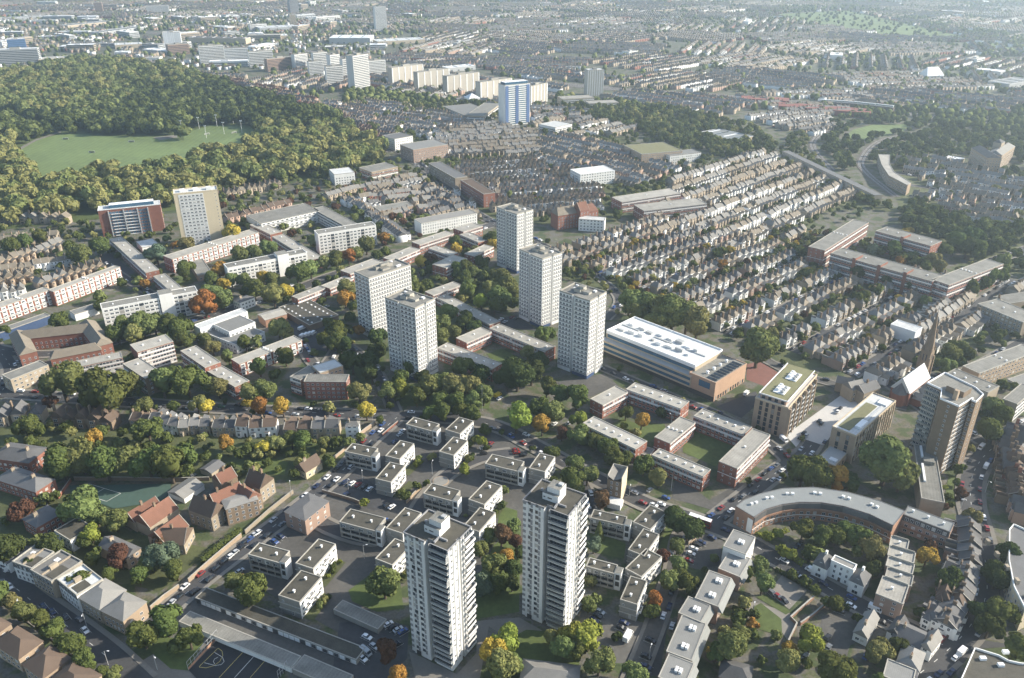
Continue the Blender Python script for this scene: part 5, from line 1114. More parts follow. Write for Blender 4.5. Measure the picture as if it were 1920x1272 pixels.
# rows in the lower left: the dark brick row along the main road
DW = ['brick_stock','brick_brown','brick_stock','render_white']; DR = ['slate','slate','slate_pale','tile_brown']
for A, B in ((q(4,740,1140),q(4,1005,1175)),(q(4,1010,1180),q(4,1185,1170)),(q(4,1200,1180),q(4,1395,1190)),(q(4,1405,1195),q(4,1560,1185)),(q(4,1600,1190),q(4,1750,1195)),(q(4,1755,1195),q(4,1905,1195))):
    terrace(A, B, 6.2, 'terr', row='the dark row on the main road', flip=False, walls=DW, roofs=DR, check=False, keep=True, clump=2)
terrace(q(4,300,1125), q(4,640,1150), 7.0, 'gable', row='the tall row left of the dark one', walls=['brick_stock','brick_brown'], roofs=DR, check=False, keep=True)
terrace(q(4,-20,1130), q(4,260,1110), 7.0, 'gable', row='the gabled row at the left edge', walls=['render_white','brick_stock'], roofs=DR, check=False, keep=True, gap=1.5)
terrace(q(7,-10,640), q(7,70,680), 6.0, 'terr', row='the white houses at the left edge', walls=['render_white'], roofs=DR, check=False, keep=True)
# right hand curved terrace beside the avenue: fronts face the road on the right
for A, B, w_ in ((q(9,1660,700),q(9,1650,440),5.6),(q(9,1600,905),q(9,1655,735),5.6)):
    terrace(A, B, w_, 'terr', row='the terrace along the right avenue', walls=['brick_stock','brick_pink','render_white'], roofs=['slate','slate','slate_pale'], check=False, keep=True, clump=1)
terrace(q(9,1520,1065), q(9,1595,925), 5.8, 'terr', row='the white corner terrace at the junction', wall='render_white', roof='slate', check=False, keep=True)
terrace(q(9,1335,975), q(9,1500,1062), 6.2, 'terr', row='the white row facing the lane', wall='render_white', roof='slate', check=False, keep=True)
terrace(q(9,1400,880), q(9,1560,945), 6.0, 'hip', row='the brown backs above the white row', wall='brick_stock', roof='tile_brown', check=False, keep=True)
terrace(q(9,1440,720), q(9,1600,790), 6.0, 'terr', row='the yard houses behind the avenue', wall='brick_stock', roof='slate', check=False, keep=True)
for A, B, w_ in ((q(9,1800,-90),q(9,1765,30),5.6),(q(9,1768,40),q(9,1790,150),5.6),(q(9,1792,160),q(9,1830,300),5.6),(q(9,1832,310),q(9,1840,395),5.6)):
    terrace(A, B, w_, 'gable', row='the shaded terrace on the right edge', walls=['brick_brown','brick_pink','brick_red'], roofs=['slate','slate','tile_brown'], check=False, keep=True, clump=2)
for A, B, w_ in ((q(9,1930,330),q(9,1905,-60),6),):
    terrace(A, B, w_, 'terr', row='the second row on the right edge', walls=['brick_brown','brick_stock'], roofs=['slate','tile_brown'], check=False, keep=True, clump=2)
# left edge: rows behind the red and white maisonettes
LW = ['brick_tan','brick_stock','render_white','brick_tan']; LR = ['tile_tan','slate_pale','tile_tan']
for (x0,y0,x1,y1,fl,kd) in ((-30,300,420,222,0,'terr'),(-30,232,330,112,1,'terr'),(-30,330,180,285,1,'gable'),(190,345,560,235,1,'gable'),(-30,425,150,395,0,'gable'),(-60,120,330,88,0,'terr')):
    terrace(q(4,x0,y0), q(4,x1,y1), 6.0, kd, row='the tan rows at the left edge', flip=bool(fl), walls=LW, roofs=LR)
terrace(q(1,-60,1260), q(1,390,1265), 8.5, 'gable', row='the gabled villas along the park edge', walls=['brick_stock','brick_brown'], roofs=['tile_tan','slate_pale'], gap=1)
Z5 = Z(400,300,3.84)
for (x0,y0,x1,y1,kd,wl,rf,fl) in ((60,300,500,200,'gable','brick_stock','tile_tan',0),(110,465,570,350,'terr','brick_pink','tile_brown',0),(830,300,1070,240,'terr','brick_stock','slate_pale',0),(1110,310,1430,262,'terr','brick_red','slate_pale',0),(1070,240,1350,200,'terr','brick_red','slate_pale',0),(1500,230,1700,320,'terr','brick_brown','slate',0),(1560,290,1760,380,'terr','brick_brown','slate',1),(1090,420,1330,600,'terr','render_white','slate',0),(910,310,1090,400,'terr','render_white','slate_pale',0)):
    terrace(Z5(x0,y0), Z5(x1,y1), 6.2, kd, wall=wl, roof=rf, row='the rows between park and avenue', flip=bool(fl))
# ---- districts farther off, filled street by street
def fill(poly, ddeg, spacing, kind='terr', p0=0.0, w=5.6, px=True, walls=PALW, roofs=PALR, off=6.4, skip=.06, sy=.85):
    P = [U(*p) for p in poly] if px else poly; d = math.radians(ddeg); c, s = math.cos(d), math.sin(d)
    S = [(x*c+y*s, -x*s+y*c) for x, y in P]; pmin = min(k[1] for k in S); pmax = max(k[1] for k in S)
    p = math.floor((pmin-p0)/spacing)*spacing+p0
    while p < pmax:
        for sg in (1, -1):
            pp = p+off*sg; xs = []
            for i in range(len(S)):
                (s0, q0), (s1, q1) = S[i-1], S[i]
                if (q0 > pp) != (q1 > pp): xs.append(s0+(pp-q0)*(s1-s0)/(q1-q0))
            xs.sort()
            for i in range(0, len(xs)-1, 2):
                if xs[i+1]-xs[i] < w*2: continue
                A = (xs[i]*c-pp*s, xs[i]*s+pp*c); B = (xs[i+1]*c-pp*s, xs[i+1]*s+pp*c)
                terrace(A, B, w, kind, world=True, flip=sg < 0, skip=skip, walls=walls, roofs=roofs, clump=7, sy=sy)
        if px: STREETS.append(((min(k[0] for k in S)*c-p*s, min(k[0] for k in S)*s+p*c), (max(k[0] for k in S)*c-p*s, max(k[0] for k in S)*s+p*c), P))
        p += spacing
fill([(1180,440),(1290,318),(1420,285),(1640,380),(1540,400),(1500,455),(1345,470)], 44.5, 45.5, 'terr', 358, walls=['brick_stock','render_white','brick_stock','panel_white'], roofs=['slate_pale','tile_tan','slate_pale'])
fill([(880,385),(800,325),(985,300),(1130,345),(1125,395),(1010,410),(930,402)], 14, 44, 'gable', 10, walls=['brick_stock','panel_white','render_white','brick_pink'], roofs=['tile_tan','tile_tan','slate_pale'], skip=.12)
fill([(850,300),(800,262),(905,232),(1020,255),(1010,295)], 16, 40, 'terr', 0, roofs=['slate_pale','tile_tan'])
fill([(1010,262),(1080,255),(1240,310),(1290,318),(1180,360),(1135,345),(1010,305)], -50, 42, 'terr', 5, roofs=['slate_pale','slate_pale','tile_tan'], walls=['brick_stock','brick_pink','render_white'])
fill([(560,200),(700,195),(940,235),(860,250),(770,262),(640,228)], -30, 42, 'terr', 0, roofs=['tile_tan','slate_pale'], walls=['brick_pink','render_white','panel_white'])
fill([(300,140),(430,150),(560,180),(700,240),(760,265),(735,290),(640,230),(480,170)], -33, 40, 'terr', 8, roofs=['slate','tile_red'], walls=['brick_red','brick_pink'])
fill([(1650,300),(1760,300),(1920,345),(1990,420),(1920,440),(1800,420),(1690,360)], -38, 44, 'terr', 0, roofs=['tile_tan','slate_pale'], skip=.25)
fill([(1400,225),(1530,205),(1560,235),(1540,262),(1490,250)], 30, 40, 'terr', 0, walls=['render_white','brick_stock'], roofs=['slate_pale','slate'])
fill([(1680,620),(1760,560),(1830,520),(1900,560),(1800,610),(1740,660)], 42, 44, 'terr', 0)
fill([(640,385),(760,330),(800,345),(900,410),(840,430),(780,400),(720,420)], 35, 44, 'terr', 0)
# the far city: patches of streets, each patch with its own direction
FARTREE = []
PARKS = [[(-60,250),(0,150),(160,118),(330,132),(480,185),(640,232),(725,275),(720,300),(560,330),(330,395),(0,430),(-60,430)], [(1440,28),(1590,20),(1720,50),(1900,90),(1990,120),(1830,78),(1600,60),(1500,40)], [(1535,225),(1700,205),(1990,225),(1990,330),(1880,320),(1600,330),(1540,275)], [(1040,180),(1260,205),(1430,250),(1400,262),(1180,225),(1030,205)], [(690,170),(920,205),(900,215),(680,190)]]
PARKW = [[U(*p) for p in P] for P in PARKS]
RAILPX = [[(0,45),(260,60),(560,95),(760,130),(960,150),(1160,168)], [(1160,168),(1380,182),(1500,192),(1640,205),(1760,222)], [(1680,370),(1625,325),(1615,300),(1650,265),(1740,245)], [(1560,320),(1528,285),(1525,265),(1550,245),(1600,228)]]
def near_rail(x, y, m):
    for R_ in RAILW:
        for i in range(len(R_)-1):
            (x0,y0),(x1,y1) = R_[i], R_[i+1]; dx, dy = x1-x0, y1-y0; t = max(0, min(1, ((x-x0)*dx+(y-y0)*dy)/(dx*dx+dy*dy)))
            if (x-x0-dx*t)**2+(y-y0-dy*t)**2 < m*m: return True
    return False
RAILW = [[U(*p) for p in P] for P in RAILPX]
fr = random.Random(5)
def farcity():
    cell = 230
    for gy in range(1150, 4600, cell):
        for gx in range(-3400, 3401, cell):
            if abs(gx)/max(gy,1) > .80: continue
            x0, y0 = gx+fr.uniform(-25,25), gy+fr.uniform(-25,25); px, py, _ = PX(x0, y0)
            if py > 255 or (px > 1000 and py > 245): continue
            shed = px < 720 and py > 38 and py < 128
            dens = .2 if shed else (.96 if py > 60 else .85)
            rz = fr.choice((-.7,.75,.15,-.3,1.2)); tr = fr.uniform(.15,.7) if px > 1350 or py < 60 else fr.uniform(.03,.35)
            k = 29 if gy < 2600 else 33; c, s = math.cos(rz), math.sin(rz); kind = fr.choice(('terr','terr','gable'))
            wl = fr.choice(PALW+['render_white','brick_red']); rf = fr.choice(['slate','slate_pale','tile_brown','slate_pale','tile_tan'])
            for j in range(int(cell/k)):
                n = int(cell/7)
                for i in range(n):
                    if fr.random() > dens: continue
                    if i % 9 == 0: wl = fr.choice(PALW+['render_white','brick_red','brick_stock']); rf = fr.choice(['slate','slate_pale','slate_pale','tile_tan'])
                    lx = -cell/2+7*i; ly = -cell/2+k*j+(j % 2)*8; X = x0+lx*c-ly*s; Y = y0+lx*s+ly*c
                    a, b, _ = PX(X, Y)
                    if b > 258 or a < -60 or a > 1980 or b < -30: continue
                    if any(inpoly(X, Y, Q) for Q in PARKW) or near_rail(X, Y, 28) or blocked(X, Y, 14): continue
                    if b > 170 and a < 1000 and b > 170+max(0, (a-560))*.12: continue
                    add_house(X, Y, rz+(math.pi if j % 2 else 0), 1.17, kind, wl, rf, None)
            for i in range(int(26+tr*130)):
                X = x0+fr.uniform(-.5,.5)*cell; Y = y0+fr.uniform(-.5,.5)*cell; a, b, _ = PX(X, Y)
                if b > 262 or a < -60 or a > 1980 or b < -40 or near_rail(X, Y, 14) or blocked(X, Y, 5) or any(inpoly(X, Y, Q) for Q in PARKW[:2]): continue
                FARTREE.append((X, Y, fr.uniform(3.0,6.5), fr.choice('ggdooog')))
            if fr.random() < (.9 if shed else .22):                               # big flat roofs
                for _ in range(3 if shed else 1):
                    X = x0+fr.uniform(-90,90); Y = y0+fr.uniform(-90,90); a, b, _ = PX(X, Y)
                    if any(inpoly(X, Y, Q) for Q in PARKW) or near_rail(X, Y, 40) or blocked(X, Y, 30) or b > 240: continue
                    BIGS.append((X, Y, rz, fr.uniform(30,90), fr.uniform(14,34), fr.uniform(7,17), fr.choice(('membrane_white','metal_white','gravel','membrane_grey','render_white'))))
BIGS = []
farcity()
HOUSES.sort(key=lambda h: h[0])
NEAR = HOUSES[:300]; REST = HOUSES[300:]
RN = dict(slate='dark slate', slate_pale='grey slate', tile_tan='tan roofed', tile_brown='brown roofed', tile_red='red roofed', membrane_grey='grey roofed')
WN = dict(brick_stock='stock brick', render_white='white', render_cream='cream', panel_white='white', brick_tan='tan brick', brick_brown='brown brick', brick_red='red brick', brick_pink='pinkish brick')
def plant_house(h):
    _, x, y, rz, sx, kind, wall, roof, row, hs, sy = h
    P = house_parts(kind, wall, roof)
    px, py, _ = PX(x, y)
    base = WN[wall]+' house'
    o = thing('terraced_house' if kind != 'hip' else 'semi_detached_house', base, 'house', (x, y, 0), rz, group='individual terraced and semi-detached houses', tail='on '+row if row and row.startswith(('near','far')) else ('in '+row if row else None), sc=(sx, sy, hs), hz=4)
    put('wall', P['wall'], o); r = put('roof', P['roof'], o); put('chimney', P['chimney'], r); put('bay', P['bay'], o)
    for me, loc, a in P['w']: put('window', me, o, loc, a)
    me, loc, a = P['door']; put('door', me, o, loc, a)
for h in NEAR: plant_house(h)
MATS_H = sorted(set(['concrete','brick_brown','brick_stock','render_white','render_cream','panel_white','brick_tan','brick_red','brick_pink','slate','slate_pale','tile_tan','tile_brown','tile_red','glass']))
def merge_houses(L_, name, label):
    Vs = []; Fs = []; Ms = []; n0 = 0; G = {}
    for h in L_:
        far_ = h[0] > 1250
        G.setdefault((h[5], h[6], h[7], far_), []).append(h)
    for (kind, wall, roof, far_), hs in G.items():
        if far_:
            a = MB(); a.box(0,6,0,9,0,6.3); rr = MB(); rr.hip(0,6,0,9,6.3,9.3,ov=.1,hip=0,axis='x' if kind != 'gable' else 'y'); mats = [wall,'concrete',roof,'brick_brown']; a.add(rr, mo=2)
            a.poly([(0,9,6.3),(0,0,6.3),(0,4.5,9.2)] if kind != 'gable' else [(0,0,6.3),(6,0,6.3),(3,0,9.2)],0); a.poly([(6,0,6.3),(6,9,6.3),(6,4.5,9.2)] if kind != 'gable' else [(6,9,6.3),(0,9,6.3),(3,9,9.2)],0)
            c = MB(); c.box(-.4,.4,3.8,5.6,6.5,11); a.add(c, mo=3); c = MB(); c.box(.3,3.3,9,13.4,0,5.6,0,top=2); a.add(c)
        else:
            a, mats = house_parts(kind, wall, roof)['merged']; a2 = MB(); a2.add(a); a = a2
            if '#g' not in mats:
                g = MB()
                for me, loc, rz_ in house_parts(kind, wall, roof)['w']:
                    w_ = max(v.co.x for v in me.vertices)-.12; h_ = max(v.co.z for v in me.vertices); c_, s_ = round(math.cos(rz_)), round(math.sin(rz_))
                    g.poly([(loc[0]+c_*X+s_*.05, loc[1]+s_*X-c_*.05, loc[2]+Z_) for X, Z_ in ((-w_,.1),(w_,.1),(w_,h_-.1),(-w_,h_-.1))], 4)
                a.add(g); mats = mats+['glass']
        ix = np.array([MATS_H.index(m_) for m_ in mats])
        quads = []; mm = []
        V = np.array(a.v)
        for f_, m_ in zip(a.f, a.m):
            if len(f_) == 4: quads.append(f_); mm.append(m_)
            elif len(f_) == 3: quads.append((f_[0], f_[1], f_[2], f_[2])); mm.append(m_)
        Q = np.array(quads); mm = ix[np.array(mm)]
        hv = np.array([(h[1], h[2], h[3], h[4], h[9], h[10]) for h in hs]); k = len(hs)
        X = V[None,:,0]*hv[:,3,None]; Y = V[None,:,1]*hv[:,5,None]; Zz = V[None,:,2]*hv[:,4,None]
        c, s = np.cos(hv[:,2,None]), np.sin(hv[:,2,None])
        Vs.append(np.stack([X*c-Y*s+hv[:,0,None], X*s+Y*c+hv[:,1,None], np.repeat(Zz, 1, 0)], -1).reshape(-1,3))
        Fs.append((Q[None]+np.arange(k)[:,None,None]*len(V)).reshape(-1,4)+n0); Ms.append(np.tile(mm, k)); n0 += k*len(V)
    V = np.concatenate(Vs); Fq = np.concatenate(Fs); Mi = np.concatenate(Ms)
    # a triangle was written as a quad with its last corner doubled: give it three loops
    tri = Fq[:,2] == Fq[:,3]
    me = bpy.data.meshes.new(name); me.vertices.add(len(V)); me.vertices.foreach_set('co', V.astype(np.float32).ravel())
    cnt = np.where(tri, 3, 4); st = np.concatenate([[0], np.cumsum(cnt)[:-1]]); keep = np.ones(Fq.shape, bool); keep[tri,3] = False
    lv = Fq[keep]; me.loops.add(len(lv)); me.loops.foreach_set('vertex_index', lv.astype(np.int32)); me.polygons.add(len(Fq)); me.polygons.foreach_set('loop_start', st.astype(np.int32))
    for m_ in MATS_H: me.materials.append(M[m_])
    me.polygons.foreach_set('material_index', Mi.astype(np.int32)); me.update(calc_edges=True)
    o = put(name, me); o['kind'] = 'stuff'; o['label'] = label; o['category'] = 'houses'; return o
merge_houses(REST, 'distant_houses', 'mass of small terraced houses covering the city out to the haze')
# big flat roofed buildings among the distant streets
bm_ = MB(); bmats = ['metal_grey','membrane_white','metal_white','gravel','membrane_grey','render_white','glass','brick_stock']
for X, Y, rz, L_, W_, h_, rf in BIGS:
    t_ = MB(); wl = rnd.choice((0,5,7)); t_.box(0,L_,0,W_,0,h_,wl,top=bmats.index(rf)); 
    t_.box(L_*.3,L_*.5,W_*.3,W_*.6,h_,h_+2,0)
    for z in range(2, int(h_)-1, 4): t_.box(1,L_-1,-.12,0,z,z+1.7,6); t_.box(L_,L_+.12,1,W_-1,z,z+1.7,6)
    bm_.add(t_, f=lambda p, X=X, Y=Y, rz=rz: (X+p[0]*math.cos(rz)-p[1]*math.sin(rz), Y+p[0]*math.sin(rz)+p[1]*math.cos(rz), p[2]))
o = bm_.build('distant_buildings', bmats); o['kind'] = 'stuff'; o['label'] = 'scattered flat roofed works and blocks among far streets'; o['category'] = 'buildings'
print('houses', len(HOUSES), 'bigs', len(BIGS), 'fartrees', len(FARTREE))
# ------------------------------------------------------------------ the ground, roads, lawns
def gmat():
    m = bpy.data.materials.new('urban_ground'); m.use_nodes = True; M['urban_ground'] = m; nt = m.node_tree; N = nt.nodes; L = nt.links
    b = N['Principled BSDF']; b.inputs['Roughness'].default_value = .95; g = N.new('ShaderNodeNewGeometry')
    def noise(s, d=4):
        n = N.new('ShaderNodeTexNoise'); n.inputs['Scale'].default_value = s; n.inputs['Detail'].default_value = d; L.new(g.outputs['Position'], n.inputs['Vector']); return n.outputs['Fac']
    r = N.new('ShaderNodeValToRGB'); L.new(noise(.09, 6), r.inputs['Fac'])
    e = r.color_ramp.elements; e[0].position = .30; e[0].color = (.035,.05,.018,1); e[1].position = .72; e[1].color = (.17,.155,.13,1)
    for p, c in ((.44,(.055,.075,.026,1)),(.5,(.10,.092,.06,1)),(.58,(.115,.11,.10,1)),(.65,(.075,.09,.035,1))): k = e.new(p); k.color = c
    h = N.new('ShaderNodeHueSaturation'); L.new(r.outputs[0], h.inputs['Color']); v = N.new('ShaderNodeMath'); v.operation = 'MULTIPLY_ADD'; L.new(noise(.9, 3), v.inputs[0]); v.inputs[1].default_value = 1.3; v.inputs[2].default_value = .35; L.new(v.outputs[0], h.inputs['Value']); L.new(h.outputs[0], b.inputs['Base Color'])
gmat()
b = MB(); b.poly([(-8900,-1400,0),(8900,-1400,0),(8900,9400,0),(-8900,9400,0)]); o = b.build('ground', 'urban_ground'); o['kind'] = 'structure'
ZL = [0.012]
def patch(name, mt, pts, px=True, kind='structure', z=None):
    ZL[0] += .003; P = [U(*p) for p in pts] if px else pts; z = z or ZL[0]
    a = sum(P[i-1][0]*P[i][1]-P[i][0]*P[i-1][1] for i in range(len(P)))
    if a < 0: P = P[::-1]
    m = MB(); m.poly([(p[0], p[1], z) for p in P]); o = m.build(name, mt); o['kind'] = kind; return P
def seg_d(x, y, R_):
    best = 1e9
    for i in range(len(R_)-1):
        (x0,y0),(x1,y1) = R_[i], R_[i+1]; dx, dy = x1-x0, y1-y0; t = max(0, min(1, ((x-x0)*dx+(y-y0)*dy)/(dx*dx+dy*dy+1e-9))); d = (x-x0-dx*t)**2+(y-y0-dy*t)**2
        if d < best: best = d
    return math.sqrt(best)
def smooth(R_, step=4.0):
    out = []
    n = len(R_)
    for i in range(n-1):
        p0, p1, p2, p3 = R_[max(0,i-1)], R_[i], R_[i+1], R_[min(n-1,i+2)]; L = math.hypot(p2[0]-p1[0], p2[1]-p1[1]); k = max(1, int(L/step))
        for j in range(k):
            t = j/k; out.append(tuple(.5*((2*p1[c])+(-p0[c]+p2[c])*t+(2*p0[c]-5*p1[c]+4*p2[c]-p3[c])*t*t+(-p0[c]+3*p1[c]-3*p2[c]+p3[c])*t**3) for c in (0,1)))
    out.append(R_[-1]); return out
def normals(R_):
    N_ = []
    for i in range(len(R_)):
        a = R_[max(0,i-1)]; b = R_[min(len(R_)-1,i+1)]; d = math.hypot(b[0]-a[0], b[1]-a[1]) or 1; N_.append((-(b[1]-a[1])/d, (b[0]-a[0])/d))
    return N_
ROADS = []          # (polyline, half width, parked cars density, phrase)
def road(pts, wd, cars=.5, px=True, step=4.0):
    R_ = smooth([U(*p) for p in pts] if px else pts, step); ROADS.append((R_, wd/2, cars))
for pts, wd, cars in [
 ([(-60,735),(60,742),(200,752),(340,762),(480,770),(620,776),(740,780),(850,786),(930,800),(1000,835),(1060,868),(1130,905),(1210,945),(1300,975),(1380,1005),(1450,1045),(1530,1090),(1620,1140),(1700,1180),(1790,1220)], 9, .3),
 ([(745,783),(690,832),(640,885),(560,952),(470,1020),(400,1072),(330,1130),(280,1178)], 8, .75),
 ([(-60,1055),(0,1082),(60,1128),(130,1178),(200,1232),(262,1290)], 11, .35),
 ([(2000,765),(1920,803),(1860,842),(1826,885),(1820,940),(1835,1000),(1848,1060),(1848,1120),(1815,1180),(1760,1235),(1690,1290)], 10, .8),
 ([(1330,985),(1400,930),(1465,880),(1505,855),(1525,830)], 8, .7),
 ([(1128,690),(1200,720),(1272,750),(1345,778),(1430,825),(1480,868)], 6, .25),
 ([(400,590),(440,578),(500,560),(560,541),(620,518),(700,495),(780,470),(850,445),(935,418)], 11, .3),
 ([(735,275),(780,305),(827,340),(867,380),(900,405),(940,425),(1010,455)], 10, .6),
 ([(735,285),(690,265),(640,232),(560,190),(470,160),(380,135),(300,128)], 10, .5),
 ([(1180,1290),(1212,1215),(1240,1140),(1262,1070),(1275,1010),(1300,975)], 6, .3),
 ([(1060,868),(1090,905),(1110,950),(1135,985),(1190,1005)], 6, .3),
 ([(1010,455),(1100,505),(1160,560),(1135,600)], 6, .3), ([(560,952),(620,990),(700,1012),(760,990),(800,935),(840,890),(900,860),(960,850)], 7, .0),
 ([(-60,640),(60,665),(180,650),(330,610),(400,590)], 8, .4), ([(0,742),(20,690),(-20,640)], 8, .2),
 ([(1400,655),(1480,698),(1560,720),(1640,750),(1700,765)], 6, .3), ([(1640,700),(1720,760),(1790,800),(1850,835)], 7, .3),
 ([(1500,610),(1600,640),(1690,690),(1760,710),(1830,690),(1920,640)], 7, .4),
 ([(1760,545),(1840,500),(1920,470),(2000,440)], 9, .4),
 ([(200,500),(300,560),(400,590)], 6, .2), ([(640,640),(700,690),(745,783)], 6, .5), ([(560,640),(600,690),(640,640)], 6, .6)]:
    road(pts, wd, cars)
for st_ in STREETS:
    if len(st_) == 2: road([st_[0], st_[1]], 7, .72, False, 6)
    else:
        A, B, P = st_; n = int(math.hypot(B[0]-A[0], B[1]-A[1])/6); run = []
        for i in range(n+1):
            p = (A[0]+(B[0]-A[0])*i/n, A[1]+(B[1]-A[1])*i/n)
            if inpoly(p[0], p[1], P): run.append(p)
            else:
                if len(run) > 3: ROADS.append((run, 3.2, .6))
                run = []
        if len(run) > 3: ROADS.append((run, 3.2, .6))
for i, (R_, hw, _) in enumerate(ROADS):
    N_ = normals(R_); z = .27+.003*(i % 30); m = MB()
    for j in range(len(R_)-1):
        a, b_, na, nb = R_[j], R_[j+1], N_[j], N_[j+1]
        m.poly([(a[0]-na[0]*hw, a[1]-na[1]*hw, z), (b_[0]-nb[0]*hw, b_[1]-nb[1]*hw, z), (b_[0]+nb[0]*hw, b_[1]+nb[1]*hw, z), (a[0]+na[0]*hw, a[1]+na[1]*hw, z)])
    o = m.build('road', 'asphalt' if hw > 3.4 or i % 3 else 'asphalt_pale'); o['kind'] = 'structure'
    m = MB(); mk = MB(); pw = 2.0 if hw > 3.4 else 1.6; near = [k for k in range(len(ROADS)) if k != i]
    for j in range(len(R_)-1):
        a, b_, na, nb = R_[j], R_[j+1], N_[j], N_[j+1]; cx, cy = (a[0]+b_[0])/2, (a[1]+b_[1])/2
        if cy > 1150: continue
        for sg in (-1, 1):
            x, y = cx+na[0]*(hw+pw/2)*sg, cy+na[1]*(hw+pw/2)*sg
            if any(math.hypot(ROADS[k][0][len(ROADS[k][0])//2][0]-x, ROADS[k][0][len(ROADS[k][0])//2][1]-y) < 400 and seg_d(x, y, ROADS[k][0]) < ROADS[k][1]+1.0 for k in near): continue
            def pt(p, n_, o_): return (p[0]+n_[0]*o_*sg, p[1]+n_[1]*o_*sg)
            a0, a1, b0, b1 = pt(a,na,hw), pt(a,na,hw+pw), pt(b_,nb,hw), pt(b_,nb,hw+pw); zt = z+.12
            T_ = [(*a0,zt),(*b0,zt),(*b1,zt),(*a1,zt)]; K_ = [(*a0,0),(*b0,0),(*b0,zt),(*a0,zt)]
            m.poly(T_[::-1] if sg > 0 else T_, 0); m.poly(K_ if sg > 0 else K_[::-1], 0)
        if hw >= 4 and j % 2 == 0: 
            d = (na[1], -na[0]); mk.poly([(cx-na[0]*.1-d[0]*1.2,cy-na[1]*.1-d[1]*1.2,z+.01),(cx-na[0]*.1+d[0]*1.2,cy-na[1]*.1+d[1]*1.2,z+.01),(cx+na[0]*.1+d[0]*1.2,cy+na[1]*.1+d[1]*1.2,z+.01),(cx+na[0]*.1-d[0]*1.2,cy+na[1]*.1-d[1]*1.2,z+.01)][::-1])
    if m.v: o = m.build('pavement', 'pavement'); o['kind'] = 'structure'
    if mk.v: o = mk.build('road_marking', 'road_paint'); o['kind'] = 'structure'
Zg = Z(330,1080,6.19)
# paved estates, yards
patch('paving', 'asphalt_pale', [(615,880),(740,795),(905,795),(990,850),(1040,880),(1060,960),(985,1010),(960,1100),(880,1140),(760,1090),(640,1190),(500,1110),(430,1065),(520,990)])
patch('car_park', 'asphalt', q_ := [q(8,-60,120),q(8,60,95),q(8,250,230),q(8,330,300),q(8,180,330),q(8,-40,240)])
patch('car_park', 'asphalt_pale', [q(8,1390,870),q(8,1590,940),q(8,1720,960),q(8,1600,1190),q(8,1440,1180),q(8,1470,960)])
patch('car_park', 'asphalt', [q(8,1700,960),q(8,1850,880),q(8,1790,1260),q(8,1560,1260)])
patch('yard', 'asphalt_pale', [Zg(20,420),Zg(220,270),Zg(1920,960),Zg(1960,1280),Zg(1400,1050)])
patch('yard', 'asphalt', [q(8,-10,960),q(8,240,940),q(8,380,980),q(8,370,1160),q(8,240,1300),q(8,-60,1300)])
patch('forecourt', 'pavement', [q(8,380,1120),q(8,650,1250),q(8,760,1130),q(8,760,950),q(8,1000,930),q(8,1140,1010),q(8,1000,1090),q(8,830,980),q(8,780,1272),q(8,420,1290)])
patch('paving', 'paving_pale', [Zr(1470,960),Zr(1560,1060),Zr(1700,1090),Zr(1790,960),Zr(2140,620),Zr(2050,540),Zr(1830,700)])
patch('plaza', 'block_paving', [Zr(1500,1060),Zr(1590,1040),Zr(1660,1100),Zr(1560,1200),Zr(1440,1160)])
patch('school_yard', 'asphalt', [Zr(980,760),Zr(1260,650),Zr(1300,720),Zr(1160,840)])
patch('ball_court', 'court_red', [Zr(1200,460),Zr(1290,440),Zr(1450,540),Zr(1340,620),Zr(1195,570)])
patch('car_park', 'asphalt', [q(4,560,170),q(4,620,150),q(4,760,265),q(4,650,290),q(4,540,240)])
patch('car_park', 'asphalt', [q(4,1560,560),q(4,1800,480),q(4,1920,540),q(4,1920,720),q(4,1740,690),q(4,1560,600)])
patch('car_park', 'pavement', [q(9,480,790),q(9,560,690),q(9,700,780),q(9,600,885)]); patch('yard', 'asphalt_pale', [q(9,780,930),q(9,880,880),q(9,1100,930),q(9,1140,980),q(9,940,1090),q(9,900,1250),q(9,780,1130)])
patch('yard', 'asphalt_pale', [q(9,-40,500),q(9,100,450),q(9,230,500),q(9,200,640),q(9,80,660),q(9,-60,620)])
patch('garden_yard', 'pavement', [q(9,380,840),q(9,600,900),q(9,640,980),q(9,590,1060),q(9,480,900),q(9,400,860),q(9,350,980)])
patch('junction', 'asphalt', [q(9,1420,1080),q(9,1640,1050),q(9,1900,1090),q(9,1640,1110),q(9,1500,1290),q(9,1380,1290)])
patch('paving', 'pavement', [(0,1290),(215,1272),(330,1200),(400,1170),(430,1230),(350,1290)])
patch('yard', 'asphalt', [q(5,880,520),q(5,990,500),q(5,1100,590),q(5,900,570)]); patch('paving', 'asphalt_pale', [q(5,1200,880),q(5,1480,830),q(5,1560,900),q(5,1400,960),q(5,1340,940)])
patch('paving', 'asphalt_pale', [q(9,-40,130),q(9,150,270),q(9,330,170),q(9,470,230),q(9,280,290),q(9,180,330),q(9,-60,260)])
# gardens behind the terraces
patch('gardens', 'garden', [(1050,520),(1150,425),(1340,470),(1500,455),(1560,440),(1720,560),(1690,640),(1580,690),(1480,690),(1410,640),(1180,560)])
patch('gardens', 'garden', [(1180,440),(1290,318),(1420,285),(1650,385),(1540,400),(1500,455),(1345,470)])
patch('gardens', 'garden', [(0,785),(110,800),(500,815),(690,830),(600,900),(400,900),(0,900)]); patch('gardens', 'garden', [(0,900),(130,930),(250,1000),(400,1030),(300,1110),(0,1040)])
patch('gardens', 'garden', [(740,250),(1100,240),(1290,300),(1150,420),(900,420)]); patch('gardens', 'garden', [(1440,300),(1560,330),(1700,400),(1640,395),(1500,330)]); patch('gardens', 'garden', [(1640,290),(1990,340),(1990,560),(1880,505),(1700,440),(1680,370)])
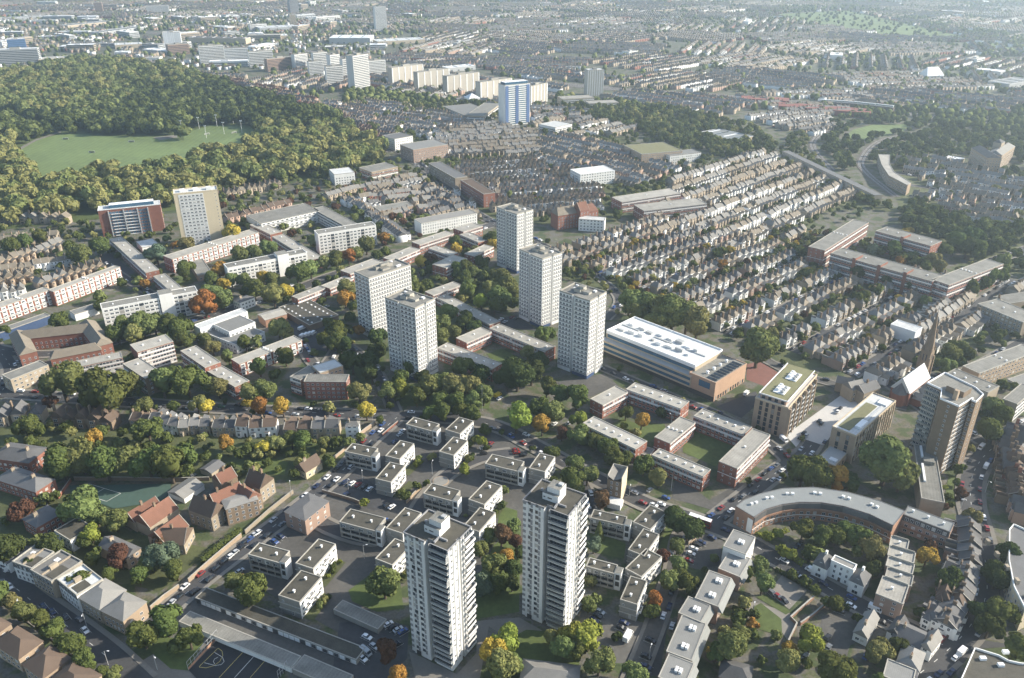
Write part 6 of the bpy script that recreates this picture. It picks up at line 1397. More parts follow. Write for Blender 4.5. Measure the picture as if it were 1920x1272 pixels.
# lawns
for nm, P in [('lawn', [q(8,40,780),q(8,160,690),q(8,330,720),q(8,350,880),q(8,200,900),q(8,60,840)]), ('lawn', [q(8,760,730),q(8,860,520),q(8,1010,420),q(8,1000,900),q(8,760,940)]), ('lawn', [q(8,780,1140),q(8,1040,1000),q(8,1180,1010),q(8,1340,1040),q(8,1340,1200),q(8,1010,1210)]),
 ('lawn', [q(8,890,300),q(8,990,330),q(8,990,420),q(8,880,410)]), ('lawn', [q(8,1400,420),q(8,1600,520),q(8,1590,600),q(8,1400,560)]), ('lawn', [q(8,1760,320),q(8,1920,330),q(8,1960,640),q(8,1780,780),q(8,1750,560)]),
 ('lawn', [Zr(260,880),Zr(330,840),Zr(430,880),Zr(620,880),Zr(640,940),Zr(500,1010)]), ('lawn', [Zr(760,960),Zr(860,900),Zr(1060,980),Zr(1130,1040),Zr(980,1180),Zr(750,1080)]), ('lawn', [q(5,820,720),q(5,900,690),q(5,1000,740),q(5,1180,790),q(5,1060,860),q(5,880,820)]),
 ('lawn', [q(9,400,870),q(9,440,850),q(9,555,940),q(9,560,1040),q(9,410,990)]), ('lawn', [q(9,410,815),q(9,470,800),q(9,610,900),q(9,580,915)]), ('lawn', [q(9,1480,210),q(9,1500,120),q(9,1560,150),q(9,1550,280),q(9,1480,300)]), ('lawn', [q(9,540,560),q(9,640,600),q(9,760,640),q(9,700,660),q(9,560,600)]),
 ('lawn', [q(7,1300,60),q(7,1480,20),q(7,1620,60),q(7,1600,130),q(7,1400,120)]), ('lawn', [q(4,1300,1230),q(4,1700,1200),q(4,1880,1160),q(4,1900,1260),q(4,1500,1290)]), ('lawn', [q(7,740,1020),q(7,900,1040),q(7,1150,1060),q(7,1060,1230),q(7,960,1220),q(7,820,1100)]),
 ('lawn', [q(4,970,290),q(4,1090,260),q(4,1110,310),q(4,1010,340)]), ('lawn', [q(4,1560,330),q(4,1640,300),q(4,1800,260),q(4,1960,180),q(4,1980,215),q(4,1800,290),q(4,1640,350)]), ('lawn', [q(5,200,330),q(5,420,340),q(5,640,440),q(5,560,640),q(5,520,560),q(5,430,380)]), ('lawn', [q(5,640,240),q(5,860,230),q(5,990,420),q(5,900,480),q(5,700,410)]),
 ('lawn', [q(5,40,760),q(5,230,640),q(5,250,880),q(5,120,900)]), ('lawn', [q(5,240,900),q(5,520,880),q(5,860,900),q(5,830,1030),q(5,260,1010)]), ('lawn', [q(4,540,920),q(4,900,880),q(4,1080,960),q(4,1300,1000),q(4,1640,990),q(4,1640,1040),q(4,700,1010)]), ('lawn', [q(4,600,620),q(4,1060,560),q(4,1090,680),q(4,900,660),q(4,640,700)]),
 ('lawn', [q(1,340,0),q(1,0,0),q(1,0,0)])][:-1]:
    patch(nm, 'grass', P)
for k_, A_, B_, C_, l_ in CM:
    a = U(*B_, 8.6); c = U(*C_, 8.6); L_ = math.hypot(c[0]-a[0], c[1]-a[1]); d = ((c[0]-a[0])/L_, (c[1]-a[1])/L_); n = (d[1], -d[0])
    if k_ == 's': patch('garden', 'garden', [(a[0]+d[0]*t_*L_+n[0]*o_, a[1]+d[1]*t_*L_+n[1]*o_) for t_, o_ in ((.02,.1),(.02,5.0),(.98,5.0),(.98,.1))], px=False)
PARKB = patch('park_grass', 'grass', [(-120,440),(-120,250),(0,150),(160,118),(330,132),(480,185),(640,232),(725,275),(720,302),(640,330),(560,340),(420,360),(330,395),(0,432)])
MEAD = [patch('meadow', 'meadow', [q(1,70,870),q(1,200,790),q(1,350,752),q(1,600,765),q(1,870,775),q(1,1000,785),q(1,1060,800),q(1,1130,880),q(1,1000,960),q(1,780,1000),q(1,520,1010),q(1,260,1060)]),
 patch('sports_pitch', 'meadow', [q(1,1030,750),q(1,1200,705),q(1,1400,708),q(1,1430,730),q(1,1470,800),q(1,1330,890),q(1,1120,900),q(1,1040,830)]), patch('lawn', 'meadow', [q(1,-40,640),q(1,90,645),q(1,130,690),q(1,-40,700)]), patch('lawn', 'meadow', [q(1,120,715),q(1,280,700),q(1,330,725),q(1,160,745)]),
 patch('park_path', 'pavement', [q(1,60,860),q(1,200,785),q(1,340,740),q(1,345,746),q(1,205,793),q(1,75,868)]), patch('park_path', 'pavement', [q(1,860,775),q(1,990,760),q(1,1000,775),q(1,900,790)])]
for P in PARKS[1:3]: patch('grass_field', 'meadow', P if P is not PARKS[2] else [q(3,900,780),q(3,960,730),q(3,1060,705),q(3,1290,700),q(3,1240,740),q(3,1020,790)])
patch('allotments', 'gravel', [q(2,1430,590),q(2,1620,545),q(2,1740,590),q(2,1640,640)])
for k, P in enumerate(RAILPX):
    R_ = smooth([U(*p) for p in P], 12); N_ = normals(R_); hw = (18, 14, 5, 5)[k]; m = MB(); rl = MB()
    for j in range(len(R_)-1):
        a, b_, na, nb = R_[j], R_[j+1], N_[j], N_[j+1]
        def strip_(mm, o0, o1, z): mm.poly([(a[0]+na[0]*o0,a[1]+na[1]*o0,z),(b_[0]+nb[0]*o0,b_[1]+nb[1]*o0,z),(b_[0]+nb[0]*o1,b_[1]+nb[1]*o1,z),(a[0]+na[0]*o1,a[1]+na[1]*o1,z)])
        strip_(m, -hw, hw, .42)
        o_ = -hw+1.5
        while o_ < hw-2: strip_(rl, o_, o_+.35, .55); strip_(rl, o_+1.4, o_+1.75, .55); o_ += 4.2
    o = m.build('railway', 'railway'); o['kind'] = 'structure'; o = rl.build('railway_track', 'metal_grey'); o['kind'] = 'structure'
for P in ([q(3,330,536),q(3,600,552),q(3,600,570),q(3,330,554)], [q(3,540,574),q(3,1060,614),q(3,1060,638),q(3,540,596)]):
    P = [U(*k_, 8) for k_ in P]; m = MB(); a = sum(P[i-1][0]*P[i][1]-P[i][0]*P[i-1][1] for i in range(4)); m.prism(P if a > 0 else P[::-1], 0, 8); o = m.build('railway_embankment', 'track_red'); o['kind'] = 'structure'
# playground and the ball court at the bottom
patch('playground', 'court_green', [q(7,390,190),q(7,960,180),q(7,965,270),q(7,640,320),q(7,590,300),q(7,400,235)])
BC = patch('ball_court', 'court_black', [Zg(500,730),Zg(150,1100),Zg(300,1260),Zg(1000,1400),Zg(1300,1072)])
def line(p, k, wd=.15, mt='road_paint', z=.30, close=False):
    W_ = [U(*a) for a in p]; N_ = normals(W_); m = MB()
    for j in range(len(W_)-1):
        a, b_, na, nb = W_[j], W_[j+1], N_[j], N_[j+1]; m.poly([(a[0]-na[0]*wd,a[1]-na[1]*wd,z),(b_[0]-nb[0]*wd,b_[1]-nb[1]*wd,z),(b_[0]+nb[0]*wd,b_[1]+nb[1]*wd,z),(a[0]+na[0]*wd,a[1]+na[1]*wd,z)])
    o = m.build('court_marking', mt); o['kind'] = 'structure'
for p, mt in (([Zg(490,845),Zg(270,1060)],'road_yellow'),([Zg(775,895),Zg(500,1190)],'road_yellow'),([Zg(915,930),Zg(680,1190)],'road_paint'),([Zg(1040,985),Zg(860,1190)],'road_yellow'),([Zg(440,890),Zg(540,950),Zg(560,1000),Zg(530,1035),Zg(460,1048),Zg(330,1015)],'road_paint'),([Zg(490,845),Zg(535,880),Zg(545,930),Zg(510,1000),Zg(440,1050),Zg(350,1075),Zg(270,1065)],'road_yellow'),([Zg(490,950),Zg(450,970),Zg(435,1000),Zg(450,1030)],'road_paint')): line(p, 0, .1, mt)
for p in ([q(7,500,180),q(7,680,235)],[q(7,430,225),q(7,600,280)],[q(7,500,180),q(7,430,225)],[q(7,680,235),q(7,600,280)],[q(7,590,205),q(7,515,250)]): line(p, 0, .12)
# ------------------------------------------------------------------ trees
def crown_arrays(seed, nq, size, lobes=13, core=True):
    r = np.random.RandomState(seed); V = []; 
    ld = r.normal(size=(lobes,3)); ld /= np.linalg.norm(ld,axis=1)[:,None]; ld[:,2] = ld[:,2]*.75+.08
    lc = ld*r.uniform(.42,.62,(lobes,1)); lr = r.uniform(.34,.5,lobes); lc[0] = (0,0,.05); lr[0] = .62
    k = r.randint(0, lobes, nq); n = r.normal(size=(nq,3)); n /= np.linalg.norm(n,axis=1)[:,None]
    n = n+1.1*(lc[k]/np.maximum(np.linalg.norm(lc[k],axis=1),.05)[:,None]); n /= np.linalg.norm(n,axis=1)[:,None]
    p = lc[k]+n*(lr[k]*r.uniform(.86,1.08,nq))[:,None]
    nn = n+r.normal(size=(nq,3))*.45; nn /= np.linalg.norm(nn,axis=1)[:,None]
    t = np.cross(nn, r.normal(size=(nq,3))); t /= np.linalg.norm(t,axis=1)[:,None]; b = np.cross(nn, t)
    s = size*r.uniform(.65,1.25,(nq,1)); 
    Q = np.stack([p-t*s-b*s*.8, p+t*s-b*s*.7, p+t*s*.9+b*s, p-t*s*.8+b*s*.9], 1).reshape(-1,3)
    Fq = np.arange(nq*4).reshape(-1,4)
    if core:
        cv, cf = sphere(6, 5); n0 = len(Q); add = []; fs = []
        for i in range(lobes):
            add.append(cv*lr[i]*.8+lc[i]); fs.append(cf+n0+i*len(cv))
        Q = np.concatenate([Q]+add); Fq = np.concatenate([Fq]+fs)
    return Q, Fq
def sphere(nu, nv):
    v = []
    for j in range(nv+1):
        a = math.pi*j/nv
        for i in range(nu): v.append((max(.02,math.sin(a))*math.cos(2*math.pi*i/nu), max(.02,math.sin(a))*math.sin(2*math.pi*i/nu), math.cos(a)))
    f = [(j*nu+i, (j+1)*nu+i, (j+1)*nu+(i+1)%nu, j*nu+(i+1)%nu) for j in range(nv) for i in range(nu)]
    return np.array(v), np.array(f)
CRN = [crown_arrays(s, 2000, .066, 11+2*s) for s in range(5)]
CONI = []
def cone_crown(seed):
    r = np.random.RandomState(seed); nq = 1100; h = r.uniform(0,1,nq)**1.4; a = r.uniform(0,2*np.pi,nq); rad = (1-h)*.62+.04; rad = rad*r.uniform(.75,1.1,nq)
    p = np.stack([rad*np.cos(a), rad*np.sin(a), h*2.4-1.0], 1); n = np.stack([np.cos(a), np.sin(a), .4+0*a],1)+r.normal(size=(nq,3))*.4; n /= np.linalg.norm(n,axis=1)[:,None]
    t = np.cross(n, r.normal(size=(nq,3))); t /= np.linalg.norm(t,axis=1)[:,None]; b = np.cross(n,t); s = .085
    return np.stack([p-t*s-b*s, p+t*s-b*s, p+t*s+b*s, p-t*s+b*s],1).reshape(-1,3), np.arange(nq*4).reshape(-1,4)
for k, c in LEAF.items():                            # crowns are modelled at unit radius: finer noise in their own space
    nt = M['leaf_'+k].node_tree; ns = [n for n in nt.nodes if n.type == 'TEX_NOISE']; ns[0].inputs['Scale'].default_value = 1.6; ns[1].inputs['Scale'].default_value = 7
    mat('wood_'+k, tuple(v*(1.5 if k in 'om' else 1.2) for v in c), var=.36, scale=.085, obj=0, fine=.5, leaf=True, coord='World')
CMESH = {}
def crown_mesh(i, col):
    if (i, col) not in CMESH:
        V, Fq = CRN[i] if i < 5 else cone_crown(i)
        CMESH[(i,col)] = bigmesh('crown', V, Fq, np.zeros(len(Fq)), ['leaf_'+col])
    return CMESH[(i,col)]
TRK = []
for s in range(3):
    r = random.Random(s); m = MB(); m.tube((0,0,0),.11,(r.uniform(-.05,.05),.03,1.0),.075,7)
    for a in range(5):
        th = a*1.256+r.uniform(-.3,.3); z0 = r.uniform(.55,.95); m.tube((0,.02,z0),.055,(math.cos(th)*.5,math.sin(th)*.5,z0+.5+r.uniform(0,.3)),.02,5)
    m.tube((0,.02,.95),.07,(.03,0,1.75),.02,5); TRK.append(m.mesh('trunk',['bark']))
tr_ = random.Random(77); TREES = []                                           # (score, x, y, r, colour, kind)
def tree_px(x, y, d, col, cone=False):
    r = 3.0
    for _ in range(4):
        zc = r*1.1+.6 if not cone else r*1.2; X, Y = U(x, y, zc); dist = math.sqrt(X*X+Y*Y+(H-zc)**2); r = d/2*dist/F
    TREES.append((1e6+r/dist, X, Y, r*1.06, col, cone))
def T_(c, s):
    for it in s.split():
        a = it.split(','); x, y = q(c, float(a[0]), float(a[1])); tree_px(x, y, float(a[2])/3, a[3][0], len(a[3]) > 1)
T_(4, '555,110,105,g 445,160,110,o 380,120,70,g 60,105,95,g 130,90,80,g 230,60,80,g 1310,40,110,y 1045,105,95,m 990,110,50,r 1040,240,110,g 880,160,110,p 330,540,105,g 1230,250,110,r 1195,300,95,g 1250,335,75,y 1300,300,80,o 1430,355,120,g 1370,310,80,o 1480,285,80,y 1530,300,95,o 1540,390,140,m 1605,370,85,y 1670,260,120,g 1745,235,115,o 1820,205,90,m 1890,190,100,g 1190,380,115,o 1150,440,145,r 1250,410,110,o 1345,160,95,o 1430,140,95,o 1510,120,95,o 820,325,55,r 780,310,60,o 560,390,70,o 560,450,70,g 660,600,120,g 765,610,120,m 800,560,150,o 865,545,120,o 700,560,110,o 950,560,120,g 1010,580,140,g 1040,645,110,g 345,870,215,o 590,930,250,g 690,885,150,o 910,880,160,o 1055,870,180,g 985,850,120,g 1230,910,110,m 1110,1000,100,m 1165,1010,85,y 970,1010,65,g 795,1020,110,o 280,990,70,b 1410,940,110,m 1490,920,120,o 1395,1005,65,y 1470,1010,110,r 1590,1015,115,y 1605,730,110,g 1460,790,105,g 1545,840,65,g 1850,1015,75,m 1380,655,95,g 1440,650,75,o 1150,640,90,o 1195,680,85,m 1285,735,85,o 1565,570,115,m 1610,605,85,m 1845,560,90,g 1895,600,125,g 1835,640,105,g 1895,660,105,g 515,1200,105,y 830,1150,155,g 140,1125,125,g 210,1150,70,g 1270,1220,95,r 1560,1220,100,m 1640,1200,100,g 1705,1205,110,g 1480,1240,90,y 1820,1220,80,o 1400,1250,80,g 740,745,70,g 430,60,60,g 1770,80,80,o 20,590,60,g')
T_(5, '40,170,85,r 90,150,85,o 140,100,110,o 240,65,70,r 250,140,65,g 200,160,65,g 640,90,85,g 640,130,70,y 845,75,90,g 860,105,70,y 448,205,85,y 500,185,75,b 35,350,110,m 20,405,100,r 650,250,95,g 700,245,100,g 690,290,90,g 750,265,85,o 810,215,75,g 800,285,75,g 720,365,120,g 790,430,110,l 845,350,105,m 885,405,130,o 925,335,135,o 895,290,120,o 950,375,110,o 420,350,95,g 480,330,75,g 530,300,65,g 660,400,60,o 600,490,110,o 560,560,125,o 560,630,115,o 640,600,105,o 700,540,120,d 745,570,95,d 1150,610,115,g 1045,710,95,m 1110,760,115,d 990,830,200,d 1070,820,150,d 930,860,140,d 690,790,130,g 780,840,120,d 200,700,105,d 150,760,120,d 60,760,140,d 210,620,110,d 100,585,65,r 20,590,100,d 20,660,90,d 170,830,120,d 100,935,135,m 260,930,120,o 325,915,110,l 420,960,110,g 480,905,150,o 560,890,140,o 640,900,150,m 725,905,140,m 800,950,120,o 560,980,110,g 660,980,120,g 740,985,110,o 140,1040,105,y 500,1050,95,g 580,1045,115,g 670,1045,90,g 740,1055,95,g 810,1140,65,g 1155,905,125,g 1230,940,115,g 1325,960,150,g 985,1075,185,l 1115,1020,120,g 1200,1040,150,o 1130,1120,120,r 1330,1085,105,l 1240,1165,85,b 1340,1175,125,o 1430,1210,105,g 1500,1240,120,g 1600,1050,85,g 1690,1090,105,r 1590,1120,45,lc 1655,1160,60,m 1800,1045,70,d 1180,1270,90,g 780,1215,75,l 400,780,120,g 330,860,110,g 460,860,110,d 860,440,110,g 960,430,80,d')
for x, y, d, c in ((1180,565,50,'o'),(1205,572,58,'o'),(1235,580,62,'o'),(1262,588,64,'o'),(1288,595,60,'o'),(1308,606,58,'m'),(1195,585,44,'o'),(1230,600,48,'o'),(1422,652,72,'o'),(1448,630,28,'m'),(1665,862,92,'o'),(1690,890,60,'o'),(1505,885,58,'g'),(1535,888,56,'g'),(1567,897,46,'r'),(1590,905,40,'d'),(1290,990,52,'d'),(1268,972,50,'d'),(115,865,62,'g'),(152,858,58,'o'),(198,870,62,'g'),(240,862,58,'o'),(278,868,62,'g'),(318,872,66,'g'),(340,858,50,'g'),(155,950,66,'o'),(180,965,40,'o'),(215,975,42,'o'),(310,1040,48,'p'),(282,1045,44,'p'),(330,1068,40,'g'),(268,1190,52,'g'),(310,1165,58,'g'),(355,1196,44,'g'),(470,1106,62,'g'),(440,1090,36,'o'),(455,1086,22,'r'),(150,1090,40,'g'),(215,1262,28,'o'),(328,1212,24,'o'),(20,1130,30,'m'),(45,1148,34,'o'),(72,1165,36,'g'),(100,1180,36,'g'),(130,1205,46,'g'),(160,1240,40,'g'),(150,1240,22,'y'),(195,1262,30,'g'),(-5,1115,40,'g'),(60,1060,34,'d'),(15,1030,50,'d'),(170,1000,34,'l'),(225,1045,44,'b'),(95,1020,44,'d'),(40,960,40,'b'),(260,1080,32,'g'),(205,1075,30,'g'),(300,1015,30,'b'),(1780,1090,44,'d'),(1870,1080,46,'d'),(1880,1150,50,'g'),(1895,1040,44,'d'),(1855,1175,44,'d'),(1835,1150,36,'d'),(1900,1215,52,'g')): tree_px(x, y, d, c)
T_(8, '240,740,180,o 250,1120,135,b 310,1250,120,r 780,545,100,o 860,630,140,o 915,600,120,r 790,750,130,p 880,740,120,g 965,660,110,d 900,470,130,b 830,470,90,o 970,420,90,o 985,500,90,b 930,1050,160,l 860,1120,150,y 900,1200,170,m 970,1190,110,o 1390,1030,190,l 1300,1040,160,l 1250,1090,150,o 1190,1040,100,m 1330,1110,140,g 1450,1180,170,o 1650,1240,140,o 1420,520,100,p 1450,450,90,oc 1400,720,70,m 1390,860,90,o 1430,830,70,o 1310,60,110,o 1300,145,130,g 1385,130,120,o 1330,200,90,o 1460,265,110,b 1700,75,120,g 1790,140,120,m 1530,30,130,g 1600,40,90,g 1890,530,95,o 1810,590,90,b 1890,640,110,o 1860,720,130,o 1760,830,100,r 1750,890,80,g 510,20,55,m 130,280,55,l 420,190,55,g 700,95,70,l 360,240,60,g 910,215,60,o 1550,1030,60,d 1010,560,80,d 960,740,90,d')
T_(9, '680,430,120,g 790,480,120,g 860,460,120,g 930,450,120,g 1000,490,130,g 1060,540,140,m 720,560,80,g 760,570,80,o 600,580,80,l 560,545,60,l 480,470,60,l 540,455,60,l 1375,585,105,y 1400,520,70,b 430,640,100,o 450,740,130,o 370,690,80,g 350,840,70,m 310,920,80,g 395,965,65,r 400,1020,60,g 260,1080,180,o 330,1040,120,o 190,1130,110,g 170,1120,60,y 580,1170,140,m 600,1110,90,y 720,1060,150,l 860,1220,190,g 1100,1120,140,m 1215,1090,100,d 990,940,60,d 870,850,90,g 800,840,60,g 620,680,60,g 690,720,60,g 740,770,60,g 1080,660,90,d 1630,370,95,m 1560,100,60,g 1570,220,60,b 1530,30,50,g 20,370,60,d 40,440,60,b 30,740,120,g -20,700,100,g 180,590,50,o 1090,1290,90,g 760,1010,60,o 700,1180,60,g 130,660,40,g 1430,820,50,d 1340,900,60,d')
T_(6, '1010,110,65,g 1075,140,65,p 1180,130,95,g 1145,100,55,r 1410,190,85,m 1455,230,85,m 1230,190,55,r 1460,130,95,g 1530,100,115,g 1600,120,105,d 1660,130,95,g 1560,55,105,g 1640,60,115,d 1740,280,100,g 1800,265,85,g 1680,325,75,g 1620,350,85,g 1270,30,55,y 1160,300,85,d 1310,330,95,d 1050,270,75,d 980,260,85,d 650,140,75,g 1500,720,110,o 1600,720,85,g 1560,685,85,o 1490,790,95,o 1730,1140,135,g 1790,1070,120,g 1750,1025,110,o 1705,1060,65,d 220,215,60,r 270,135,50,y 210,150,80,g 1100,365,80,g 1010,400,90,g 700,275,70,g 500,260,50,g 280,345,45,g')
# shrubs and small trees beside the concrete maisonettes
for k_, A_, B_, C_, l_ in CM:
    a = U(*B_, 8.6); c = U(*C_, 8.6); L_ = math.hypot(c[0]-a[0], c[1]-a[1]); d = ((c[0]-a[0])/L_, (c[1]-a[1])/L_); n = (d[1], -d[0])
    for t in range(4 if k_ == 's' else 2):
        f = tr_.uniform(.1,.9)*L_; o_ = tr_.uniform(2.6,4.5)+(2.5 if k_ == 'd' else 0); r = tr_.uniform(1.1,2.2); X, Y = a[0]+d[0]*f+n[0]*o_, a[1]+d[1]*f+n[1]*o_
        if not blocked(X, Y, r*.6): TREES.append((1e5+r, X, Y, r, tr_.choice('gglodm'), False))
# woods, gardens and streets, scattered
HG = {}
for h in HOUSES:
    c = rot2((3*h[4], 5.5), h[3]); HG.setdefault((int((h[1]+c[0])//12), int((h[2]+c[1])//12)), []).append((h[1]+c[0], h[2]+c[1]))
def house_near(x, y, m):
    i, j = int(x//12), int(y//12)
    return any((hx-x)**2+(hy-y)**2 < m*m for a in (-1,0,1) for b_ in (-1,0,1) for hx, hy in HG.get((i+a,j+b_), ()))
RG = {}
for R_, hw, _ in ROADS:
    for i in range(len(R_)-1):
        for t in (0,.5):
            x, y = R_[i][0]+(R_[i+1][0]-R_[i][0])*t, R_[i][1]+(R_[i+1][1]-R_[i][1])*t; RG.setdefault((int(x//12), int(y//12)), []).append((x, y, hw))
def road_near(x, y, m):
    i, j = int(x//12), int(y//12)
    return any((hx-x)**2+(hy-y)**2 < (hw+m)**2 for a in (-1,0,1) for b_ in (-1,0,1) for hx, hy, hw in RG.get((i+a,j+b_), ()))
tr = random.Random(21)
def wood(poly, step, r0, r1, cols, px=True, avoid=True, skip=.0, hm=6.0, holes=()):
    P = [U(*p) for p in poly] if px else poly; x0, x1 = min(p[0] for p in P), max(p[0] for p in P); y0, y1 = min(p[1] for p in P), max(p[1] for p in P); y = y0
    while y < y1:
        x = x0
        while x < x1:
            X, Y = x+tr.uniform(-.45,.45)*step, y+tr.uniform(-.45,.45)*step; x += step
            if tr.random() < skip or not inpoly(X, Y, P) or any(inpoly(X, Y, h) for h in holes): continue
            r = tr.uniform(r0, r1)
            if avoid and (house_near(X, Y, hm) or road_near(X, Y, .5+r*.3) or blocked(X, Y, 1.0+r*.5) or near_rail(X, Y, 9)): continue
            col = tr.choice(cols(X, Y) if callable(cols) else cols); TREES.append((r/math.sqrt(X*X+Y*Y+H*H), X, Y, r, col, False))
        y += step
def parkcol(X, Y):
    a, b_, _ = PX(X, Y, 8); 
    if b_ > 265+(a-300)*.02 or a > 480 and b_ > 240: return 'mommommo' if tr.random() < .97 else 'm'
    if a < 240 and b_ < 215 or (b_ < 165 and a < 420): return 'omogom'
    return 'gdgdgo' if a > 60 else 'gog'
PKW = [U(*p) for p in [(-120,432),(-120,245),(0,148),(160,118),(330,132),(480,185),(640,232),(725,275),(720,302),(640,330),(560,340),(420,360),(330,395),(180,405),(0,428)]]
wood(PKW, 13.5, 6, 12, parkcol, px=False, holes=[m_ for m_ in MEAD])
wood([(1540,300),(1530,250),(1600,205),(1760,190),(1990,215),(1990,340),(1860,330),(1740,300),(1690,350),(1620,300),(1600,330)], 11, 3.5, 6.5, 'gdgdogg', holes=[[U(*q(3,*p)) for p in ((900,780),(960,730),(1060,705),(1290,700),(1240,740),(1020,790))]], skip=.2)
wood([(1040,180),(1260,205),(1430,250),(1460,285),(1380,300),(1240,270),(1180,240),(1060,215)], 10, 3.5, 6.5, 'oggmg', skip=.12)
wood([(650,160),(930,200),(930,235),(800,225),(640,190)], 11, 3.5, 6.5, 'ggogm', skip=.15)
wood([(1690,440),(1700,385),(1990,450),(1990,540),(1880,505),(1850,540),(1800,470)], 10, 3.5, 6.5, 'gdggo', skip=.12); wood([(1600,455),(1720,480),(1760,520),(1640,485)], 9, 3, 5.5, 'ogmg', skip=.15)
wood([(1640,290),(1990,340),(1990,440),(1720,420)], 12, 2, 5.5, 'gogmg', skip=.2)
wood([(1440,300),(1560,330),(1700,400),(1640,395),(1500,330)], 9, 2.2, 4.8, 'ggom', skip=.15)
wood([(1480,250),(1560,250),(1560,330),(1450,300)], 10, 2.2, 4.8, 'ggom', skip=.15)
wood([(1050,520),(1160,430),(1560,440),(1720,560),(1600,690),(1420,660),(1180,560)], 6.5, 1.5, 3.8, 'ggogmdgbmyo', skip=.05, hm=5.6)
wood([(1600,690),(1760,540),(1990,560),(1990,820),(1850,780),(1840,700)], 10, 2, 4.5, 'ggogd', skip=.35)
wood([(380,330),(740,300),(940,420),(760,470),(420,440)], 11, 2.2, 5.0, 'ggogmbo', skip=.3)
wood([(740,250),(1100,240),(1450,300),(1150,420),(900,420)], 11, 1.8, 4.2, 'ggogomo', skip=.25)
wood([(1180,300),(1460,280),(1650,390),(1520,450),(1180,440)], 11, 1.6, 3.4, 'ggogm', skip=.35)
wood([(-60,430),(300,410),(420,470),(330,560),(-60,520)], 11, 2, 4.2, 'ggogm', skip=.35)
wood([(0,780),(110,800),(500,830),(690,830),(600,900),(400,900),(0,900)], 8.0, 1.8, 4.0, 'gggodmm', skip=.2)
wood([(0,880),(130,930),(250,1000),(380,1050),(300,1090),(0,1040)], 9, 1.8, 4.2, 'ggdobg', skip=.3)
wood([(0,690),(180,700),(420,740),(520,760),(300,755),(0,735)], 11, 3, 5.5, 'ggog', skip=.4)
wood([(430,560),(900,470),(960,600),(830,690),(640,660),(560,600)], 11, 2.5, 5, 'gdggom', skip=.45)
wood([(1440,960),(1560,960),(1660,1000),(1600,1050),(1480,1030)], 8, 2, 4, 'ggogl', skip=.35)
wood([(1330,1140),(1460,1160),(1560,1240),(1380,1290)], 8, 1.5, 3.2, 'ggolm', skip=.4)
wood([(1850,880),(1990,820),(1990,900)], 9, 2, 4, 'gdg', skip=.4)
wood([(1740,930),(1800,880),(1815,960),(1780,1000)], 6, 1.2, 2.6, 'gglb', skip=.35)
wood([(1440,28),(1590,20),(1720,50),(1900,90),(1990,120),(1830,78),(1600,60),(1500,40)], 22, 3, 6, 'gogd', skip=.72)
wood([(1430,18),(1590,8),(1760,40),(1990,85),(1990,125),(1900,88),(1720,48),(1590,18),(1440,27)], 16, 4, 7, 'gdgo', skip=.2)
for R_, hw, cr in ROADS[:len(ROADS)]:
    if hw > 5.2: continue
    N_ = normals(R_); acc = tr.uniform(0,15)
    for j in range(len(R_)-1):
        acc += math.hypot(R_[j+1][0]-R_[j][0], R_[j+1][1]-R_[j][1])
        if acc > 17 and R_[j][1] > 330:
            acc = tr.uniform(-6,4); sg = tr.choice((-1,1)); X, Y = R_[j][0]+N_[j][0]*(hw+1.0)*sg, R_[j][1]+N_[j][1]*(hw+1.0)*sg; r = tr.uniform(1.5,2.8)
            if not blocked(X, Y, 1.5) and not road_near(X, Y, -.5): TREES.append((r/math.sqrt(X*X+Y*Y+H*H), X, Y, r, tr.choice('ggogmd'), False))
for X, Y, r, c in FARTREE: TREES.append((r/math.sqrt(X*X+Y*Y+H*H), X, Y, r, c, False))
TREES.sort(key=lambda t: -t[0])
def size_word(r, d):
    return 'small' if r < 2.6 else ('large' if r > 5.2 else 'round')
for i, (s_, X, Y, r, col, cone) in enumerate(TREES[:300]):
    o = thing('tree', ('conical ' if cone else size_word(r, 0)+' ')+LEAFN[col]+' tree', 'tree', (X, Y, 0), tr.uniform(0,6.28), group='individual broadleaf and conifer trees', hz=r*1.2)
    zc = r*1.1+.6 if not cone else r*1.2
    c_ = put('crown', crown_mesh(i % 5 if not cone else 5+i % 2, col), o, (0,0,zc), 0, (r, r*tr.uniform(.9,1.08), r*tr.uniform(.85,1.05)))
    put('trunk', TRK[i%3], o, (0,0,0), 0, (r*.8, r*.8, zc*.7))
MIDP = [crown_arrays(40+s, 260, .2, 11) for s in range(4)]; FARP = []
for s in range(4):
    v, f = sphere(7, 5); r = np.random.RandomState(s); v = v*(1+r.uniform(-.28,.2,len(v)))[:,None]; FARP.append((v, f))
WM = list(LEAF); VV = []; FF = []; MM = []; n0 = 0; VW = []; FW = []; MW = []; n1 = 0
rs = np.random.RandomState(9); G = {}
for i, t in enumerate(TREES[300:]):
    d = math.hypot(t[1], t[2]); wood_ = inpoly(t[1], t[2], PKW)
    G.setdefault((d > 1350 and not wood_, i % 4, t[4], wood_), []).append(t)
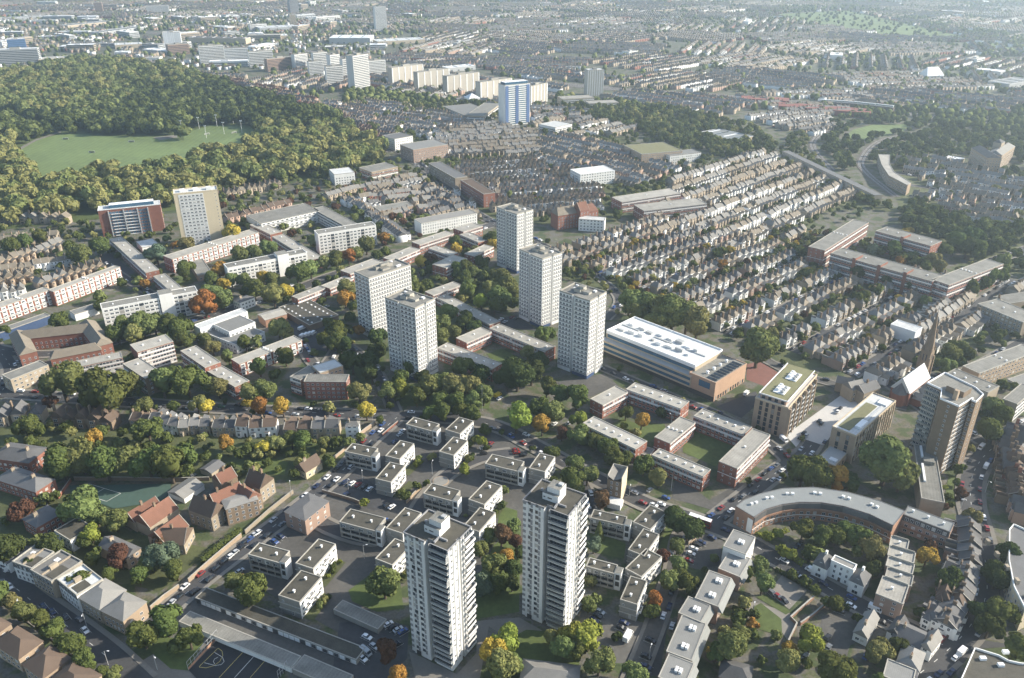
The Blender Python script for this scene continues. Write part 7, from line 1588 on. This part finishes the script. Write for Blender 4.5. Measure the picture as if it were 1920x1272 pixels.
for (far_, k, col, wood_), L_ in G.items():
    V, Fq = (FARP if far_ else MIDP)[k]; a = np.array([(t[1], t[2], t[3]) for t in L_]); n = len(a)
    th = rs.uniform(0, 6.28, n); c, s = np.cos(th)[:,None], np.sin(th)[:,None]; sx = a[:,2,None]; zz = sx*rs.uniform(.8,1.1,(n,1))
    X = (V[None,:,0]*c-V[None,:,1]*s)*sx+a[:,0,None]; Y = (V[None,:,0]*s+V[None,:,1]*c)*sx+a[:,1,None]; Zz = V[None,:,2]*zz+sx*(1.2 if not far_ else .8)
    Q = np.stack([X,Y,Zz],-1).reshape(-1,3)
    if wood_: VW.append(Q); FW.append((Fq[None]+np.arange(n)[:,None,None]*len(V)).reshape(-1,4)+n1); MW.append(np.full(n*len(Fq), WM.index(col))); n1 += len(Q)
    else: VV.append(Q); FF.append((Fq[None]+np.arange(n)[:,None,None]*len(V)).reshape(-1,4)+n0); MM.append(np.full(n*len(Fq), WM.index(col))); n0 += len(Q)
o = put('woodland', bigmesh('woodland', np.concatenate(VW), np.concatenate(FW), np.concatenate(MW), ['wood_'+k for k in WM])); o['kind'] = 'stuff'; o['label'] = 'dense park woodland in green and olive round the meadow'; o['category'] = 'woodland'
o = put('distant_trees', bigmesh('distant_trees', np.concatenate(VV), np.concatenate(FF), np.concatenate(MM), ['wood_'+k for k in WM])); o['kind'] = 'stuff'; o['label'] = 'mass of small street and garden trees scattered among the houses'; o['category'] = 'trees'
print('trees', len(TREES), 'faces', sum(len(x) for x in FF)+sum(len(x) for x in FW))
# ------------------------------------------------------------------ vehicles and street furniture
def car_meshes(kind):
    L_, W_, hb, hr = dict(car=(4.2,1.78,.95,1.47), estate=(4.7,1.84,.98,1.6), van=(5.4,2.0,1.25,2.35), big_van=(6.4,2.15,1.3,2.75))[kind]
    b = MB(); l, w_ = L_/2, W_/2
    def prof(pts, y0, y1, mi=0):
        k = len(pts)
        for i in range(k):
            a, c = pts[i], pts[(i+1)%k]; b.poly([(a[0],y0,a[1]),(c[0],y0,c[1]),(c[0],y1,c[1]),(a[0],y1,a[1])][::-1], mi)
        b.poly([(p[0],y0,p[1]) for p in pts], mi); b.poly([(p[0],y1,p[1]) for p in reversed(pts)], mi)
    if kind in ('car','estate'):
        prof([(-l,.3),(l,.3),(l,.62),(l*.93,.78),(l*.42,hb),(-l*.94,hb),(-l,.8)], -w_, w_)
        rear = -l*.86 if kind == 'estate' else -l*.72
        t = [(l*.12,hr-.03),(rear*.8,hr-.02)]; k = [(l*.46,hb),(rear-.1,hb)]; yi = w_*.80; yo = w_*.93
        b.poly([(t[0][0],-yi,hr),(t[0][0],yi,hr),(t[1][0],yi,hr),(t[1][0],-yi,hr)])
        g = MB(); A = [(k[0][0],-yo,hb),(k[0][0],yo,hb),(k[1][0],yo,hb),(k[1][0],-yo,hb)]; T = [(t[0][0],-yi,hr-.01),(t[0][0],yi,hr-.01),(t[1][0],yi,hr-.01),(t[1][0],-yi,hr-.01)]
        for i in range(4): g.poly([A[i],A[(i+1)%4],T[(i+1)%4],T[i]])
    else:
        prof([(-l,.35),(l,.35),(l,.95),(l*.86,hb),(l*.62,hr-.15),(l*.52,hr),(-l,hr)], -w_, w_)
        g = MB(); g.poly([(l*.865,-w_*.9,hb+.02),(l*.865,w_*.9,hb+.02),(l*.645,w_*.85,hr-.2),(l*.645,-w_*.85,hr-.2)])
        for sg in (-1,1):
            P = [(l*.78,sg*(w_+.01),hb+.1),(l*.6,sg*(w_+.01),hr-.3),(l*.35,sg*(w_+.01),hr-.3),(l*.35,sg*(w_+.01),hb+.1)]; g.poly(P if sg > 0 else P[::-1])
    wh = MB()
    for i in range(10):
        a, c = 2*math.pi*i/10, 2*math.pi*(i+1)/10; r = .32
        wh.poly([(r*math.cos(a),-.1,r*math.sin(a)),(r*math.cos(c),-.1,r*math.sin(c)),(r*math.cos(c),.1,r*math.sin(c)),(r*math.cos(a),.1,r*math.sin(a))][::-1])
    for y in (-.1,.1): wh.poly([(.32*math.cos(2*math.pi*i/10),y,.32*math.sin(2*math.pi*i/10)) for i in range(10)][::(1 if y < 0 else -1)])
    return b, g.mesh('windows',['glass']), wh.mesh('wheel',['tyre']), l, w_
CARM = {}
def car(x, y, rz, kind='car', col='silver', label=None, parts=True, cat=None):
    if kind not in CARM: CARM[kind] = car_meshes(kind)
    b, g, wh, l, w_ = CARM[kind]
    if (kind, col) not in CARM: CARM[(kind,col)] = b.mesh('body', ['paint_'+col])
    nm = 'van' if 'van' in kind else 'car'
    o = thing('parked_'+nm if nm == 'car' else 'van', col.replace('_',' ')+(' van' if nm == 'van' else (' estate car' if kind == 'estate' else ' car')), nm, (x, y, .36), rz, group='parked cars and vans', label=label, hz=.7)
    put('body', CARM[(kind,col)], o); put('windows', g, o)
    if parts:
        for sx in (.62,-.62):
            for sy in (-1,1): put('wheel', wh, o, (l*sx, sy*(w_-.08), .31))
    return o
CARP = []
def cpx(c, s):
    for it in s.split():
        a = it.split(','); x, y = U(*q(c, float(a[0]), float(a[1])), .6); CARP.append((x, y, dict(w='white',s='silver',k='black',g='grey',r='red',b='blue',d='dark_blue',n='green',y='yellow')[a[2][0]], a[2][1:], float(a[3]) if len(a) > 3 else None))
cpx(7, '1450,455,w 1425,470,s 1405,492,b 1370,512,k 1355,540,k 1320,568,s 1290,592,w 1260,615,k 1215,655,k 1350,672,s 1545,505,b,-35 1580,475,d,-35 1010,815,k 965,850,s 1895,155,w 1085,135,g 55,757,w,-42 15,735,g,-42 245,870,d,-42 295,900,d,-42 480,1005,w,-42 370,930,k,-42')
cpx(8, '20,170,d,60 62,178,w,60 95,185,r,60 130,195,k,60 160,210,w,60 25,240,d 255,298,k 285,310,w 240,385,b,20 268,392,k,20 265,970,w,40 292,985,k,40 320,1000,s,40 347,1010,b,40 145,1042,w,-30 185,1095,s,-40 138,1128,sv,-40 120,1162,w,-40 310,1082,k,40 1455,900,s,-35 1440,922,k,-35 1422,948,d,-35 1590,962,d,-30 1575,990,k,-30 1612,1040,wV,60 1740,1060,k,-30 1715,1152,k,-30 1715,1210,d,-30 1845,870,d 1860,980,s 1695,285,r 1757,300,w 1800,294,w 1825,258,b 1735,215,s 985,5,r 1020,18,k 800,10,k')
cpx(9, '60,545,w,-25 45,572,w,-25 80,520,k,-25 105,510,d,-25 35,612,r,-25 272,330,w 290,265,k 340,250,g 410,225,k 572,612,w 630,672,k 790,742,d 950,820,b 1082,886,wv 880,892,k,-30 660,520,k 640,535,k 505,795,g,-60 538,815,r,-60 570,835,k,-60 560,105,w 495,95,b 550,150,w 425,155,r 380,188,k 460,122,k 510,157,s 585,20,r 240,440,d 165,482,d 1510,1240,d 1440,1250,d 1860,910,d 815,1045,k 820,1100,g 690,1150,s 1030,1150,b')
cpx(6, '885,1028,k 872,1046,w 768,1098,k 780,1112,k 682,1165,k 660,1192,k 695,1180,s 358,945,wv 568,1205,wv 800,1215,d 60,1020,r 640,470,w 480,540,k 900,720,s')
cpx(5, '222,1152,w 345,1155,w 330,1175,s 300,1215,d 1040,1175,w,-30 1200,1115,w 1280,1112,s 900,525,w 922,540,s 960,515,r 985,522,k 840,1225,r 825,1242,k 800,1252,w 890,972,w 25,740,w 80,695,g 50,680,k 880,955,yv 980,1262,r 1080,1245,k 1530,1255,k')
cpx(4, '1697,580,wv 1700,622,wv,70 1722,616,wv,70 1742,611,wv,70 1762,606,wv,70 1245,1018,n 1690,1030,k 1735,1030,w 1780,1035,g 100,765,s 85,780,w 600,212,w 630,222,s 645,240,w 612,236,k 655,255,s 620,250,w 405,1150,s 1410,540,r 1800,470,w 1840,455,s 1640,335,w 20,890,k 1700,560,k 1720,545,b 50,900,w')
ci = random.Random(4)
def road_dir(x, y):
    best = (1e9, 0)
    for R_, hw, _ in ROADS:
        for i in range(0, len(R_)-1):
            d = (R_[i][0]-x)**2+(R_[i][1]-y)**2
            if d < best[0]: best = (d, math.atan2(R_[i+1][1]-R_[i][1], R_[i+1][0]-R_[i][0]))
    return best
def car_near(x, y, m=4.2): return any((c[0]-x)**2+(c[1]-y)**2 < m*m for c in CARP)
HAND = len(CARP)
COLS = ['silver','silver','white','white','black','black','grey','grey','dark_blue','blue','red','black','silver','white']
for R_, hw, dens in ROADS:
    if not dens: continue
    acc = 0; N_ = normals(R_); nxt = 3
    for j in range(len(R_)-1):
        sl_ = math.hypot(R_[j+1][0]-R_[j][0], R_[j+1][1]-R_[j][1]); acc += sl_
        if acc < 6: continue
        acc -= 6
        for sg in (-1,1):
            if ci.random() > dens: continue
            o_ = (hw-1.05)*sg; x, y = R_[j][0]+N_[j][0]*o_, R_[j][1]+N_[j][1]*o_
            a, b_, _ = PX(x, y)
            if a < -20 or a > 1940 or b_ > 1290 or b_ < 235: continue
            if any(R2 is not R_ and seg_d(x, y, R2) < h2+1 for R2, h2, _ in ROADS if abs(R2[0][0]-x) < 500) or blocked(x, y, .8) or car_near(x, y, 4.6): continue
            CARP.append((x, y, ci.choice(COLS), 'e' if ci.random() < .25 else ('v' if ci.random() < .06 else ''), math.degrees(math.atan2(N_[j][0]*-1, N_[j][1]))+(180 if sg > 0 else 0)))
order = list(range(HAND))+sorted(range(HAND, len(CARP)), key=lambda i: CARP[i][0]**2+CARP[i][1]**2)
restc = []
for n_, i in enumerate(order):
    x, y, col, kd, ang = CARP[i]; kind = {'v':'van','V':'big_van','e':'estate'}.get(kd, 'car')
    if kind == 'van' and i >= HAND: col = 'white'
    if ang is None:
        d, a = road_dir(x, y); ang = math.degrees(a) if d < 90 else 50
    if n_ < 300: car(x, y, math.radians(ang), kind, col, parts=y < 480)
    else: restc.append((x, y, math.radians(ang), col))
cm_ = MB(); cmat = ['glass']+['paint_'+c for c in ('white','silver','black','grey','red','blue','dark_blue')]
for x, y, a, col in restc:
    t_ = MB(); mi = cmat.index('paint_'+col); t_.box(-2.1,2.1,-.88,.88,.25,.95,mi); t_.box(-1.5,.9,-.8,.8,.95,1.42,0,top=mi)
    cm_.add(t_, f=lambda p, x=x, y=y, a=a: (x+p[0]*math.cos(a)-p[1]*math.sin(a), y+p[0]*math.sin(a)+p[1]*math.cos(a), p[2]+.36))
if restc: o = cm_.build('distant_cars', cmat); o['kind'] = 'stuff'; o['label'] = 'tiny parked cars lining the farther streets'; o['category'] = 'cars'
bay = MB()
for x, y, col, kd, ang in CARP[:HAND]:
    if ang is None or y > 520: continue
    for s_ in (-1.25, 1.25):
        P_ = [(-2.6,s_-.06),(2.6,s_-.06),(2.6,s_+.06),(-2.6,s_+.06)]; c, s = math.cos(math.radians(ang)), math.sin(math.radians(ang)); bay.poly([(x+a*c-b_*s, y+a*s+b_*c, .372) for a, b_ in P_])
o = bay.build('parking_bay_marking', 'road_paint'); o['kind'] = 'structure'
# the bus
x0 = U(*q(9,40,372), 2); x1 = U(*q(9,155,412), 2); a = math.atan2(x1[1]-x0[1], x1[0]-x0[0]); bx = thing('bus', '', 'bus', ((x0[0]+x1[0])/2, (x0[1]+x1[1])/2, .36), a, label='red double-decker bus with a white roof at the junction')
m = MB(); m.box(-5.4,5.4,-1.25,1.25,.35,4.3,0); m.build('body', 'paint_red', bx); m = MB(); m.box(-5.35,5.35,-1.2,1.2,4.3,4.42); m.build('roof', 'paint_white', bx)
for z in (1.4, 3.0):
    for sy in (-1,1): m = MB(); m.box(-5.0,5.0,-.02,.02,0,.85); m.build('window_strip', 'glass', bx, (0,sy*1.26,z))
m = MB(); m.box(-.02,.02,-1.1,1.1,0,1.0); wsm = m.mesh('windscreen', ['glass'])
for z in (1.3,2.95): put('windscreen', wsm, bx, (5.41,0,z))
for sx in (-3.4,3.6):
    for sy in (-1,1): put('wheel', CARM['car'][2], bx, (sx,sy*1.15,.45), 0, (1.5,1.5,1.5))
# lamps, masts, goals
def pole_lamp(x, y, hgt, label=None, name='street_lamp', base='grey street lamp', arm=1.4, rz=0.0):
    X, Y = U(x, y); o = thing(name, base, 'street lamp' if name == 'street_lamp' else 'mast', (X, Y, .05), rz, label=label, group='street lamps' if name == 'street_lamp' else None, hz=hgt*.5)
    m = MB(); m.cyl(0,0,0,hgt,.11,.07,n=6); m.build('post', 'metal_grey', o)
    if arm: m = MB(); m.tube((0,0,hgt),.05,(arm,0,hgt+.25),.05,5); m.build('arm', 'metal_grey', o); m = MB(); m.box(arm-.2,arm+.6,-.16,.16,hgt+.18,hgt+.36,bottom=True); m.build('lamp_head', 'metal_white', o)
    return o
for x, y in (q(7,125,900),q(7,490,985),q(7,610,1200),q(7,885,1225),q(8,130,600),q(8,1730,1180),q(8,40,215),q(9,390,940),q(9,720,260),Zq(510,780),Zq(1340,700),q(5,1340,1220),q(9,1700,230),q(9,1560,330),q(7,1640,245),q(9,560,400),(1258,800),(700,800),(1490,905),(1180,930)): pole_lamp(x, y, 7.5, rz=tr.uniform(0,6.2))
pole_lamp(*q(5,793,1040), 17, 'tall white mast standing in the green at the road bend', 'mast', arm=0); pole_lamp(*q(5,0,0), 0.0, None) if False else None
pole_lamp(*Zf(1172,520), 11, 'slim grey pole in front of the brick corner block', 'mast', arm=0); pole_lamp(*q(3,995,955), 24, 'white mast between the two railway curves', 'mast', arm=0)
for x, y in ((1025,748),(1122,728),(1222,713),(1313,697),(1362,748),(1262,757),(1162,778),(1453,715)):
    X, Y = U(*q(1,x,y)); o = thing('floodlight', 'tall park floodlight', 'floodlight', (X,Y,0), 0, group='floodlights round the sports pitch', tail='beside the sports pitch', hz=8)
    m = MB(); m.cyl(0,0,0,16,.28,.16,n=6); m.build('post', 'metal_white', o); m = MB(); m.box(-1.7,1.7,-.3,.3,16,17); m.build('lamp_head', 'metal_white', o)
for x, y, a in ((370,787,.2),(740,802,.2),(517,862,.1),(1165,760,.9),(1318,752,.9)):
    X, Y = U(*q(1,x,y)); o = thing('goal', 'white goal frame', 'goal', (X,Y,.05), a, group='goals in the park', tail='on the park grass'); m = MB()
    for s in (-3.6,3.6): m.box(s-.12,s+.12,-.12,.12,0,2.4)
    m.box(-3.6,3.6,-.12,.12,2.4,2.62,bottom=True); m.build('frame', 'render_white', o); m = MB(); m.poly([(-3.6,.1,2.4),(3.6,.1,2.4),(3.6,1.8,0),(-3.6,1.8,0)]); m.build('net', 'metal_grey', o)
# walls, hedges, fences
def wall_run(pts, h, th, mt, name, label, cat, cap=True):
    W_ = [U(*p) for p in pts]; o0 = W_[0]; P = [(p[0]-o0[0], p[1]-o0[1]) for p in W_]; N_ = normals(P); m = MB(); t = th/2
    for j in range(len(P)-1):
        a, b_, na, nb = P[j], P[j+1], N_[j], N_[j+1]; q4 = [(a[0]-na[0]*t,a[1]-na[1]*t),(b_[0]-nb[0]*t,b_[1]-nb[1]*t),(b_[0]+nb[0]*t,b_[1]+nb[1]*t),(a[0]+na[0]*t,a[1]+na[1]*t)]
        m.prism(q4, 0, h)
    o = thing(name, '', cat, (*o0, 0.0), 0, label=label); m.build('masonry' if 'wall' in name else 'panel', mt, o)
    if cap:
        m = MB(); t += .05
        for j in range(len(P)-1):
            a, b_, na, nb = P[j], P[j+1], N_[j], N_[j+1]; m.prism([(a[0]-na[0]*t,a[1]-na[1]*t),(b_[0]-nb[0]*t,b_[1]-nb[1]*t),(b_[0]+nb[0]*t,b_[1]+nb[1]*t),(a[0]+na[0]*t,a[1]+na[1]*t)], h, h+.1)
        m.build('coping', 'concrete', o)
    return o
wall_run([q(7,1062,738),q(7,1200,615),q(7,1360,480)], 2.6, .4, 'brick_tan', 'garden_wall', 'tall tan brick wall below the hedge on the school street', 'wall')
wall_run([q(7,1380,462),q(7,1510,345),q(7,1650,232)], 2.2, .4, 'brick_stock', 'garden_wall', 'tan brick wall between the Victorian school and its street', 'wall')
wall_run([q(7,850,895),q(7,925,830),q(7,1010,770)], 2.6, .4, 'brick_tan', 'garden_wall', 'tan brick wall beside the hipped corner house', 'wall')
wall_run([Zq(440,275),Zq(540,190),Zq(660,105)], 2.4, .4, 'brick_tan', 'garden_wall', 'sunlit brick wall beside the white end house', 'wall')
wall_run([Zq(745,245),Zq(840,160),Zq(930,88)], 1.6, .35, 'brick_red', 'garden_wall', 'red brick wall along the pale access road', 'wall')
wall_run([Zq(30,915),Zq(210,965),Zq(400,1020),Zq(470,1050)], 1.8, .35, 'brick_brown', 'garden_wall', 'brown brick wall behind the two parked blue cars', 'wall')
wall_run([Zq(1030,1050),Zq(1120,950),Zq(1215,860)], 1.9, .35, 'brick_tan', 'garden_wall', 'brick garden wall running up from the deck maisonettes', 'wall')
wall_run([Zq(140,545),Zq(270,440),Zq(370,330)], 2.0, .35, 'brick_tan', 'garden_wall', 'brick wall with a white section above the shaded car park', 'wall')
wall_run([q(9,590,1080),q(9,640,975),q(9,605,940),q(9,735,825)], 1.6, .5, 'brick_orange', 'garden_wall', 'zigzag orange brick wall round the sunken garden', 'wall')
wall_run([q(9,660,975),q(9,730,925),q(9,795,870)], 1.6, .5, 'brick_orange', 'garden_wall', 'short orange brick wall on the right of the sunken garden', 'wall')
wall_run([q(9,30,525),q(9,110,455)], 1.8, .4, 'brick_tan', 'garden_wall', 'low tan wall by the row of parked white cars', 'wall')
wall_run([q(7,40,370) if False else q(7,330,265),q(7,400,165)], 2.0, .4, 'brick_red', 'garden_wall', 'red brick wall on the left of the playground', 'wall')
wall_run([q(7,420,160),q(7,700,160),q(7,960,165),q(7,1180,160)], 2.2, .4, 'brick_brown', 'garden_wall', 'long brown brick wall between playground and tree row', 'wall')
wall_run([q(8,-20,1130) if False else q(8,700,1030),q(8,730,1000)], 1.2, .3, 'concrete', 'low_wall', 'short concrete wall at the foot of the left tower', 'wall')
def hedge(pts, h, th, label, col='g'):
    W_ = [U(*p) for p in pts]; r = np.random.RandomState(len(label)); Q = []
    for j in range(len(W_)-1):
        a, b_ = W_[j], W_[j+1]; L_ = math.hypot(b_[0]-a[0], b_[1]-a[1]); n = int(L_*h*14); t = r.rand(n,1); p = np.array(a)*(1-t)+np.array(b_)*t; nx = np.array((-(b_[1]-a[1])/L_, (b_[0]-a[0])/L_)); an = r.uniform(-.4,math.pi+.4,n)
        off = np.cos(an)*th/2*r.uniform(.8,1.1,n); z = np.maximum(.1, np.where(r.rand(n) < .5, h*np.abs(np.sin(an)), h*r.rand(n)))
        c = np.concatenate([p+nx*off[:,None], z[:,None]],1)-np.array((*W_[0],0)); nn = np.concatenate([nx*np.cos(an)[:,None], np.sin(an)[:,None]+.3],1)+r.normal(size=(n,3))*.4; nn /= np.linalg.norm(nn,axis=1)[:,None]
        t1 = np.cross(nn, r.normal(size=(n,3))); t1 /= np.linalg.norm(t1,axis=1)[:,None]; b1 = np.cross(nn,t1); s = .3
        Q.append(np.stack([c-t1*s-b1*s,c+t1*s-b1*s,c+t1*s+b1*s,c-t1*s+b1*s],1).reshape(-1,3))
    V = np.concatenate(Q); Fq = np.arange(len(V)).reshape(-1,4); me = bigmesh('hedge', V, Fq, np.zeros(len(Fq)), ['wood_'+col]); o = thing('hedge', '', 'hedge', (*W_[0],0), 0, label=label, me=me)
hedge([q(7,1140,630),q(7,1240,540),q(7,1355,455)], 3.2, 3.0, 'dense green hedge on top of the school street wall')
hedge([q(9,520,665),q(9,640,725),q(9,770,800)], 1.8, 2.0, 'long dark hedge between the small car park and the lane', 'd'); hedge([q(9,810,850),q(9,870,870),q(9,935,885)], 2.2, 3.2, 'thick dark hedge beside the lane, opposite the pale roofed houses', 'd')
hedge([q(9,410,470),q(9,500,475),q(9,590,440)], 1.6, 2.6, 'light green hedge in front of the curved terrace', 'l'); hedge([q(9,545,540),q(9,600,585),q(9,680,640)], 2.2, 3.0, 'bright green hedge along the lane above the white villa', 'l'); hedge([q(9,280,880),q(9,350,900),(q(9,345,960))], 1.6, 2.0, 'small dark garden hedges beside the stepped modern terrace', 'd')
A, B = U(*Zg(145,1092)), U(*Zg(492,712)); L_ = math.hypot(B[0]-A[0], B[1]-A[1]); a = math.atan2(B[1]-A[1], B[0]-A[0]); fe = thing('court_fence', '', 'fence', (*A,0), a, label='tall steel fence with a timber base at the end of the ball court')
for i in range(10): m = MB(); m.cyl(0,0,0,4.2,.07,n=5); m.build('post', 'metal_grey', fe, (L_*i/9,0,0))
for z in (2.2,4.15): m = MB(); m.box(0,L_,-.05,.05,z,z+.1,bottom=True); m.build('rail', 'metal_grey', fe)
m = MB(); m.box(0,L_,-.08,.08,0,1.1); m.build('kick_board', 'brick_orange', fe)
A, B = U(*Zg(1190,1200)), U(*Zg(1300,1075)); L_ = math.hypot(B[0]-A[0], B[1]-A[1]); a = math.atan2(B[1]-A[1], B[0]-A[0]); fe = thing('court_fence', '', 'fence', (*A,0), a, label='short steel fence at the right end of the ball court')
for i in range(5): m = MB(); m.cyl(0,0,0,4.2,.07,n=5); m.build('post', 'metal_grey', fe, (L_*i/4,0,0))
for z in (2.2,4.15): m = MB(); m.box(0,L_,-.05,.05,z,z+.1,bottom=True); m.build('rail', 'metal_grey', fe)
# a train on the viaduct
R_ = smooth([U(*q(3,760,567),8), U(*q(3,960,580),8), U(*q(3,1190,604),8)], 21)
m = MB(); N_ = normals(R_)
for j in range(len(R_)-1):
    m.prism([(R_[j][0]+N_[j][0]*4,R_[j][1]+N_[j][1]*4),(R_[j][0]-N_[j][0]*4,R_[j][1]-N_[j][1]*4),(R_[j+1][0]-N_[j+1][0]*4,R_[j+1][1]-N_[j+1][1]*4),(R_[j+1][0]+N_[j+1][0]*4,R_[j+1][1]+N_[j+1][1]*4)], 0, 7)
o = m.build('railway_embankment', 'railway'); o['kind'] = 'structure'
tn = thing('train', '', 'train', (*R_[0], 7.0), 0, label='long white and grey train standing on the far railway')
for j in range(len(R_)-1):
    m = MB(); a = math.atan2(R_[j+1][1]-R_[j][1], R_[j+1][0]-R_[j][0]); L_ = math.hypot(R_[j+1][0]-R_[j][0], R_[j+1][1]-R_[j][1])-1; m.box(0,L_,-1.4,1.4,.8,3.6,0); m.box(.5,L_-.5,-1.45,1.45,2.0,2.8,1); m.build('carriage', ['metal_white','glass'], tn, (R_[j][0]-R_[0][0], R_[j][1]-R_[0][1], 0), a)
# round planter in the paved yard
X, Y = U(*Zq(1440,790)); o = thing('planter', '', 'planter', (X,Y,.05), 0, label='low round brick planter in the paved yard of the maisonettes'); m = MB(); m.cyl(0,0,0,.7,4.2,n=20); m.build('ring', 'brick_tan', o); m = MB(); m.cyl(0,0,.7,.78,3.7,n=20); m.build('soil', 'concrete_dark', o)
print('cars', len(CARP))
finish_labels()
